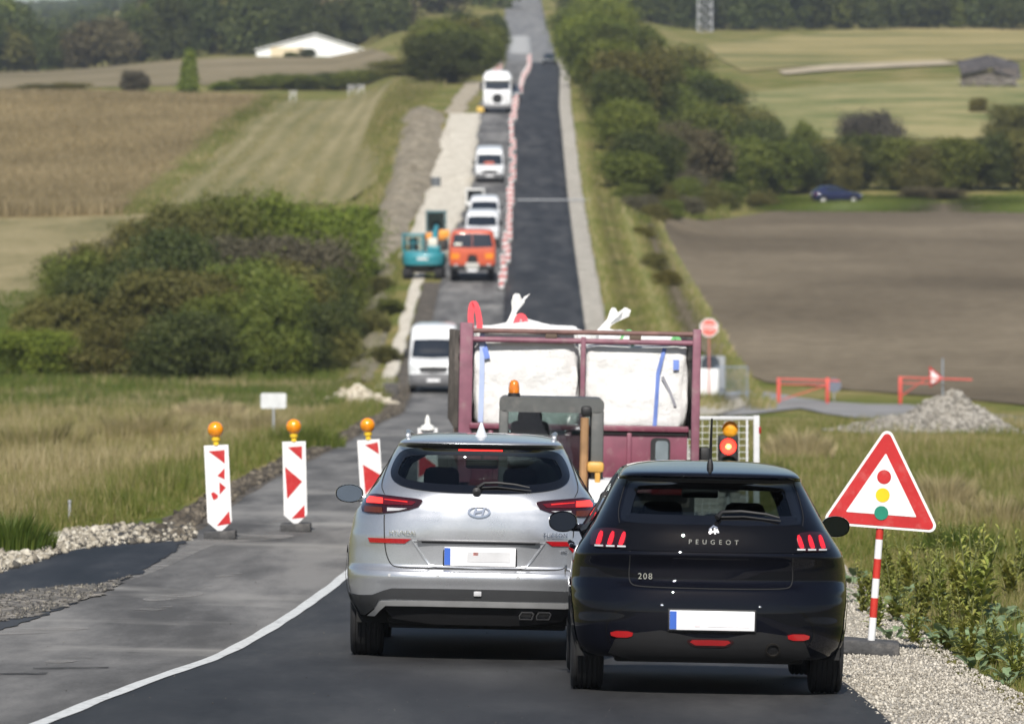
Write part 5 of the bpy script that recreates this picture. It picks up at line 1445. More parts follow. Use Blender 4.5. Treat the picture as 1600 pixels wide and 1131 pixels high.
    bag(M, -.52, 3.1, 1.31, 1.02, 1.02, 1.0, 6, 'white bulk bag farther forward on the lorry, left of the pair'); bag(M, .55, 3.4, 1.31, 1.0, 1.0, .95, 7, 'white bulk bag farther forward on the lorry, right of the pair')
bag_lorry()

def small_loader():
    t = empty('loader', (0, 0, 0), 'small work machine with dark grey cab and amber beacon, between the cars and the lorry', 'work machine')
    Y = 53.2; stand(t, (857-800)/FPX*Y, Y, up=.034)
    G = pm('cab_grey', (.075, .078, .076), .55, var=.15, scale=7, dirt=(.14, .13, .12), dscale=4)
    YE = pm('machine_yellow', (.55, .30, .06), .5, var=.2, dirt=(.30, .22, .12), dscale=5)
    f = MB(); w = .492
    f.prism(roundrect(-w, w, 1.56, 1.70, .055), 1.15, Matrix.Translation((0, .0, 0)), 0)
    for x, ww in ((-w+.045, .088), (w-.06, .118)):
        f.box((x, .04, 1.14), (ww, .08, .90), 0, .015); f.box((x, 1.10, 1.14), (ww, .08, .90), 0, .015)
    f.box((0, .04, .70), (2*w-.02, .10, .10), 0, .02); f.box((0, 1.10, .70), (2*w-.02, .10, .10), 0, .02)
    for s in (-1, 1): f.box((s*(w-.03), .57, .85), (.05, 1.0, .34), 0, .02)
    cab = f.build('cab_frame', G, t)
    MB().box((-.02, .05, 1.15), (2*w-.2, .010, .84), 0).build('rear_pane', glass('pane', (.6, .66, .66)), cab); MB().box((-.02, 1.10, 1.15), (2*w-.2, .010, .84), 0).build('front_pane', M_GLASS_C, cab)
    s = MB(); s.box((-.20, .50, .92), (.40, .42, .12), 0, .05); s.box((-.20, .30, 1.20), (.36, .12, .55), 0, .05, rot=(R(8), 0, 0)); s.box((-.20, .26, 1.50), (.23, .10, .16), 0, .05); s.build('seat', M_SEAT, t)
    MB().tube([(.30, -.02, .55), (.31, -.02, 1.06), (.312, -.02, 1.52)], .040, 0, 10).build('arm', pm('dirty_arm', (.30, .17, .08), .6, var=.25), t)
    MB().box((.325, -.02, 1.58), (.10, .09, .10), 0, .03).build('arm_head', M_DARKPL, t)
    b = MB(); b.box((0, .6, .52), (.84, 1.5, .34), 0, .06); b.box((0, 1.6, .75), (.62, .9, .5), 0, .10); b.box((.42, -.02, 1.06), (.16, .16, .10), 0, .03); b.box((.44, -.03, .98), (.05, .10, .22), 0, .01); b.build('chassis', YE, t)
    fe = MB()
    vs = []; n = 14
    for k in range(n+1):
        a = math.pi*(.05+.9*k/n)
        for x in (.36, .64): vs.append((x, .10+.42*math.cos(a), .52+.44*math.sin(a)))
        
    fe.add(vs, [[2*i, 2*i+1, 2*i+3, 2*i+2] for i in range(n)]); fe.build('fender', pm('white_fender', (.62, .62, .63), .35, coat=.5), t, fixn=False)
    MB().box((.60, -.32, .80), (.05, .03, .07), 0, .01).build('blue_lamp', pm('blue_lens', (.05, .10, .75), .2, coat=1), t)
    for sx in (-1, 1):
        wheel(t, sx*.46, .15, .42, .26, YE, out=sx); wheel(t, sx*.44, 1.55, .36, .22, YE, out=sx)
    l = MB(); T = Matrix.Translation((-.355, .25, 1.70)); l.lathe([(.058, -.02), (.058, .03), (.05, .035), (0, .035)], T, 0, 18); bs = l.build('beacon_base', M_DARKPL, t)
    MB().lathe([(.05, .035), (.052, .08), (.045, .125), (.030, .150), (0, .160)], T, 0, 20).build('beacon_lens', pm('orange_beacon', (.62, .17, .01), .12, coat=1, var=.3, scale=25), bs)
small_loader()

# ------------------------------------------------------------------ signs and barriers farther off
def far_signs():
    X, Y = hit(1108, 622)
    s = empty('stop_sign', gp(X, Y), 'round looking red and white stop sign behind the lorry corner', 'road sign')
    z = at(1108, 512, Y).z - s.location.z; r = .36
    MB().tube([(0, 0, 0), (0, 0, z-.2)], .03, 0, 8).build('post', pm('pink_post', (.45, .16, .13), .6), s)
    octo = lambda q: [(q*math.cos(R(22.5+45*k)), q*math.sin(R(22.5+45*k))) for k in range(8)]
    p = MB().prism(octo(r), .02, Matrix.Translation((0, -.05, z)), 0).build('sign_plate', M_SIGNWHITE, s)
    MB().prism(octo(r*.88), .004, Matrix.Translation((0, -.053, z)), 0).build('red_field', pm('faded_red', (.60, .13, .10), .5), p)
    text_mesh('lettering', 'STOP', .27, M_SIGNWHITE, p, (0, -.057, z), (R(90), 0, 0), depth=.004, bold=.004)
    # white board and its blue grey fence
    X, Y = hit(1104, 621)
    b = empty('notice_board', gp(X, Y-.5), 'blank white board on legs beside the blue grey barrier', 'board')
    k = FPX/(Y-.5)
    z0 = at(1104, 617, Y-.5).z-b.location.z; z1 = at(1104, 576, Y-.5).z-b.location.z
    MB().box((0, 0, (z0+z1)/2), (35/k, .03, z1-z0), 0, .01).build('panel', M_SIGNWHITE, b)
    for sx in (-1, 1): MB().tube([(sx*.3, .05, -.1), (sx*.3, .05, z1-.05)], .02, 0, 6).build('leg', M_GALV, b)
    X, Y = hit(1143, 621)
    f = empty('barrier', gp(X, Y), 'blue grey tubular barrier right of the white board', 'barrier')
    k = FPX/Y; w = 50/k/2; h = at(1143, 573, Y).z-f.location.z
    mb = pm('blue_grey_paint', (.20, .25, .33), .55)
    m = MB(); m.tube([(-w, 0, 0), (-w, 0, h), (w, 0, h), (w, 0, 0)], .025, 0, 8); m.tube([(-w, 0, .18), (w, 0, .18)], .02, 0, 8); m.build('frame', mb, f)
    m = MB()
    for x in np.linspace(-w, w, 14)[1:-1]: m.tube([(x, 0, .18), (x, 0, h)], .009, 0, 6)
    m.build('bars', mb, f)
    X, Y = hit(1117, 575+46)
    d = empty('cabinet', gp(X-.05, Y+1.2), 'grey box standing behind the white board', 'cabinet')
    h2 = at(1117, 556, Y+1.2).z-d.location.z
    MB().box((0, 0, h2/2), (.95, .5, h2), 0, .03).build('body', pm('grey_box', (.23, .24, .25), .7), d)
    MB().box((0, -.255, h2/2), (.8, .02, h2*.8), 0, .005).build('door', pm('grey_door', (.26, .27, .28), .7), d)
    # red height gates
    mr = pm('gate_red', (.52, .07, .05), .6, var=.2)
    def gate(px0, px1, pyb, pyt, label, brace):
        X, Y = hit((px0+px1)/2, pyb); k = FPX/Y
        g = empty('gate', gp(X, Y), label, 'gate', 'red tube gates on the side road')
        w = (px1-px0)/k/2; h = at(800, pyt, Y).z-g.location.z
        for x in ((-w, w) if not brace else (-w,)): MB().box((x, 0, h/2), (.13, .13, h), 0, .02).build('post', mr, g)
        MB().tube([(-w, 0, h-.04), (w+.45, 0, h-.12)], .032, 0, 8).build('bar', mr, g)
        MB().tube([(-w, 0, h-.24), (w+(.1 if not brace else -1.0), 0, h-.26)], .022, 0, 8).build('bar', mr, g)
        if brace: MB().tube([(-w, 0, .25), (-w+.9, 0, h-.1)], .02, 0, 8).build('brace', mr, g)
        else:
            MB().tube([(-w+.1, 0, .15), (w-.1, 0, h-.3)], .02, 0, 8).build('brace', mr, g)
        return g
    gate(1217, 1293, 630, 590, 'red tube gate with two posts, left of the stone heap', False)
    gate(1407, 1500, 631, 588, 'red tube gate on one post with a raised bar, right beside the stone heap', True)
    X, Y = hit(1303, 626)
    s = empty('round_sign', gp(X+.05, Y+.6), 'dark round sign seen from behind at the end of the left red gate', 'road sign')
    z = at(1303, 602, Y+.6).z-s.location.z
    MB().tube([(0, .03, -.1), (0, .03, z+.2)], .025, 0, 8).build('post', M_GALV, s)
    MB().prism(oval(0, 0, .26, .26, 24), .02, Matrix.Translation((0, 0, z)), 0).build('disc', pm('back_of_sign', (.13, .14, .18), .6), s)
    X, Y = hit(1476, 632)
    s = empty('yield_sign', gp(X, Y+.8), 'white triangular sign with red rim turned sideways above the stone heap', 'road sign')
    k = FPX/(Y+.8); z = at(1476, 588, Y+.8).z-s.location.z
    MB().tube([(0, .03, 0), (0, .03, at(1476, 560, Y+.8).z-s.location.z)], .025, 0, 8).build('post', pm('blue_post', (.25, .30, .36), .6), s)
    a = [(-21/k, 16/k), (1/k, -3/k), (-20/k, -17/k)]
    p = MB().prism([(q[0], q[1]) for q in a], .02, Matrix.Translation((0, -.02, z)), 0).build('sign_plate', M_SIGNRED, s)
    c = (sum(q[0] for q in a)/3, sum(q[1] for q in a)/3)
    MB().prism([(c[0]+(q[0]-c[0])*.66, c[1]+(q[1]-c[1])*.66) for q in a], .004, Matrix.Translation((0, -.0235, z)), 0).build('white_field', M_SIGNWHITE, p)
    # white board sign on the left verge and a thin marker post
    X, Y = hit(427, 684); k = FPX/Y
    s = empty('road_sign', gp(X, Y), 'plain whitish board on a grey post in the dry grass on the left', 'road sign')
    z = at(427, 626, Y).z-s.location.z
    MB().tube([(0, .03, 0), (0, .03, z)], .028, 0, 8).build('post', M_GALV, s)
    MB().prism(roundrect(-20/k, 20/k, -12/k, 12/k, 3/k), .02, Matrix.Translation((0, 0, z)), 0).build('sign_plate', pm('pale_back', (.55, .56, .57), .5), s)
    X, Y = hit(108, 826)
    s = empty('marker_post', gp(X, Y), 'thin grey post in the grass above the stony road edge', 'post')
    MB().tube([(0, 0, -.1), (0, 0, .30)], .016, 0, 8).build('pipe', M_GALV, s)
    MB().lathe([(.016, .29), (.022, .30), (.022, .33), (0, .335)], None, 0, 10).build('cap', M_GALV, s)
    X, Y = hit(611, 618)
    s = empty('crate', gp(X, Y), 'dark box on the dug edge left of the oncoming white van', 'crate')
    MB().box((0, 0, .22), (.55, .6, .44), 0, .04).build('box', pm('dark_box', (.07, .065, .06), .8, var=.3), s); MB().box((0, 0, .46), (.62, .66, .05), 0, .02).build('lid', pm('dark_lid', (.13, .12, .11), .8), s)
    X, Y = hit(681, 292)
    s = empty('drum', gp(X, Y), 'dark drum standing alone on the pale excavated shoulder', 'drum')
    MB().lathe([(0, 0), (.34, 0), (.34, .3), (.36, .32), (.34, .34), (.34, .66), (0, .68)], None, 0, 18).build('barrel', pm('grey_drum', (.10, .11, .12), .6), s)
    MB().lathe([(.35, .64), (.37, .66), (.35, .68)], None, 0, 18).build('rim', M_GALV, s)
far_signs()

# small beacons dividing the lanes up the hill: one is built, the rest are copies
def lane_row():
    def one(label, group):
        b = empty('lane_beacon', (0, 0, 0), label, 'beacon', group)
        MB().box((0, 0, .05), (.42, .30, .10), 0, .02).build('foot', M_BASE, b)
        P = MB().prism(beacon_panel(.25, .88), .03, Matrix.Translation((0, -.015, .09)), 0).build('panel', pm('dull_white', (.62, .61, .60), .6), b)
        m = MB()
        for z in (.14, .52): m.prism([(-.11, z), (.11, z+.10), (.11, z+.28), (-.11, z+.18)], .003, Matrix.Translation((0, -.0185, .09)), 0)
        m.build('stripes', pm('faded_stripe', (.45, .06, .055), .5), P); return b
    first = None
    rng = random.Random(4)
    ys = list(np.arange(293, 384, 5.6)) + list(np.arange(388, 500, 6.8)) + list(np.arange(506, 760, 9.0))
    for y in ys:
        y = y + rng.uniform(-.7, .7)
        lab = 'small red and white beacon in the long row dividing the two lanes'
        o = one(lab, 'beacons dividing the lanes') if first is None else copy_tree(first)
        first = first or o
        o.location = gp(float(XC(y))+rng.uniform(-.16, .16)-.05, y, .03); o.rotation_euler = (0, R(rng.uniform(-4, 4)), R(rng.uniform(-25, 25)))
    f2 = None
    for y in np.arange(560, 720, 8.0):
        o = copy_tree(first); o['label'] = 'small red and white beacon in the short row left of the old lane'; o['group'] = 'beacons along the left edge'
        o.location = gp(float(XL(y))-.3+rng.uniform(-.2, .2), y, .04); o.rotation_euler = (0, R(rng.uniform(-4, 4)), R(rng.uniform(-25, 25)))
lane_row()
# ------------------------------------------------------------------ oncoming and parked traffic; local y = 0 is the end nearest the camera
M_WHITEP = pm('white_paint', (.74, .75, .76), .35, coat=.6, var=.04, scale=2, dirt=(.60, .59, .56), dscale=2)
M_WHITEP2 = pm('dusty_white', (.62, .62, .60), .5, coat=.2, var=.08, scale=2, dirt=(.45, .43, .40), dscale=2)
M_ORANGEP = pm('orange_red_paint', (.50, .085, .035), .4, coat=.4, var=.1, dirt=(.40, .12, .07), dscale=3)
M_DKGLASS = pm('dark_window', (.012, .016, .022), .06, coat=1)
M_HEADL = pm('headlamp', (.55, .56, .56), .12, coat=1)
M_INDIC = pm('indicator_orange', (.75, .24, .02), .3, coat=.5)
M_GREYBUMP = pm('grey_bumper', (.12, .12, .125), .6)

def van(px, py, w, h, hood, label, group=None, bumper_dark=True, paint=None, L=5.6, length=None, grille=True, text=None, inside=None):
    """front-on van: bumper, bonnet, raked windscreen, roof"""
    X, Y = hit(px, py)
    t = empty('van', (0, 0, 0), label, 'van', group or 'white vehicles queued on the old lane')
    paint = paint or M_WHITEP; hw = w/2; a = hood; L = L
    rows = [(.25, hw*.88, .12, .5, 4, L, .3), (.35, hw*.97, .02, .5, 4, L, .3), (.55, hw*.99, .0, .5, 4, L, .3), (.70, hw*.99, .03, .5, 4, L, .3), (a*.86, hw*.99, .10, .5, 4, L, .3), (a*.95, hw*.985, .25, .5, 3.6, L, .3), (a, hw*.98, .55, .45, 3.4, L, .3),
            (a+.05, hw*.97, .85, .4, 3.4, L, .3), (a+(h-a)*.3, hw*.95, 1.10, .4, 3.4, L, .3), (a+(h-a)*.65, hw*.91, 1.42, .4, 3.4, L, .3), (h-.14, hw*.87, 1.72, .42, 3.2, L-.03, .3), (h-.05, hw*.78, 2.0, .5, 3, L-.1, .3), (h-.01, hw*.6, 2.5, .5, 2.6, L-.4, .3), (h, hw*.4, 2.9, .4, 2.4, L-.7, .3)]
    sh = Shell(rows)
    fy, ry, r = .95, L-1.0, .34
    cut = lambda x, y, z, zn: ((((y-fy)**2+(z-r)**2 < .40**2) | ((y-ry)**2+(z-r)**2 < .40**2)) & (np.abs(x) > hw-.3))
    sh.build('body', np.unique(np.concatenate([np.linspace(.25, h, 46), sh.ctrl])), paint, t, nr=24, ns=60, nf=8, cut=cut)
    zt = a+(h-a)*.66; zb = a+.07
    if h-a > 1.2: zt = a+.78
    m = MB(); patch(m, mirror_poly([(0, zt), (hw*.74, zt-.02), (hw*.80, zt-.08), (hw*.88, zb), (0, zb-.03)]), sh.rear, .012, .1); m.build('windscreen', M_DKGLASS, t, fixn=False)
    if inside: 
        m = MB(); patch(m, [(-.45, zb+.02), (.35, zb+.02), (.25, zb+.18), (-.3, zb+.18)], sh.rear, .016, .1); m.build('visible_load', inside, t, fixn=False)
    if grille:
        m = MB(); patch(m, mirror_poly([(0, a*.80), (hw*.58, a*.78), (hw*.52, a*.62), (0, a*.61)]), sh.rear, .012, .1); m.build('grille', M_DARKPL, t, fixn=False)
    for s in (-1, 1):
        f = (lambda p: p) if s > 0 else flipx
        m = MB(); patch(m, f([(hw*.60, a*.82), (hw*.90, a*.88), (hw*.93, a*.66), (hw*.64, a*.62)]), sh.rear, .014, .08); m.build('headlight', M_HEADL, t, fixn=False)
        m = MB(); m.box((s*(hw+.10), 1.05, a+.22), (.17, .12, .30), 0, .04); m.box((s*(hw+.01), 1.08, a+.16), (.08, .05, .05)); m.build('mirror', M_DARKPL, t)
        m = MB(); patch(m, [(1.35, a+.05), (2.35, a+.05), (2.35, zt-.05), (1.70, zt-.05)], lambda y, z, o, s=s: sh.side(y, z, o, s), .012, .15); m.build('side_window', M_DKGLASS, t, fixn=False)
        for y in (fy, ry): wheel(t, s*(hw-.16), y, r, .22, out=s)
    m = MB(); patch(m, mirror_poly([(0, a*.60 if bumper_dark else .40), (hw*.96, a*.56 if bumper_dark else .40), (hw*.94, .28), (0, .27)]), sh.rear, .014, .1); m.build('bumper', M_GREYBUMP if bumper_dark else M_DARKPL, t, fixn=False)
    MB().box((0, -.03, .50), (.50, .02, .11), 0).build('number_plate', M_PLATEW, t)
    if text: text_mesh('lettering', text, .2, M_GREYBUMP, t, (0, sh.rear(0, zt+.2).y-.03, zt+.2), (R(90), 0, 0))
    MB().box((0, L/2, .30), (hw*1.5, L-.5, .12), 0).build('underbody', M_UNDER, t)
    stand(t, X, Y, up=.045, span=2.5)
    return t
van(677, 616, 1.98, 2.66, 1.30, 'tall white panel van coming down the old lane beside the lorry', 'white vehicles queued on the old lane')
van(753, 384, 2.02, 1.92, 1.02, 'white van directly behind the orange truck', L=4.8, bumper_dark=False)
van(757, 356, 1.95, 1.80, .98, 'white van third in the queue, behind the one at the orange truck', L=4.6, bumper_dark=False)
van(765, 287, 2.05, 2.30, 1.15, 'white van alone higher up the old lane, orange load behind its windscreen', L=5.2, inside=M_ORANGEP)

def tipper():
    X, Y = hit(738, 442)
    t = empty('truck', (0, 0, 0), 'orange red truck facing the camera on the old lane', 'truck')
    rows = [(.78, 1.16, .06, .4, 6, 2.0, .2), (1.0, 1.22, .0, .4, 6, 2.05, .2), (1.45, 1.23, .0, .4, 6, 2.05, .2), (1.75, 1.22, .03, .4, 6, 2.05, .2), (1.85, 1.21, .05, .4, 5.5, 2.05, .2), (2.4, 1.14, .20, .4, 5, 2.05, .2), (2.58, 1.08, .26, .42, 4.5, 2.02, .2), (2.68, .95, .36, .45, 4, 1.95, .2), (2.72, .7, .55, .4, 3, 1.8, .2)]
    sh = Shell(rows); sh.build('cab', np.unique(np.concatenate([np.linspace(.78, 2.72, 40), sh.ctrl])), M_ORANGEP, t, nr=26, ns=14, nf=6)
    for s in (-1, 1):
        f = (lambda p: p) if s > 0 else flipx
        m = MB(); patch(m, f([(.012, 2.54), (.96, 2.50), (1.09, 1.84), (.012, 1.80)]), sh.rear, .012, .1); m.build('windscreen', M_DKGLASS if s < 0 else pm('bright_window', (.012, .016, .022), .03, coat=1), t, fixn=False)
        m = MB(); patch(m, f([(.66, 1.50), (1.10, 1.52), (1.10, 1.22), (.70, 1.22)]), sh.rear, .016, .1); m.build('indicator', M_INDIC, t, fixn=False)
        m = MB(); m.box((s*1.36, .35, 2.0), (.2, .12, .5), 0, .03); m.tube([(s*1.15, .4, 2.3), (s*1.36, .38, 2.2)], .02); m.build('mirror', M_DARKPL, t)
        m = MB(); m.lathe([(0, .05), (.09, .04), (.11, 0)], Matrix.Translation((s*.86, .02, .83)) @ Matrix.Rotation(R(90), 4, 'X'), 0, 16); m.build('headlight', M_HEADL, t)
        for y in (1.1, 4.6, 5.9): wheel(t, s*.98, y, .54, .36, M_GALV, out=s)
    m = MB(); patch(m, mirror_poly([(0, 1.46), (.22, 1.42), (.30, 1.05), (0, 1.0)]), sh.rear, .014, .1); m.build('grille', M_DARKPL, t, fixn=False)
    m = MB(); m.box((0, .05, .74), (2.40, .25, .26), 0, .04); b = m.build('bumper', M_DARKPL, t)
    MB().box((0, -.09, .86), (.72, .03, .30), 0, .01).build('bumper_plate', pm('dull_plate', (.42, .41, .38), .6), b)
    MB().box((0, -.11, .62), (.52, .02, .12), 0).build('number_plate', M_PLATEW, t)
    m = MB(); m.box((0, 4.6, 1.35), (2.35, 4.6, .9), 0, .05); m.box((0, 4.3, .8), (.9, 6.5, .3)); m.build('load_box', pm('box_orange', (.36, .075, .04), .6, dirt=(.3, .2, .15)), t)
    m = MB(); patch(m, [(-.95, 1.93), (-.55, 1.93), (-.55, 2.05), (-.95, 2.05)], sh.rear, .018, .1); m.build('dashboard_card', pm('card', (.6, .58, .5), .7), t, fixn=False)
    stand(t, X, Y, up=.045, span=2.5)
tipper()

def white_lorry():
    X, Y = hit(777, 178)
    t = empty('lorry', (0, 0, 0), 'white lorry with a dark round grille at the top of the queue', 'lorry')
    rows = [(.6, 1.08, .05, .4, 6, 2.2, .2), (.8, 1.16, .0, .4, 6, 2.2, .2), (1.7, 1.17, .0, .4, 6, 2.2, .2), (1.85, 1.17, .04, .4, 6, 2.2, .2), (2.65, 1.12, .18, .4, 5, 2.2, .2), (2.75, 1.12, .10, .4, 5, 2.2, .2), (3.3, 1.02, .45, .45, 4, 2.1, .2), (3.46, .85, .7, .45, 3.5, 2.0, .2), (3.5, .5, 1.0, .4, 3, 1.8, .2)]
    sh = Shell(rows); sh.build('cab', np.unique(np.concatenate([np.linspace(.6, 3.5, 40), sh.ctrl])), M_WHITEP, t, nr=24, ns=14, nf=6)
    m = MB(); patch(m, mirror_poly([(0, 2.62), (.98, 2.60), (1.05, 1.98), (0, 1.92)]), sh.rear, .012, .1); m.build('windscreen', M_DKGLASS, t, fixn=False)
    m = MB(); patch(m, oval(0, 1.22, .42, .40, 24, 2.5), sh.rear, .016, .1); m.build('grille', M_DARKPL, t, fixn=False)
    m = MB(); m.box((0, .0, .55), (2.34, .3, .30), 0, .05); m.build('bumper', M_GREYBUMP, t)
    for s in (-1, 1):
        m = MB(); m.box((s*1.34, .3, 2.25), (.22, .14, .7), 0, .04); m.build('mirror', M_DARKPL, t)
        f = (lambda p: p) if s > 0 else flipx
        m = MB(); patch(m, f([(.75, .98), (1.08, 1.0), (1.08, .78), (.78, .78)]), sh.rear, .014, .1); m.build('headlight', M_HEADL, t, fixn=False)
        m = MB(); patch(m, f([(.66, 1.72), (.72, 1.72), (.72, .85), (.66, .85)]), sh.rear, .014, .1); m.build('panel_line', M_GREYBUMP, t, fixn=False)
        for y in (1.1, 5.2): wheel(t, s*.95, y, .5, .34, M_GALV, out=s)
    MB().box((0, 4.9, 2.0), (2.4, 5.0, 2.0), 0, .06).build('box_body', M_WHITEP2, t)
    MB().box((0, .18, 2.76), (2.2, .35, .05), 0, .01).build('sun_visor', M_WHITEP2, t)
    stand(t, X, Y, up=.05, span=2.5)
    X, Y = hit(752, 176)
    b = empty('plant_box', (0, 0, 0), 'small yellow box on the road beside the white lorry', 'box')
    MB().box((0, 0, .28), (.7, .6, .5), 0, .04).build('box', pm('plant_yellow', (.62, .42, .10), .5), b); MB().box((0, 0, .56), (.74, .64, .06), 0, .02).build('lid', M_DARKPL, b)
    stand(b, X, Y-1.5, up=.05)
white_lorry()

def excavator():
    X, Y = hit(660, 437)
    t = empty('excavator', (0, 0, 0), 'teal compact excavator parked on the left shoulder, seen from behind', 'excavator')
    T = pm('teal_paint', (.022, .205, .245), .4, coat=.4, var=.1, dirt=(.10, .22, .24), dscale=3)
    for s in (-1, 1):
        m = MB(); n = 28; vs = []
        prof_ = []
        for k in range(n):
            a = 2*math.pi*k/n; prof_.append((1.05*math.copysign(abs(math.cos(a))**.55, math.cos(a)), .27+.27*math.copysign(abs(math.sin(a))**.8, math.sin(a))))
        vs = [(s*.85-.2, p[0]+1.0, p[1]) for p in prof_]+[(s*.85+.2, p[0]+1.0, p[1]) for p in prof_]
        m.add(vs, [[k, (k+1) % n, n+(k+1) % n, n+k] for k in range(n)]+[list(range(n)), list(range(n, 2*n))[::-1]])
        for k in range(n): m.box((s*.85, prof_[k][0]+1.0, prof_[k][1]), (.42, .05, .05))
        m.build('track', M_DARKPL, t)
    m = MB(); m.box((0, 1.0, .45), (1.3, 1.2, .3), 0, .05); m.build('undercarriage', M_GRIME, t)
    m = MB(); sh = Shell([(.55, 1.02, .18, .9, 2.6, 1.9, .2), (.75, 1.12, .02, .95, 2.6, 2.0, .2), (1.1, 1.14, .0, .95, 2.6, 2.0, .2), (1.32, 1.10, .06, .9, 2.6, 2.0, .2), (1.40, .95, .25, .8, 2.4, 1.9, .2)])
    b = sh.build('counterweight', np.linspace(.55, 1.40, 20), T, t, nr=30, ns=10, nf=6)
    m = MB(); patch(m, mirror_poly([(0, 1.12), (.28, 1.10), (.3, 1.0), (0, .98)]), sh.rear, .012, .08); m.build('rear_badge', pm('pale_badge', (.55, .60, .60), .5), b, fixn=False)
    m = MB(); patch(m, mirror_poly([(0, .72), (1.0, .72), (.95, .57), (0, .57)]), sh.rear, .012, .08); m.build('rear_skirt', M_DARKPL, b, fixn=False)
    m = MB()
    for x in (-1.08, -.02):
        for y in (.55, 1.75): m.box((x, y, 1.85), (.08, .08, .95), 0, .02)
    m.box((-.55, 1.15, 2.33), (1.2, 1.35, .10), 0, .04); m.box((-.55, .55, 1.42), (1.1, .08, .10), 0, .02); m.box((-.55, 1.15, 1.42), (1.1, 1.2, .05)); m.box((-.55, .55, 1.9), (1.05, .05, .05)); m.box((-.55, .55, 1.85), (.05, .05, .9))
    c = m.build('cab', T, t)
    m = MB(); m.box((-.55, 1.75, 1.88), (1.0, .02, .85)); m.box((-1.08, 1.15, 1.88), (.02, 1.1, .85)); m.build('cab_glass', M_GLASS_C, c)
    m = MB(); m.box((-.55, 1.1, 1.55), (.5, .5, .15), 0, .05); m.box((-.55, .9, 1.85), (.46, .14, .6), 0, .05); m.build('seat', M_SEAT, t)
    m = MB(); m.tube([(.45, 2.0, 1.2), (.45, 2.6, 2.4), (.45, 3.6, 2.7)], [.16, .15, .12], 0, 8); m.tube([(.45, 3.6, 2.7), (.45, 4.0, 1.2)], [.12, .09], 0, 8); bo = m.build('boom', T, t)
    m = MB(); m.prism([(-.5, 0), (.1, .1), (.2, .5), (-.2, .6), (-.5, .35)], .7, Matrix.Translation((.10, 4.0, .55)) @ Matrix.Rotation(R(90), 4, 'Z'), 0); m.build('bucket', M_GRIME, bo)
    m = MB(); m.box((.55, .85, 1.55), (.70, .9, .35), 0, .06); m.build('engine_cover', T, t)
    m = MB(); m.box((.50, .75, 1.92), (.5, .5, .45), 0, .06); m.build('pale_tank', pm('pale_tank', (.60, .58, .50), .5), t)
    stand(t, X, Y, yaw=R(-4), up=.05, flat=.7)
excavator()

def roller(px, py, label, hood, hoodside, cabcol, w, h, name='roller', offpx=0):
    X, Y = hit(px, py)
    t = empty(name, (0, 0, 0), label, 'roller', None)
    T = pm('cab_paint_'+hoodside, cabcol, .45, coat=.3)
    for y, nm in ((.45, 'drum'), (2.1, 'drum')):
        MB().lathe([(0, -w*.46), (.42, -w*.46), (.44, -w*.43), (.44, w*.43), (.42, w*.46), (0, w*.46)], Matrix.Translation((0, y, .44)) @ Matrix.Rotation(R(90), 4, 'Y'), 0, 28).build(nm, M_GRIME, t)
    m = MB(); m.box((0, .45, .86), (w*.96, 1.0, .40), 0, .08); m.box((0, 1.3, .65), (w*.5, 1.2, .4), 0, .05); m.box((0, 2.1, .86), (w*.96, 1.0, .36), 0, .08); m.build('chassis', hood, t)
    m = MB()
    for sx in (-1, 1):
        for y in (.95, 1.85): m.box((sx*w*.44, y, (h+.95)/2), (.09, .09, h-.95), 0, .02)
    m.box((0, 1.4, h-.04), (w, 1.15, .10), 0, .03); m.box((0, .95, 1.08), (w*.92, .08, .12), 0, .02)
    c = m.build('cab', T, t)
    MB().box((0, .93, (h+1.05)/2), (w*.78, .02, h-1.2)).build('cab_glass', M_GLASS_R, c)
    m = MB(); m.box((0, 1.4, 1.1), (.45, .45, .14), 0, .04); m.box((0, 1.6, 1.4), (.42, .12, .5), 0, .04); m.build('seat', M_SEAT, t)
    m = MB(); m.tube([(0, 1.1, 1.0), (0, 1.15, 1.35)], .02, 0, 6); m.lathe([(.15, 0), (.17, .01), (.15, .02)], Matrix.Translation((0, 1.15, 1.35)), 0, 14); m.build('steering_wheel', M_DARKPL, t)
    stand(t, X, Y, up=.05, flat=.6)
    return t
roller(742, 345, 'small roller with white framed cab behind the queued white vans', M_WHITEP2, 'white', (.70, .70, .68), 1.26, 1.95)
r = roller(681, 394, 'roller with dark teal cab and orange hood behind the teal excavator', pm('roller_orange', (.62, .24, .035), .45), 'teal', (.05, .13, .15), 1.25, 2.30)
MB().box((.48, .25, 1.0), (.62, .6, .46), 0, .08).build('hood', pm('hood_orange', (.70, .28, .03), .4), r)

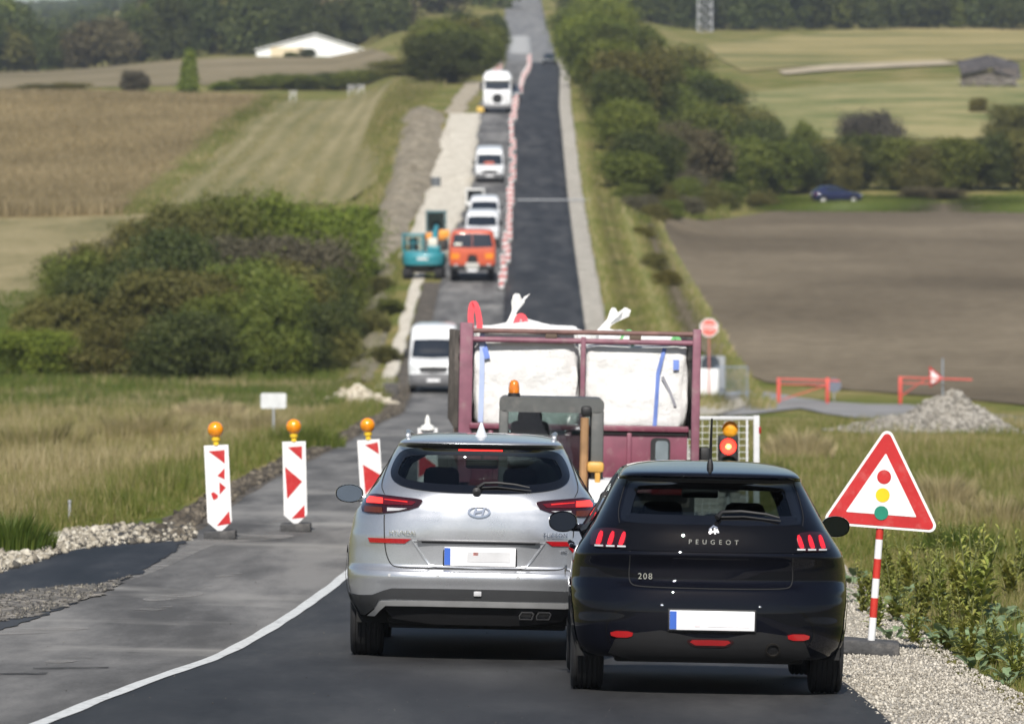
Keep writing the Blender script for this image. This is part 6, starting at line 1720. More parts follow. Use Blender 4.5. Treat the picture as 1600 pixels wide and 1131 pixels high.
def far_car(name, loc, yaw, paint, label, hatch=True):
    """whole small car seen from any side; local y = 0 is its tail"""
    t = empty(name, (0, 0, 0), label, 'car')
    rows = [(.22, .74, .12, .6, 3.2, 4.1, .7), (.35, .83, .03, .6, 3.2, 4.2, .75), (.55, .86, .0, .62, 3.2, 4.22, .8), (.75, .86, .02, .62, 3.2, 4.15, .8), (.86, .84, .06, .62, 3, 3.9, .8), (.94, .80, .12, .6, 3, 3.2, .5), (1.0, .76, .22, .6, 2.9, 2.98, .3), (1.2, .66, .50, .55, 2.9, 2.5, .3), (1.34, .58, .72, .5, 2.8, 2.15, .3), (1.41, .45, .95, .4, 2.6, 1.95, .3), (1.44, .25, 1.2, .2, 2.2, 1.7, .15)]
    sh = Shell(rows); fy, ry, r = 3.3, .75, .31
    cut = lambda x, y, z, zn: ((((y-fy)**2+(z-r)**2 < .36**2) | ((y-ry)**2+(z-r)**2 < .36**2)) & (np.abs(x) > .55))
    sh.build('body', np.unique(np.concatenate([np.linspace(.22, 1.44, 44), sh.ctrl])), paint, t, nr=24, ns=60, nf=18, cut=cut)
    for s in (-1, 1):
        mp = lambda y, z, o, s=s: sh.side(y, z, o, s)
        m = MB(); patch(m, [(1.0, 1.01), (1.85, .98), (1.85, 1.32), (1.3, 1.31), (1.05, 1.22)], mp, .012, .1); m.build('side_window', M_DKGLASS, t, fixn=False)
        m = MB(); patch(m, [(1.92, .98), (2.75, .98), (2.35, 1.24), (2.1, 1.31), (1.92, 1.32)], mp, .012, .1); m.build('side_window', M_DKGLASS, t, fixn=False)
        for y in (fy, ry): wheel(t, s*.76, y, r, .2, pm('bright_rim', (.6, .6, .6), .4, metal=.5), out=s)
        f = (lambda p: p) if s > 0 else flipx
        m = MB(); patch(m, f([(.52, .90), (.74, .90), (.76, .72), (.55, .72)]), sh.rear, .012, .08); m.build('tail_light', M_TAILRED, t, fixn=False)
        m = MB(); patch(m, f([(.45, .72), (.72, .74), (.74, .62), (.48, .60)]), lambda x, z, o: sh.far(x, z, o), .012, .08); m.build('headlight', M_HEADL, t, fixn=False)
        m = MB(); m.box((s*.93, 2.62, 1.02), (.18, .10, .13), 0, .04); m.build('mirror', paint, t)
    m = MB(); patch(m, mirror_poly([(0, 1.30), (.45, 1.28), (.58, 1.04), (0, 1.02)]), sh.rear, .012, .08); m.build('rear_window', M_DKGLASS, t, fixn=False)
    m = MB(); patch(m, mirror_poly([(0, 1.34), (.46, 1.32), (.60, 1.02), (0, 1.0)]), lambda x, z, o: sh.far(x, z, o), .012, .08); m.build('windscreen', M_DKGLASS, t, fixn=False)
    m = MB(); patch(m, mirror_poly([(0, .62), (.4, .62), (.36, .46), (0, .46)]), lambda x, z, o: sh.far(x, z, o), .012, .08); m.build('grille', M_CHROME, t, fixn=False)
    MB().box((0, sh.rear(0, .8).y-.02, .80), (.5, .02, .12)).build('number_plate', M_PLATEW, t)
    MB().box((0, 2.1, .30), (1.3, 3.4, .12)).build('underbody', M_UNDER, t)
    stand(t, loc[0], loc[1], yaw=yaw, up=.06, flat=.55)
    return t
X, Y = hit(1268, 321)
bc = far_car('field_car', (X, Y), R(-76), pm('navy_paint', (.005, .009, .045), .25, coat=1), 'dark blue car parked on the grass at the edge of the ploughed field')
X, Y = hit(858, 103)
far_car('hill_car', (X+.1, Y+4.2), R(180), M_BLACKP, 'dark car driving down the new lane near the top of the hill')
X, Y = hit(801, 166)
far_car('queued_car', (X-.15, Y+14.2), R(180), pm('grey_paint', (.05, .055, .06), .3, coat=1), 'dark grey car half hidden behind the white lorry at the top of the queue')
# ------------------------------------------------------------------ plants
LEAFMATS = {
 'green':  foliage('leaf_green', [(0, (.055, .078, .011)), (.45, (.138, .165, .027)), (1, (.25, .265, .058))]),
 'bright': foliage('leaf_bright', [(0, (.090, .125, .014)), (.5, (.18, .225, .028)), (1, (.28, .31, .052))]),
 'olive':  foliage('leaf_olive', [(0, (.068, .074, .017)), (.5, (.165, .158, .040)), (1, (.275, .245, .075))]),
 'dark':   foliage('leaf_dark', [(0, (.026, .040, .010)), (.5, (.080, .100, .024)), (1, (.155, .172, .048))]),
 'brown':  foliage('leaf_brown', [(0, (.085, .076, .045)), (.5, (.14, .125, .075)), (1, (.20, .178, .110))]),
 'khaki':  foliage('leaf_khaki', [(0, (.060, .052, .026)), (.4, (.13, .112, .055)), (1, (.235, .195, .10))]),
 'twiggy': foliage('leaf_twiggy', [(0, (.055, .050, .042)), (.5, (.095, .085, .068)), (1, (.13, .125, .085))]),
 'yellow': foliage('leaf_yellow', [(0, (.09, .085, .018)), (.5, (.17, .155, .030)), (1, (.26, .22, .05))]),
}
M_BARK = pm('bark', (.07, .055, .042), .95, var=.4, scale=4, bump=.5)

def quads(P, Nn, S, rng, asp=1.0):
    """one folded leaf-clump (two triangles) per point"""
    n = len(P)
    t = rng.normal(size=(n, 3)); t -= Nn*np.sum(t*Nn, 1)[:, None]; t /= np.linalg.norm(t, axis=1)[:, None]+1e-9
    b = np.cross(Nn, t)
    S = S[:, None]
    f = Nn*S*rng.uniform(-.35, .35, (n, 1))
    V = np.stack([P-t*S*asp, P-b*S*.62+f, P+t*S*asp, P+b*S*.62+f], 1)
    F = np.arange(n*4).reshape(n, 4)
    return V.reshape(-1, 3), F

def crown_np(seed, lobes, nleaf, leaf, gap=.35, up=.25):
    rng = np.random.default_rng(seed); Ps, Ns, Ts = [], [], []
    vol = np.array([l[3]*l[4] for l in lobes]); vol = vol/vol.sum()
    for (cx, cy, cz, rx, rz), v in zip(lobes, vol):
        n = int(nleaf*v*1.6)
        d = rng.normal(size=(n, 3)); d /= np.linalg.norm(d, axis=1)[:, None]
        rad = 1 - .46*rng.random(n)**1.5
        sp = rng.random(n) < .13; rad = np.where(sp, 1 + .30*rng.random(n)**1.4*(.4+.6*(np.sin(d[:, 0]*11+seed)*np.sin(d[:, 1]*13+1)*np.sin(d[:, 2]*9+2) > -.1)), rad)
        wob = 1 + .22*np.sin(d[:, 0]*5+seed+cx)+.12*np.sin(d[:, 1]*7+cz*3)+.12*np.sin(d[:, 2]*6+d[:, 0]*4)
        P = np.stack([cx+rx*d[:, 0]*rad*wob, cy+rx*d[:, 1]*rad*wob, cz+rz*d[:, 2]*rad*wob], 1)
        cl = (np.sin(P[:, 0]*4.1+seed)+np.sin(P[:, 1]*3.7+1.3*seed)+np.sin(P[:, 2]*4.6+.7)+np.sin((P[:, 0]+P[:, 2])*7.3))/4
        keep = (cl > -gap) | (rng.random(n) < .25)
        keep &= P[:, 2] > .05
        P = P[keep]; d = d[keep]; cl = cl[keep]
        Nn = d + rng.normal(size=d.shape)*.75 + np.array([0, 0, up]); Nn /= np.linalg.norm(Nn, axis=1)[:, None]
        Ps.append(P); Ns.append(Nn); Ts.append(np.clip(.45+.25*cl+rng.normal(size=len(P))*.20, 0, 1))
    P = np.concatenate(Ps); Nn = np.concatenate(Ns); T = np.concatenate(Ts)
    V, F = quads(P, Nn, leaf*rng.uniform(.6, 1.35, len(P)), rng)
    return V, F, T

def lobes_bush(seed, w, h, n=10, tall=0.0):
    rng = np.random.default_rng(seed); L = [(0, 0, h*.42, w*.36, h*.42)]
    for k in range(n):
        a = rng.uniform(0, 6.283); r = w*.5*rng.uniform(.35, .72); z = h*rng.uniform(.22, .78)
        s = rng.uniform(.16, .27)
        L.append((r*math.cos(a), r*math.sin(a), z, w*s, h*s*.95))
    for k in range(3):
        L.append((w*rng.uniform(-.2, .2), w*rng.uniform(-.2, .2), h*rng.uniform(.72, .84), w*.17, h*.17))
    return L

def trunk_mesh(name, h, r, seed, parent, spread=.35):
    rng = random.Random(seed); m = MB()
    stems = 3 if spread > .3 else 1
    for s in range(stems):
        a = rng.uniform(0, 6.28); lean = spread*h*rng.uniform(.3, .9) if stems > 1 else .1
        p = [Vector((0, 0, -.25)), Vector((lean*.3*math.cos(a), lean*.3*math.sin(a), h*.3)), Vector((lean*math.cos(a), lean*math.sin(a), h*.78))]
        m.tube(p, [r, r*.7, r*.2], 0, 6)
        for k in range(3):
            b = a+rng.uniform(-1.6, 1.6); st = p[1].lerp(p[2], .25*k)
            m.tube([st, st+Vector((math.cos(b), math.sin(b), .9))*h*.22], [r*.4, r*.1], 0, 5)
    return m.build(name, M_BARK, parent)

PROTO = {}
SHAPES = {  # width, height, lobes, leaves, leaf size
 'bush': [(5.0, 4.2, 12, 17000, .072, 11), (5.2, 3.8, 14, 17000, .072, 12), (4.6, 4.6, 10, 16000, .072, 13)],
 'tree': [(6.0, 7.0, 15, 15000, .115, 21), (5.4, 7.4, 13, 15000, .115, 22), (6.4, 6.6, 16, 15000, .115, 23)],
 'big':  [(9.0, 12.0, 17, 8000, .30, 31), (10.0, 11.5, 19, 8000, .30, 32)],
 'column': [(2.6, 5.2, 10, 5000, .14, 41)],
}
def plant(kind, var, colr, X, Y, w, h, label, cat, group=None, rot=None, name=None, up=-.1, long=1.0):
    shp = SHAPES[kind][var % len(SHAPES[kind])]
    key = (kind, var % len(SHAPES[kind]), colr)
    nm = name or {'bush': 'shrub', 'tree': 'tree', 'big': 'tree', 'column': 'tree'}[kind]
    if key not in PROTO:
        o = empty(nm, (0, 0, 0), label, cat, group)
        W_, H_, nl, n, lf, sd = shp
        if kind == 'column':
            rng = np.random.default_rng(sd); lob = [(rng.uniform(-.25, .25), rng.uniform(-.25, .25), H_*(.12+.8*k/10), (1.15-.07*k)*W_*.33, H_*.13) for k in range(11)]
        else: lob = lobes_bush(sd, W_, H_, nl)
        V, F, T = crown_np(sd, lob, n, lf, gap=.5 if colr == 'twiggy' else .42)
        mesh_np('crown', V, F, LEAFMATS[colr], o, tint=T)
        trunk_mesh('trunk', H_*.8, W_*.022, sd, o, spread=.2 if kind in ('column', 'big') else .4)
        PROTO[key] = o
    else:
        o = copy_tree(PROTO[key]); o.name = nm
    tag(o, label, cat, group)
    o.location = gp(X, Y, up); sx = w/shp[0]; sz = h/shp[1]
    o.scale = (sx, sx*long, sz)
    o.rotation_euler = (0, 0, rot if rot is not None else random.uniform(0, 6.28))
    return o

ORD = ['first', 'second', 'third', 'fourth', 'fifth', 'sixth', 'seventh', 'eighth', 'ninth', 'tenth', 'eleventh', 'twelfth', 'thirteenth', 'fourteenth', 'fifteenth', 'sixteenth', 'seventeenth', 'eighteenth', 'nineteenth', 'twentieth']
WORD = {'green': 'mid green', 'bright': 'bright green', 'olive': 'olive green', 'dark': 'dark green', 'brown': 'brownish', 'khaki': 'khaki flowering', 'twiggy': 'grey twiggy', 'yellow': 'yellowing'}

# thicket left of the road: rows from front to back (photo column, Y, width, height, colour)
def thicket():
    rows = [
     ('front', [(60, 238, 4.4, 2.2, 'bright'), (200, 236, 4.2, 3.0, 'olive'), (290, 233, 4.0, 3.1, 'dark'), (345, 240, 4.0, 3.6, 'green'), (425, 237, 3.4, 4.2, 'green'), (472, 240, 3.2, 3.4, 'dark'), (512, 245, 2.6, 2.4, 'olive')]),
     ('second', [(95, 256, 4.6, 3.4, 'olive'), (170, 258, 4.8, 4.4, 'dark'), (245, 255, 4.6, 4.2, 'olive'), (320, 256, 4.6, 4.4, 'olive'), (395, 258, 4.8, 4.6, 'green'), (452, 262, 4.2, 4.4, 'olive'), (502, 264, 3.4, 4.2, 'dark')]),
     ('third', [(125, 276, 4.6, 4.6, 'green'), (185, 278, 5.0, 5.2, 'olive'), (260, 276, 5.0, 5.6, 'dark'), (330, 278, 5.0, 5.0, 'brown'), (400, 280, 5.0, 5.2, 'brown'), (462, 282, 4.4, 5.0, 'brown'), (515, 284, 3.6, 4.8, 'green')]),
     ('back', [(160, 304, 4.2, 4.2, 'brown'), (215, 306, 4.6, 5.3, 'olive'), (285, 308, 5.0, 6.2, 'olive'), (350, 310, 5.2, 6.2, 'green'), (415, 311, 5.2, 6.3, 'bright'), (475, 312, 5.0, 6.0, 'bright'), (533, 313, 4.0, 5.6, 'bright')])]
    for rn, items in rows:
        for i, (px, Y, w, h, c) in enumerate(items):
            X = (px-800)/FPX*Y
            lab = f'{WORD[c]} shrub in the roadside thicket, {rn} row, {ORD[i]} from the left'
            plant('bush', i+len(rn), c, X, Y, w*1.15, h, lab, 'shrub', 'shrubs of the thicket left of the road')
thicket()

def hedges():
    # along the right verge, going up the hill
    i = 0
    for (px, Y, w, h, c) in [(985, 398, 4.6, 3.2, 'green'), (1003, 412, 5, 4.2, 'dark'), (985, 432, 5.2, 5.0, 'green'), (965, 455, 5, 5.2, 'dark'), (975, 478, 6, 6.2, 'olive'), (948, 505, 6, 6.0, 'green'), (958, 535, 6.5, 6.8, 'dark'), (935, 570, 6.5, 7.0, 'green'), (955, 605, 7, 7.4, 'green'),
                             (925, 640, 7, 7.2, 'bright'), (950, 670, 7.5, 7.8, 'bright'), (915, 705, 7, 7.2, 'bright'), (940, 735, 8, 8.2, 'bright'), (910, 775, 7.5, 7.6, 'green'), (945, 800, 8.5, 9, 'bright')]:
        X = (px-800)/FPX*Y
        plant('tree', i, c, X, Y, w*1.15, h, f'{WORD[c]} tree of the row along the right verge, {ORD[i]} going uphill', 'tree', 'trees along the right verge'); i += 1
    i = 0
    for (px, Y, w, h, c) in [(1040, 470, 5, 4.4, 'khaki'), (1085, 474, 5.6, 5.6, 'khaki'), (1130, 478, 5, 5.2, 'green'), (1172, 480, 4.6, 5.2, 'green'), (1215, 480, 4.8, 4.8, 'green'), (1255, 484, 4.6, 4.8, 'dark'), (1300, 486, 5, 4.6, 'olive'), (1345, 488, 5, 5.0, 'dark'), (1395, 488, 5.2, 4.8, 'green'), (1440, 486, 5, 4.4, 'olive'), (1490, 486, 5.2, 4.8, 'green'), (1545, 488, 5.4, 5.2, 'dark'), (1605, 488, 5.6, 5.4, 'olive')]:
        plant('tree' if h > 4.7 else 'bush', i, c, (px-800)/FPX*Y, Y, w*1.12, h, f'{WORD[c]} bush in the hedge behind the ploughed field, {ORD[i]} from the left', 'bush', 'hedge behind the ploughed field'); i += 1
    i = 0
    for (px, Y, w, h, c) in [(1010, 500, 6, 6.4, 'dark'), (1050, 520, 6, 7.0, 'green'), (1095, 515, 6.4, 6.6, 'green'), (1150, 520, 6, 6.4, 'olive'), (1010, 560, 6.5, 7.2, 'olive'), (1060, 565, 6.5, 7.2, 'green'), (1110, 560, 6.5, 6.8, 'dark'), (1195, 512, 5.4, 5.6, 'dark'), (1000, 610, 7, 7.2, 'green'), (1050, 615, 7, 6.8, 'olive'), (1100, 600, 6, 5.6, 'green')]:
        plant('tree', i+1, c, (px-800)/FPX*Y, Y, w*1.15, h, f'{WORD[c]} tree between hedge and road, {ORD[i]} from the near edge', 'tree', 'trees between the hedge and the road'); i += 1
    plant('bush', 1, 'twiggy', (1360-800)/FPX*520, 520, 6.0, 5.6, 'grey twiggy tree with few leaves standing above the hedge', 'tree', name='tree')
    plant('bush', 2, 'green', (1258-800)/FPX*505, 505, 3.6, 5.4, 'rounded green tree top standing just left of the grey twiggy tree', 'tree', name='tree')
    plant('bush', 1, 'yellow', (1528-800)/FPX*620, 620, 2.2, 1.8, 'small yellow bush left of the collapsed shed', 'bush')
    plant('bush', 0, 'olive', (1580-800)/FPX*560, 560, 6, 4.6, 'broad olive bush below the collapsed shed', 'bush')
    i = 0
    for (px, Y, w, h, c) in [(1005, 352, 1.7, .8, 'yellow'), (1022, 316, 1.6, 1.1, 'olive'), (1040, 300, 1.8, 1.0, 'yellow'), (1000, 400, 2.2, 1.4, 'olive'), (1060, 440, 4, 1.8, 'brown'), (1120, 452, 4, 1.6, 'olive'), (1190, 456, 3, 1.3, 'olive'), (1440, 470, 4, 1.2, 'khaki'), (1480, 470, 4, 1.1, 'khaki'), (1005, 445, 3.5, 2.2, 'olive'), (1030, 452, 4, 2.4, 'green'), (1062, 458, 4, 2.2, 'brown'), (1095, 462, 4, 2.2, 'olive'), (1130, 464, 3.6, 1.9, 'green'), (980, 425, 3, 2.2, 'olive')]:
        plant('bush', i, c, (px-800)/FPX*Y, Y, w, h, f'low {WORD[c]} scrub beside the ploughed field, {ORD[i]} counting from the road', 'scrub', 'scrub around the ploughed field'); i += 1
    i = 0
    for (px, py, w, h, c) in [(985, 318, 2.6, 1.6, 'green'), (1003, 336, 2.4, 1.5, 'brown'), (1022, 346, 2.2, 1.3, 'olive'), (1045, 342, 2.6, 1.5, 'green'), (1072, 336, 2.8, 1.5, 'brown'), (1100, 331, 2.8, 1.4, 'olive'), (1030, 325, 3.0, 2.0, 'olive'), (1062, 318, 3.2, 2.2, 'green'), (1010, 310, 3.0, 2.2, 'dark')]:
        X, Y = hit(px, py, 300, 520)
        plant('bush', i, c, X, Y, w, h, f'{WORD[c]} bush in the corner between verge and ploughed field, {ORD[i]} from the road', 'bush', 'bushes in the field corner'); i += 1
    # clump left of the road near the top
    i = 0
    for (px, Y, w, h, c) in [(672, 585, 5.5, 5.4, 'dark'), (710, 590, 5.5, 5.8, 'dark'), (745, 640, 5.5, 5.6, 'green'), (690, 620, 6, 6.6, 'green'), (730, 650, 6, 6.8, 'olive'), (660, 640, 6, 6.0, 'olive'), (762, 700, 5, 6.2, 'green'), (720, 700, 6, 7.2, 'dark'), (680, 700, 6, 6.8, 'green'), (770, 760, 5, 6.5, 'dark')]:
        plant('tree', i, c, (px-800)/FPX*Y, Y, w*1.12, h, f'{WORD[c]} tree in the hilltop clump left of the road, {ORD[i]} from the front', 'tree', 'clump left of the road'); i += 1
    plant('column', 0, 'bright', (297-800)/FPX*655, 655, 2.9, 5.0, 'bright green slender tree standing alone at the top of the ripe field', 'tree')
    plant('bush', 0, 'brown', (210-800)/FPX*658, 658, 4.2, 2.7, 'brown leaved bush at the top of the ripe field, left of the slender tree', 'bush')
    i = 0
    for (px, Y, w, h, c) in [(60, 662, 5, .9, 'olive'), (110, 662, 4, 1.0, 'yellow'), (350, 664, 3, 1.3, 'bright'), (390, 668, 5, 1.7, 'green'), (430, 672, 5, 1.9, 'green'), (475, 668, 5, 2.0, 'green'), (520, 672, 5.5, 2.4, 'dark'), (565, 668, 6, 2.2, 'green'), (610, 660, 6, 2.0, 'olive'), (640, 640, 5, 2.2, 'olive'), (460, 690, 5, 1.6, 'dark')]:
        plant('bush', i, c, (px-800)/FPX*Y, Y, w*1.15, h, f'low {WORD[c]} bush in the line above the two left fields, {ORD[i]} from the left', 'bush', 'low bushes above the left fields'); i += 1
    i = 0
    for (px, Y, w, h, c) in [(575, 380, 3, 1.6, 'green'), (560, 350, 3, 1.6, 'olive'), (592, 300, 2.0, 1.5, 'olive'), (608, 280, 1.7, 1.2, 'green'), (575, 270, 2.2, 2.0, 'olive'), (600, 250, 1.6, 1.0, 'olive')]:
        plant('bush', i, c, (px-800)/FPX*Y, Y, w, h*.7, f'{WORD[c]} weed clump by the dug earth left of the road, {ORD[i]} in the row', 'weed clump', 'weeds beside the dug earth', rot=.06, long=4.0); i += 1
hedges()

def far_woods():
    rng = random.Random(5)
    # trees of the front edge, one by one
    i = 0
    for px in range(-30, 640, 42):
        Y = 925 + rng.uniform(-8, 14); c = rng.choice(['dark', 'dark', 'dark', 'green', 'olive']) if not (100 < px < 190) else 'khaki'
        h = rng.uniform(8, 11.5) if not 40 < px < 215 else rng.uniform(6.5, 8.2)
        if 395 < px < 580: Y += 30
        plant('big', i, c, (px-800)/FPX*Y, Y, rng.uniform(8, 11), h, f'{WORD[c]} tree on the front edge of the left wood, {ORD[i]} from the left', 'tree', 'front edge of the left wood'); i += 1
    i = 0
    for px in range(900, 1640, 46):
        Y = 1005 + rng.uniform(0, 12); c = rng.choice(['dark', 'dark', 'green']) if not (1180 < px < 1300) else rng.choice(['khaki', 'dark', 'olive'])
        plant('big', i, c, (px-800)/FPX*Y, Y, rng.uniform(8, 11), rng.uniform(8, 11), f'{WORD[c]} tree on the front edge of the right wood, {ORD[i]} from the road', 'tree', 'front edge of the right wood'); i += 1
    # the mass of the wood behind, one object
    rg = np.random.default_rng(9); Vs, Fs, Ts, Ms = [], [], [], []; off = 0
    cols = ['dark', 'green', 'olive', 'khaki', 'brown']
    def tree_at(X, Y, w, h, ci):
        nonlocal off
        L = lobes_bush(int(rg.integers(1e6)), w, h, 7)
        V, F, T = crown_np(int(rg.integers(50)), L, 900, .55, gap=.6)
        V = V + np.array([X, Y, float(gz(X, Y))-.3])
        Vs.append(V); Fs.append(F+off); Ts.append(T); Ms.append(np.full(len(F), ci)); off += len(V)
    for Y in range(960, 1330, 26):
        for px in np.arange(-60, 1680, 9.0/Y*FPX):
            if 770 < px < 870 + 10: continue
            p2 = px + rg.uniform(-20, 20)
            if Y < 1020 and p2 > 640: continue
            if 30 < p2 < 225: continue
            ci = rg.choice(5, p=[.62, .18, .12, .05, .03])
            if (100 < p2 < 210 or 540 < p2 < 700 or 1180 < p2 < 1290) and rg.random() < .5: ci = 3
            tree_at((p2-800)/FPX*Y, Y+rg.uniform(-8, 8), rg.uniform(8, 12), rg.uniform(8, 13), ci)
    for Y2, hh, st in ((1450, 4.6, 13), (1900, 5.0, 12)):
        for px in range(10, 250, st): tree_at((px-800)/FPX*Y2, Y2+rg.uniform(-30, 30), 4.5*st*Y2/FPX*.5, hh*rg.uniform(.7, 1.2), 0)
    for px in range(-40, 300, 26): tree_at((px-800)/FPX*2500, 2500+rg.uniform(-60, 60), 34, rg.uniform(4.5, 7), 0)
    o = mesh_np('woodland', np.concatenate(Vs), np.concatenate(Fs), [LEAFMATS[c] for c in cols], tint=np.concatenate(Ts), mi=np.concatenate(Ms))
    tag(o, 'dark mixed woodland covering the hilltop behind the first trees', 'woodland', kind='stuff')
far_woods()

# ------------------------------------------------------------------ grass, crops and weeds
def blades(name, X, Y, H, Wd, mat, tint, label, cat, lean=.35, bumps=True, seed=1):
    rng = np.random.default_rng(seed); n = len(X)
    Z = gz(X, Y, bumps)-.02
    a = rng.uniform(0, 2*np.pi, n); f = rng.uniform(0, 2*np.pi, n); l = lean*rng.random(n)*H
    dx, dy = np.cos(a), np.sin(a)
    bx, by = np.cos(f)*Wd/2, np.sin(f)*Wd/2
    p0 = np.stack([X, Y, Z], 1); p1 = p0+np.stack([dx*l*.3, dy*l*.3, H*.55], 1); p2 = p0+np.stack([dx*l, dy*l, H*(1-.25*l/np.maximum(H, .01))], 1)
    B = np.stack([bx, by, 0*bx], 1)
    V = np.stack([p0-B, p0+B, p1-B*.8, p1+B*.8, p2], 1).reshape(-1, 3)
    k = 5*np.arange(n)[:, None]
    F = np.concatenate([k+np.array([[0, 1, 3]]), k+np.array([[0, 3, 2]]), k+np.array([[2, 3, 4]])])
    o = mesh_np(name, V, F, mat, tint=np.tile(tint, 3))
    return tag(o, label, cat, kind='stuff')

M_GRASS = foliage('grass_blades', [(0, (.048, .085, .012)), (.33, (.120, .155, .026)), (.52, (.205, .198, .055)), (.72, (.33, .275, .135)), (1, (.50, .42, .25))], trans=.4, vary=0)
def patchy(X, Y, s1, s2, seed): return .5 + .5*(.65*vnoise(X, Y, s1, seed)+.35*vnoise(X, Y, s2, seed+3))
def verge(name, n, yr, xf, wf, hfun, label, tintf, seed, wide=.012):
    rng = np.random.default_rng(seed)
    Y = np.exp(rng.uniform(math.log(yr[0]), math.log(yr[1]), n)); w = wf(Y)
    X = xf(Y) + w*rng.random(n)
    t = patchy(X, Y, 3.5, 1.2, seed)
    H = hfun(X, Y, t, rng); T = np.clip(tintf(X, Y, t)+.30*(patchy(X, Y, 1.7, .6, seed+11.0)-.5)+rng.normal(size=n)*.13, 0, 1)
    keep = H > .03
    X, Y, H, T = X[keep], Y[keep], H[keep], T[keep]
    return blades(name, X, Y, H, wide*(Y/60)**.7*np.random.default_rng(seed+1).uniform(.6, 1.4, len(X)), M_GRASS, T, label, 'grass', seed=seed)

# left verge: dry tall grass with a greener foot
def hl(X, Y, t, rng):
    d = XL(Y)-X
    edge = .40+sstep(75, 55, Y)*1.0
    t3 = patchy(X, Y, 1.1, .5, 8.0)
    base = (.10+.55*t*t+.42*np.maximum(t3-.45, 0))*sstep(edge, edge+.8, d)
    return 1.12*base*rng.uniform(.45, 1.3, len(X))
verge('dry_grass', 210000, (50, 235), lambda y: XL(y)-.7-14*sstep(45, 150, y)-1.6, lambda y: .0+14*sstep(45, 150, y)+1.6, hl, 'tall dry grass with green patches on the left verge',
      lambda X, Y, t:   .42+.55*t*sstep(.8, 3.2, XL(Y)-X)-.12*sstep(90, 180, Y)*sstep(2, 8, XL(Y)-X), 5, .011)
def hr(X, Y, t, rng):
    d = X-XR(Y)
    t3 = patchy(X, Y, .9, .4, 6.0)
    base = (.08+.42*t*t+.40*np.maximum(t3-.45, 0))*sstep(.85, 1.7, d)
    return base*rng.uniform(.5, 1.25, len(X))
verge('green_grass', 230000, (33, 172), lambda y: XR(y)+.8, lambda y: .9+y*.055+6*sstep(60, 150, y), hr, 'green and straw coloured grass on the right verge',
      lambda X, Y, t: .16+.66*t, 9, .010)
# far verges and valley floor
rng = np.random.default_rng(21)
def scatter(n, y0, y1, pxl, pxr, seed, dens=None):
    rg = np.random.default_rng(seed); Y = rg.uniform(y0, y1, n); px = rg.uniform(pxl, pxr, n); return (px-800)/FPX*Y, Y, rg
X, Y, rg = scatter(60000, 190, 330, -30, 640, 31); k = X < XL(Y)-2.2; X, Y = X[k], Y[k]
t = patchy(X, Y, 5, 2, 4.0); blades('valley_grass', X, Y, .45*(.5+t)*rg.uniform(.5, 1.2, len(X)), .05+0*X, M_GRASS, np.clip(.12+.5*t*sstep(500, 560, 800+X/Y*FPX)+.22*t+rg.normal(size=len(X))*.1, 0, 1), 'rough green grass on the valley floor left of the road', 'grass', seed=31)
rg = np.random.default_rng(33); Y = rg.uniform(200, 780, 46000); X = XR(Y)+1.15+(5+2*sstep(350, 500, Y))*rg.random(46000)
t = patchy(X, Y, 9, 3, 7.0); blades('verge_grass', X, Y, (.22+.3*t)*rg.uniform(.5, 1.2, len(X)), .045+Y*.00004, M_GRASS, np.clip(.30+.40*t+rg.normal(size=len(X))*.12, 0, 1), 'yellow green grass beside the new lane going uphill', 'grass', seed=33)
X, Y, rg = scatter(26000, 440, 476, 1010, 1640, 35); t = patchy(X, Y, 9, 3, 2.0)
blades('headland_grass', X, Y, .35*(.5+t)*rg.uniform(.5, 1.2, len(X)), .06+0*X, M_GRASS, np.clip(.10+.30*t+rg.normal(size=len(X))*.08, 0, 1), 'green grass headland between ploughed field and hedge', 'grass', seed=35)
M_CROP = foliage('crop_stalks', [(0, (.12, .095, .042)), (.5, (.27, .215, .115)), (1, (.42, .34, .20))], trans=.25, vary=0)
rg = np.random.default_rng(47); Y = rg.uniform(404, 640, 16000); X = -27.1+.75*rg.normal(size=16000)*(1+.3*np.sin(Y/9))
t = patchy(X, Y, 10, 3, 5.0); blades('weed_strip', X, Y, (.25+.6*t)*rg.uniform(.5, 1.3, len(X)), .09+0*X, M_GRASS, np.clip(.30+.45*t+rg.normal(size=len(X))*.15, 0, 1), 'olive and yellow weeds on the strip between the two left fields', 'weeds', seed=47)
rg = np.random.default_rng(48); Y = rg.uniform(325, 600, 14000); X = XL(Y)-7.0+1.0*rg.normal(size=14000)
t = patchy(X, Y, 8, 3, 2.0); blades('yellow_weeds', X, Y, (.2+.75*t*t)*rg.uniform(.5, 1.3, len(X)), .07+0*X, M_GRASS, np.clip(.34+.35*t+rg.normal(size=len(X))*.12, 0, 1), 'yellow green weeds along the foot of the dug earth', 'weeds', seed=48)
X, Y, rg = scatter(16000, 370, 475, 960, 1140, 49); k = ~poly_in(X, Y, PL); X, Y = X[k], Y[k]
t = patchy(X, Y, 6, 2, 2.0); blades('rough_grass', X, Y, (.2+.5*t)*rg.uniform(.5, 1.3, len(X)), .06+0*X, M_GRASS, np.clip(.15+.5*t+rg.normal(size=len(X))*.12, 0, 1), 'rough grass on the bank between new lane and ploughed field', 'grass', seed=49)
X, Y, rg = scatter(90000, 404, 646, -40, 420, 41); k = X < -27.7; X, Y = X[k], Y[k]
t = patchy(X, Y, 18, 5, 1.0); blades('crop', X, Y, .55*rg.uniform(.6, 1.25, len(X))+.9*sstep(416, 405, Y), .09+0*X, M_CROP, np.clip(.15+.5*t+rg.normal(size=len(X))*.15, 0, 1), 'ripe brown crop standing in the upper left field', 'crop', seed=41)
X, Y, rg = scatter(40000, 410, 630, 220, 670, 43); k = (X > -26.3) & (X < -9.8); X, Y = X[k], Y[k]
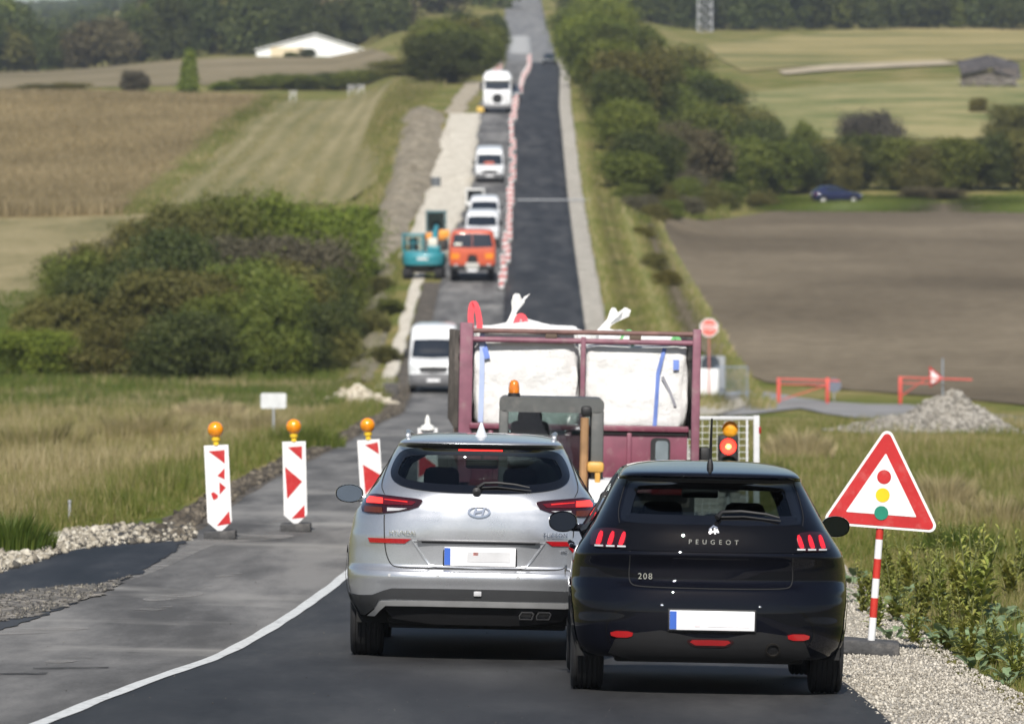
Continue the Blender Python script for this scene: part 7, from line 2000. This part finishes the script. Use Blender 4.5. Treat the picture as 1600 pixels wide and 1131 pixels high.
t = .5+.5*np.sin(X*2.4+.6*np.sin(Y/14))*.8; blades('stubble', X, Y, .22*rg.uniform(.4, 1.2, len(X))*(.3+t), .08+0*X, M_GRASS, np.clip(.35+.3*t+rg.normal(size=len(X))*.12, 0, 1), 'rows of stubble and weeds in the striped field', 'stubble', seed=43)
# straw tussocks on the right verge and the left verge
def tussock(px, py, r, h, n, tint, label, seed, cat='tall grass'):
    X0, Y0 = hit(px, py); rg = np.random.default_rng(seed)
    a = rg.uniform(0, 6.283, n); q = np.sqrt(rg.random(n))
    o = blades('tall_grass', X0+r*q*np.cos(a), Y0+r*1.6*q*np.sin(a), h*rg.uniform(.5, 1.1, n)*(1.05-.5*q*q), .010+.010*(Y0/80)*rg.random(n), M_GRASS, np.clip(tint+rg.normal(size=n)*.12, 0, 1), label, cat, seed=seed)
    o['kind'] = 'thing'
    return o
tussock(1250, 720, .65, .75, 2600, .85, 'pale straw tussock right of the wire mesh panel', 51)
tussock(1195, 760, .45, .5, 1500, .15, 'dark green tussock behind the black car roof', 52)
tussock(1470, 800, .55, .65, 2400, .80, 'straw coloured tussock right of the triangular sign', 53)
tussock(1560, 830, .55, .55, 2200, .72, 'second straw tussock farther right of the triangular sign', 54)
tussock(1500, 880, .45, .5, 1800, .18, 'green tussock below the straw tussocks at the right', 55)
tussock(325, 660, 1.1, .85, 3200, .90, 'pale straw tussock left of the plain road sign', 56)
tussock(395, 680, 1.0, .7, 2600, .78, 'straw tussock just left of the plain road sign post', 57)
tussock(220, 690, 1.3, .8, 3400, .70, 'brownish tall grass above the leftmost beacon', 58)
tussock(60, 700, 1.2, .8, 3000, .66, 'tall dry grass at the left picture edge', 59)
tussock(470, 700, .9, .55, 2000, .30, 'greenish tall grass between the road sign and the road', 60)
tussock(15, 865, .45, .5, 1500, .12, 'dark green tuft at the left edge above the stony margin', 61)

# leafy weeds at the right edge of the gravel
M_WLEAF = foliage('broad_leaf', [(0, (.10, .155, .075)), (.5, (.16, .225, .115)), (1, (.25, .31, .18))], trans=.2, rough=.5, vary=.35)
M_WTALL = foliage('tall_weed_leaf', [(0, (.13, .18, .036)), (.5, (.27, .29, .065)), (1, (.42, .38, .12))], trans=.3, vary=.35)
M_STEM = pm('weed_stem', (.12, .13, .045), .7)
def leaf_shape(m, base, d, up, L, W, fold=.25, curl=.35, n=5):
    """a broad leaf blade: midrib with two halves, drooping at the tip"""
    d = d.normalized(); s = d.cross(up).normalized(); vs = []; fs = []
    for i in range(n+1):
        t = i/n; w = W*math.sin(math.pi*min(.06+t*.94, 1))**.7*(1-.25*t)
        c = base + d*L*t + up*(.30*L*math.sin(t*1.9) - curl*L*t*t)
        vs += [c - s*w/2 + up*fold*w*.5, c, c + s*w/2 + up*fold*w*.5]
    for i in range(n):
        b = 3*i; fs += [[b, b+1, b+4, b+3], [b+1, b+2, b+5, b+4]]
    m.add(vs, fs)
def set_tint(o, rng):
    a = o.data.attributes.new('tint', 'FLOAT', 'FACE'); n = len(o.data.polygons)
    a.data.foreach_set('value', np.asarray(rng.random(n)*.6+.2, np.float32))
def broad_proto(seed):
    rg = random.Random(seed); o = empty('broadleaf_plant', (0, 0, 0), '', 'plant')
    st = MB()
    for k in range(11):
        a = 6.283*k/11+rg.uniform(-.3, .3); d = Vector((math.cos(a), math.sin(a), rg.uniform(.15, .9)))
        q = rg.uniform(.06, .16); tip = Vector((math.cos(a)*q, math.sin(a)*q, rg.uniform(.06, .24)))
        st.tube([Vector((0, 0, -.02)), tip*.6+Vector((0, 0, .03)), tip], [.006, .005, .004], 0, 5)
        m = MB(); leaf_shape(m, tip, d, Vector((0, 0, 1)), rg.uniform(.14, .24), rg.uniform(.12, .19)); l = m.build('leaf', M_WLEAF, o, smooth=60, fixn=False); set_tint(l, np.random.default_rng(seed*20+k))
    st.build('stems', M_STEM, o); return o
def tall_proto(seed):
    rg = random.Random(seed); o = empty('tall_weed', (0, 0, 0), '', 'plant')
    st = MB(); P = []
    for s in range(4):
        a = rg.uniform(0, 6.28); h = rg.uniform(.40, .62); q = rg.uniform(.04, .15)
        p = [Vector((0, 0, -.02)), Vector((math.cos(a)*q*.4, math.sin(a)*q*.4, h*.5)), Vector((math.cos(a)*q, math.sin(a)*q, h))]
        st.tube(p, [.006, .005, .002], 0, 5); P.append(p)
    st.build('stems', M_STEM, o)
    m = MB()
    for p in P:
        for k in range(34):
            t = rg.uniform(.12, 1); c = p[0].lerp(p[1], t*2) if t < .5 else p[1].lerp(p[2], t*2-1)
            a = rg.uniform(0, 6.28); sz = (.12*(1-t)+.035)*rg.uniform(.6, 1.3)
            leaf_shape(m, c, Vector((math.cos(a), math.sin(a), rg.uniform(.2, 1.1))), Vector((0, 0, 1)), sz, sz*.36, n=3)
    f = m.build('leaves', M_WTALL, o, smooth=60, fixn=False); set_tint(f, np.random.default_rng(seed)); return o
def weeds():
    bp = [broad_proto(3), broad_proto(4)]; tp = [tall_proto(5), tall_proto(6)]
    used = set()
    def put(protos, i, px, py, s, label, group):
        pr = protos[i % 2]
        o = pr if pr not in used else copy_tree(pr); used.add(pr)
        X, Y = hit(px, py); o.location = gp(X, Y, -.035); s *= .66 if pr in bp else .98; o.scale = (s, s, s); o.rotation_euler = (0, 0, i*2.1); tag(o, label, 'plant', group)
    bl = [(1395, 1002, .75), (1425, 990, .9), (1470, 1010, .95), (1505, 1022, 1.0), (1540, 1012, 1.15), (1565, 1035, 1.1), (1590, 1022, 1.25), (1597, 1060, 1.1), (1560, 985, 1.2), (1600, 985, 1.3), (1380, 960, .9), (1345, 945, .9), (1335, 915, .9), (1480, 955, 1.0), (1410, 945, .9), (1525, 1050, .8), (1575, 1072, .8), (1635, 1050, 1.1)]
    bl.sort(key=lambda q: q[0])
    for i, (px, py, s) in enumerate(bl): put(bp, i, px, py, s, f'grey green broad leaved weed at the gravel edge, {ORD[i]} from the left', 'broad leaved weeds')
    tl = [(1430, 1008, .8), (1480, 1020, .95), (1515, 1030, 1.0), (1550, 1045, .9), (1590, 1065, .9), (1370, 985, .9), (1400, 975, 1.1), (1440, 975, 1.1), (1475, 985, 1.25), (1500, 975, 1.45), (1522, 985, 1.6), (1545, 975, 1.5), (1350, 960, 1.0), (1420, 935, 1.2), (1460, 930, 1.25), (1530, 940, 1.3), (1580, 950, 1.2), (1390, 925, 1.1), (1600, 925, 1.3)]
    tl.sort(key=lambda q: q[0])
    for i, (px, py, s) in enumerate(tl): put(tp, i, px, py, s, f'yellow green upright weed behind the gravel edge, {ORD[i]} from the left', 'upright weeds')
weeds()

# ------------------------------------------------------------------ far buildings
def far_buildings():
    Y = 905; X0 = (485-800)/FPX*Y; k = FPX/Y
    h = empty('hall', gp(X0, Y), 'long white hall with a low gabled roof on the left hill', 'building')
    wl = pm('hall_wall', (.80, .80, .80), .6, var=.03); w2 = 84/k; e = (90-76)/k; rg = (92-54)/k
    base = float(at(485, 93, Y).z)-h.location.z
    m = MB(); m.prism([(-w2, -1.5), (w2, -1.5), (w2, base+e), (.8, base+rg), (-w2, base+e)], 14, None, 0); m.build('wall', wl, h)
    m = MB()
    for s in (-1, 1):
        a = Vector((s*(w2+.25), -.4, base+e-.03)); b = Vector((.8, -.4, base+rg+.10))
        vs = [a, b, b+Vector((0, 14.8, 0)), a+Vector((0, 14.8, 0))]; vs += [v+Vector((0, 0, .14)) for v in vs]
        m.add(vs, [[0, 1, 2, 3], [4, 5, 6, 7], [0, 1, 5, 4], [1, 2, 6, 5], [2, 3, 7, 6], [3, 0, 4, 7]])
    m.build('roof', pm('hall_roof', (.82, .82, .82), .5, var=.02), h)
    MB().box((-w2*.42, -.03, base+.95), (5.4, .06, 1.9)).build('door', pm('cream_door', (.62, .52, .36), .6), h)
    plant('bush', 0, 'dark', (480-800)/FPX*898, 898, 3.4, 1.6, 'dark bush in front of the white hall', 'bush'); plant('bush', 1, 'green', (455-800)/FPX*896, 896, 2.4, 1.0, 'small green bush left of the one in front of the hall', 'bush')
    Y = 990; t = empty('lattice_mast', gpx(1101, Y), 'tall pale lattice mast on the right hill, its top out of the picture', 'mast')
    mm = pm('mast_metal', (.42, .43, .45), .5, metal=.3); m = MB(); w = 1.25; H = 26
    for sx in (-1, 1):
        for sy in (-1, 1): m.tube([(sx*w, sy*w, -.5), (sx*w*.8, sy*w*.8, H)], .10, 0, 5)
    m.build('legs', mm, t); m = MB()
    for i in range(17):
        z0, z1 = i*1.5, (i+1)*1.5; a, b = w*(1-.2*z0/H), w*(1-.2*z1/H)
        for sy in (-1, 1):
            m.tube([(-a, sy*a, z0), (b, sy*b, z1)], .05, 0, 4); m.tube([(a, sy*a, z0), (-b, sy*b, z1)], .05, 0, 4); m.tube([(-a, sy*a, z0), (a, sy*a, z0)], .05, 0, 4)
            m.tube([(sy*a, -a, z0), (sy*b, b, z1)], .05, 0, 4)
    m.build('bracing', mm, t)
    # collapsed wooden shed
    X, Y = hit(1545, 134); s = empty('shed', gp(X, Y), 'collapsed grey wooden shed on the right hillside', 'shed')
    W1 = pm('weathered_wood', (.10, .085, .075), .95, var=.4, scale=1.5); W2 = pm('dark_roof_felt', (.055, .05, .05), .95, var=.4, scale=1); W3 = pm('pale_boards', (.24, .22, .20), .9, var=.3)
    m = MB(); rg = random.Random(2)
    for i in range(24): m.box((-3.4+i*.29, 0, 1.3), (.27, .06, 2.6-rg.uniform(0, 1.0)), 0, 0, rot=(R(rg.uniform(-4, 4)), R(rg.uniform(-5, 5)), 0))
    m.build('wall', W1, s)
    m = MB(); m.box((-1.6, 1.2, 2.85), (4.2, 4.0, .18), 0, 0, rot=(R(24), R(-12), 0)); m.box((2.2, 1.6, 2.5), (3.6, 4.2, .18), 0, 0, rot=(R(30), R(16), R(8))); m.build('roof', W2, s)
    m = MB()
    for i in range(12): m.box((rg.uniform(-3.8, 3.8), rg.uniform(-2.6, -.6), rg.uniform(.3, 1.2)), (rg.uniform(1.2, 2.6), .16, .06), 0, 0, rot=(R(rg.uniform(-30, 30)), R(rg.uniform(-45, 45)), R(rg.uniform(-40, 40))))
    m.build('fallen_boards', W3, s)
    m = MB(); 
    for x in (-3.2, -.2, 3.3): m.box((x, 2.6, 1.4), (.2, .2, 2.9))
    m.build('posts', W1, s)
    for (px, py, n, lab) in [(458, 158, 'stake', 'small pale frame among the low bushes above the striped field'), (549, 150, 'stake', 'left one of two small pale frames near the road above the striped field'), (564, 149, 'stake', 'right one of two small pale frames near the road above the striped field')]:
        X, Y = hit(px, py); q = empty('frame', gp(X, Y), lab, 'frame'); wm = pm('pale_frame', (.55, .55, .55), .6)
        m = MB(); m.tube([(-.3, 0, -.2), (-.3, 0, 1.3)], .05, 0, 5); m.tube([(.3, 0, -.2), (.3, 0, 1.3)], .05, 0, 5); m.build('uprights', wm, q)
        m = MB(); m.tube([(-.3, 0, 1.1), (.3, 0, 1.1)], .05, 0, 5); m.tube([(-.3, 0, .5), (.3, 0, 1.0)], .05, 0, 5); m.build('crosspieces', wm, q)
far_buildings()

# ------------------------------------------------------------------ the air between here and the hill
def haze():
    m = bpy.data.materials.new('haze_air'); m.use_nodes = True; nt = m.node_tree; nt.nodes.clear()
    out = nt.nodes.new('ShaderNodeOutputMaterial'); v = nt.nodes.new('ShaderNodeVolumePrincipled')
    v.inputs['Color'].default_value = (.80, .88, 1.0, 1); v.inputs['Density'].default_value = .00014; v.inputs['Anisotropy'].default_value = .2
    nt.links.new(v.outputs[0], out.inputs['Volume'])
    b = MB().box((0, 2870, 60), (15000, 6600, 190), 0).build('haze', m, smooth=0)
    tag(b, 'thin pale air over the valley and the far hill', 'haze', kind='stuff')
haze()
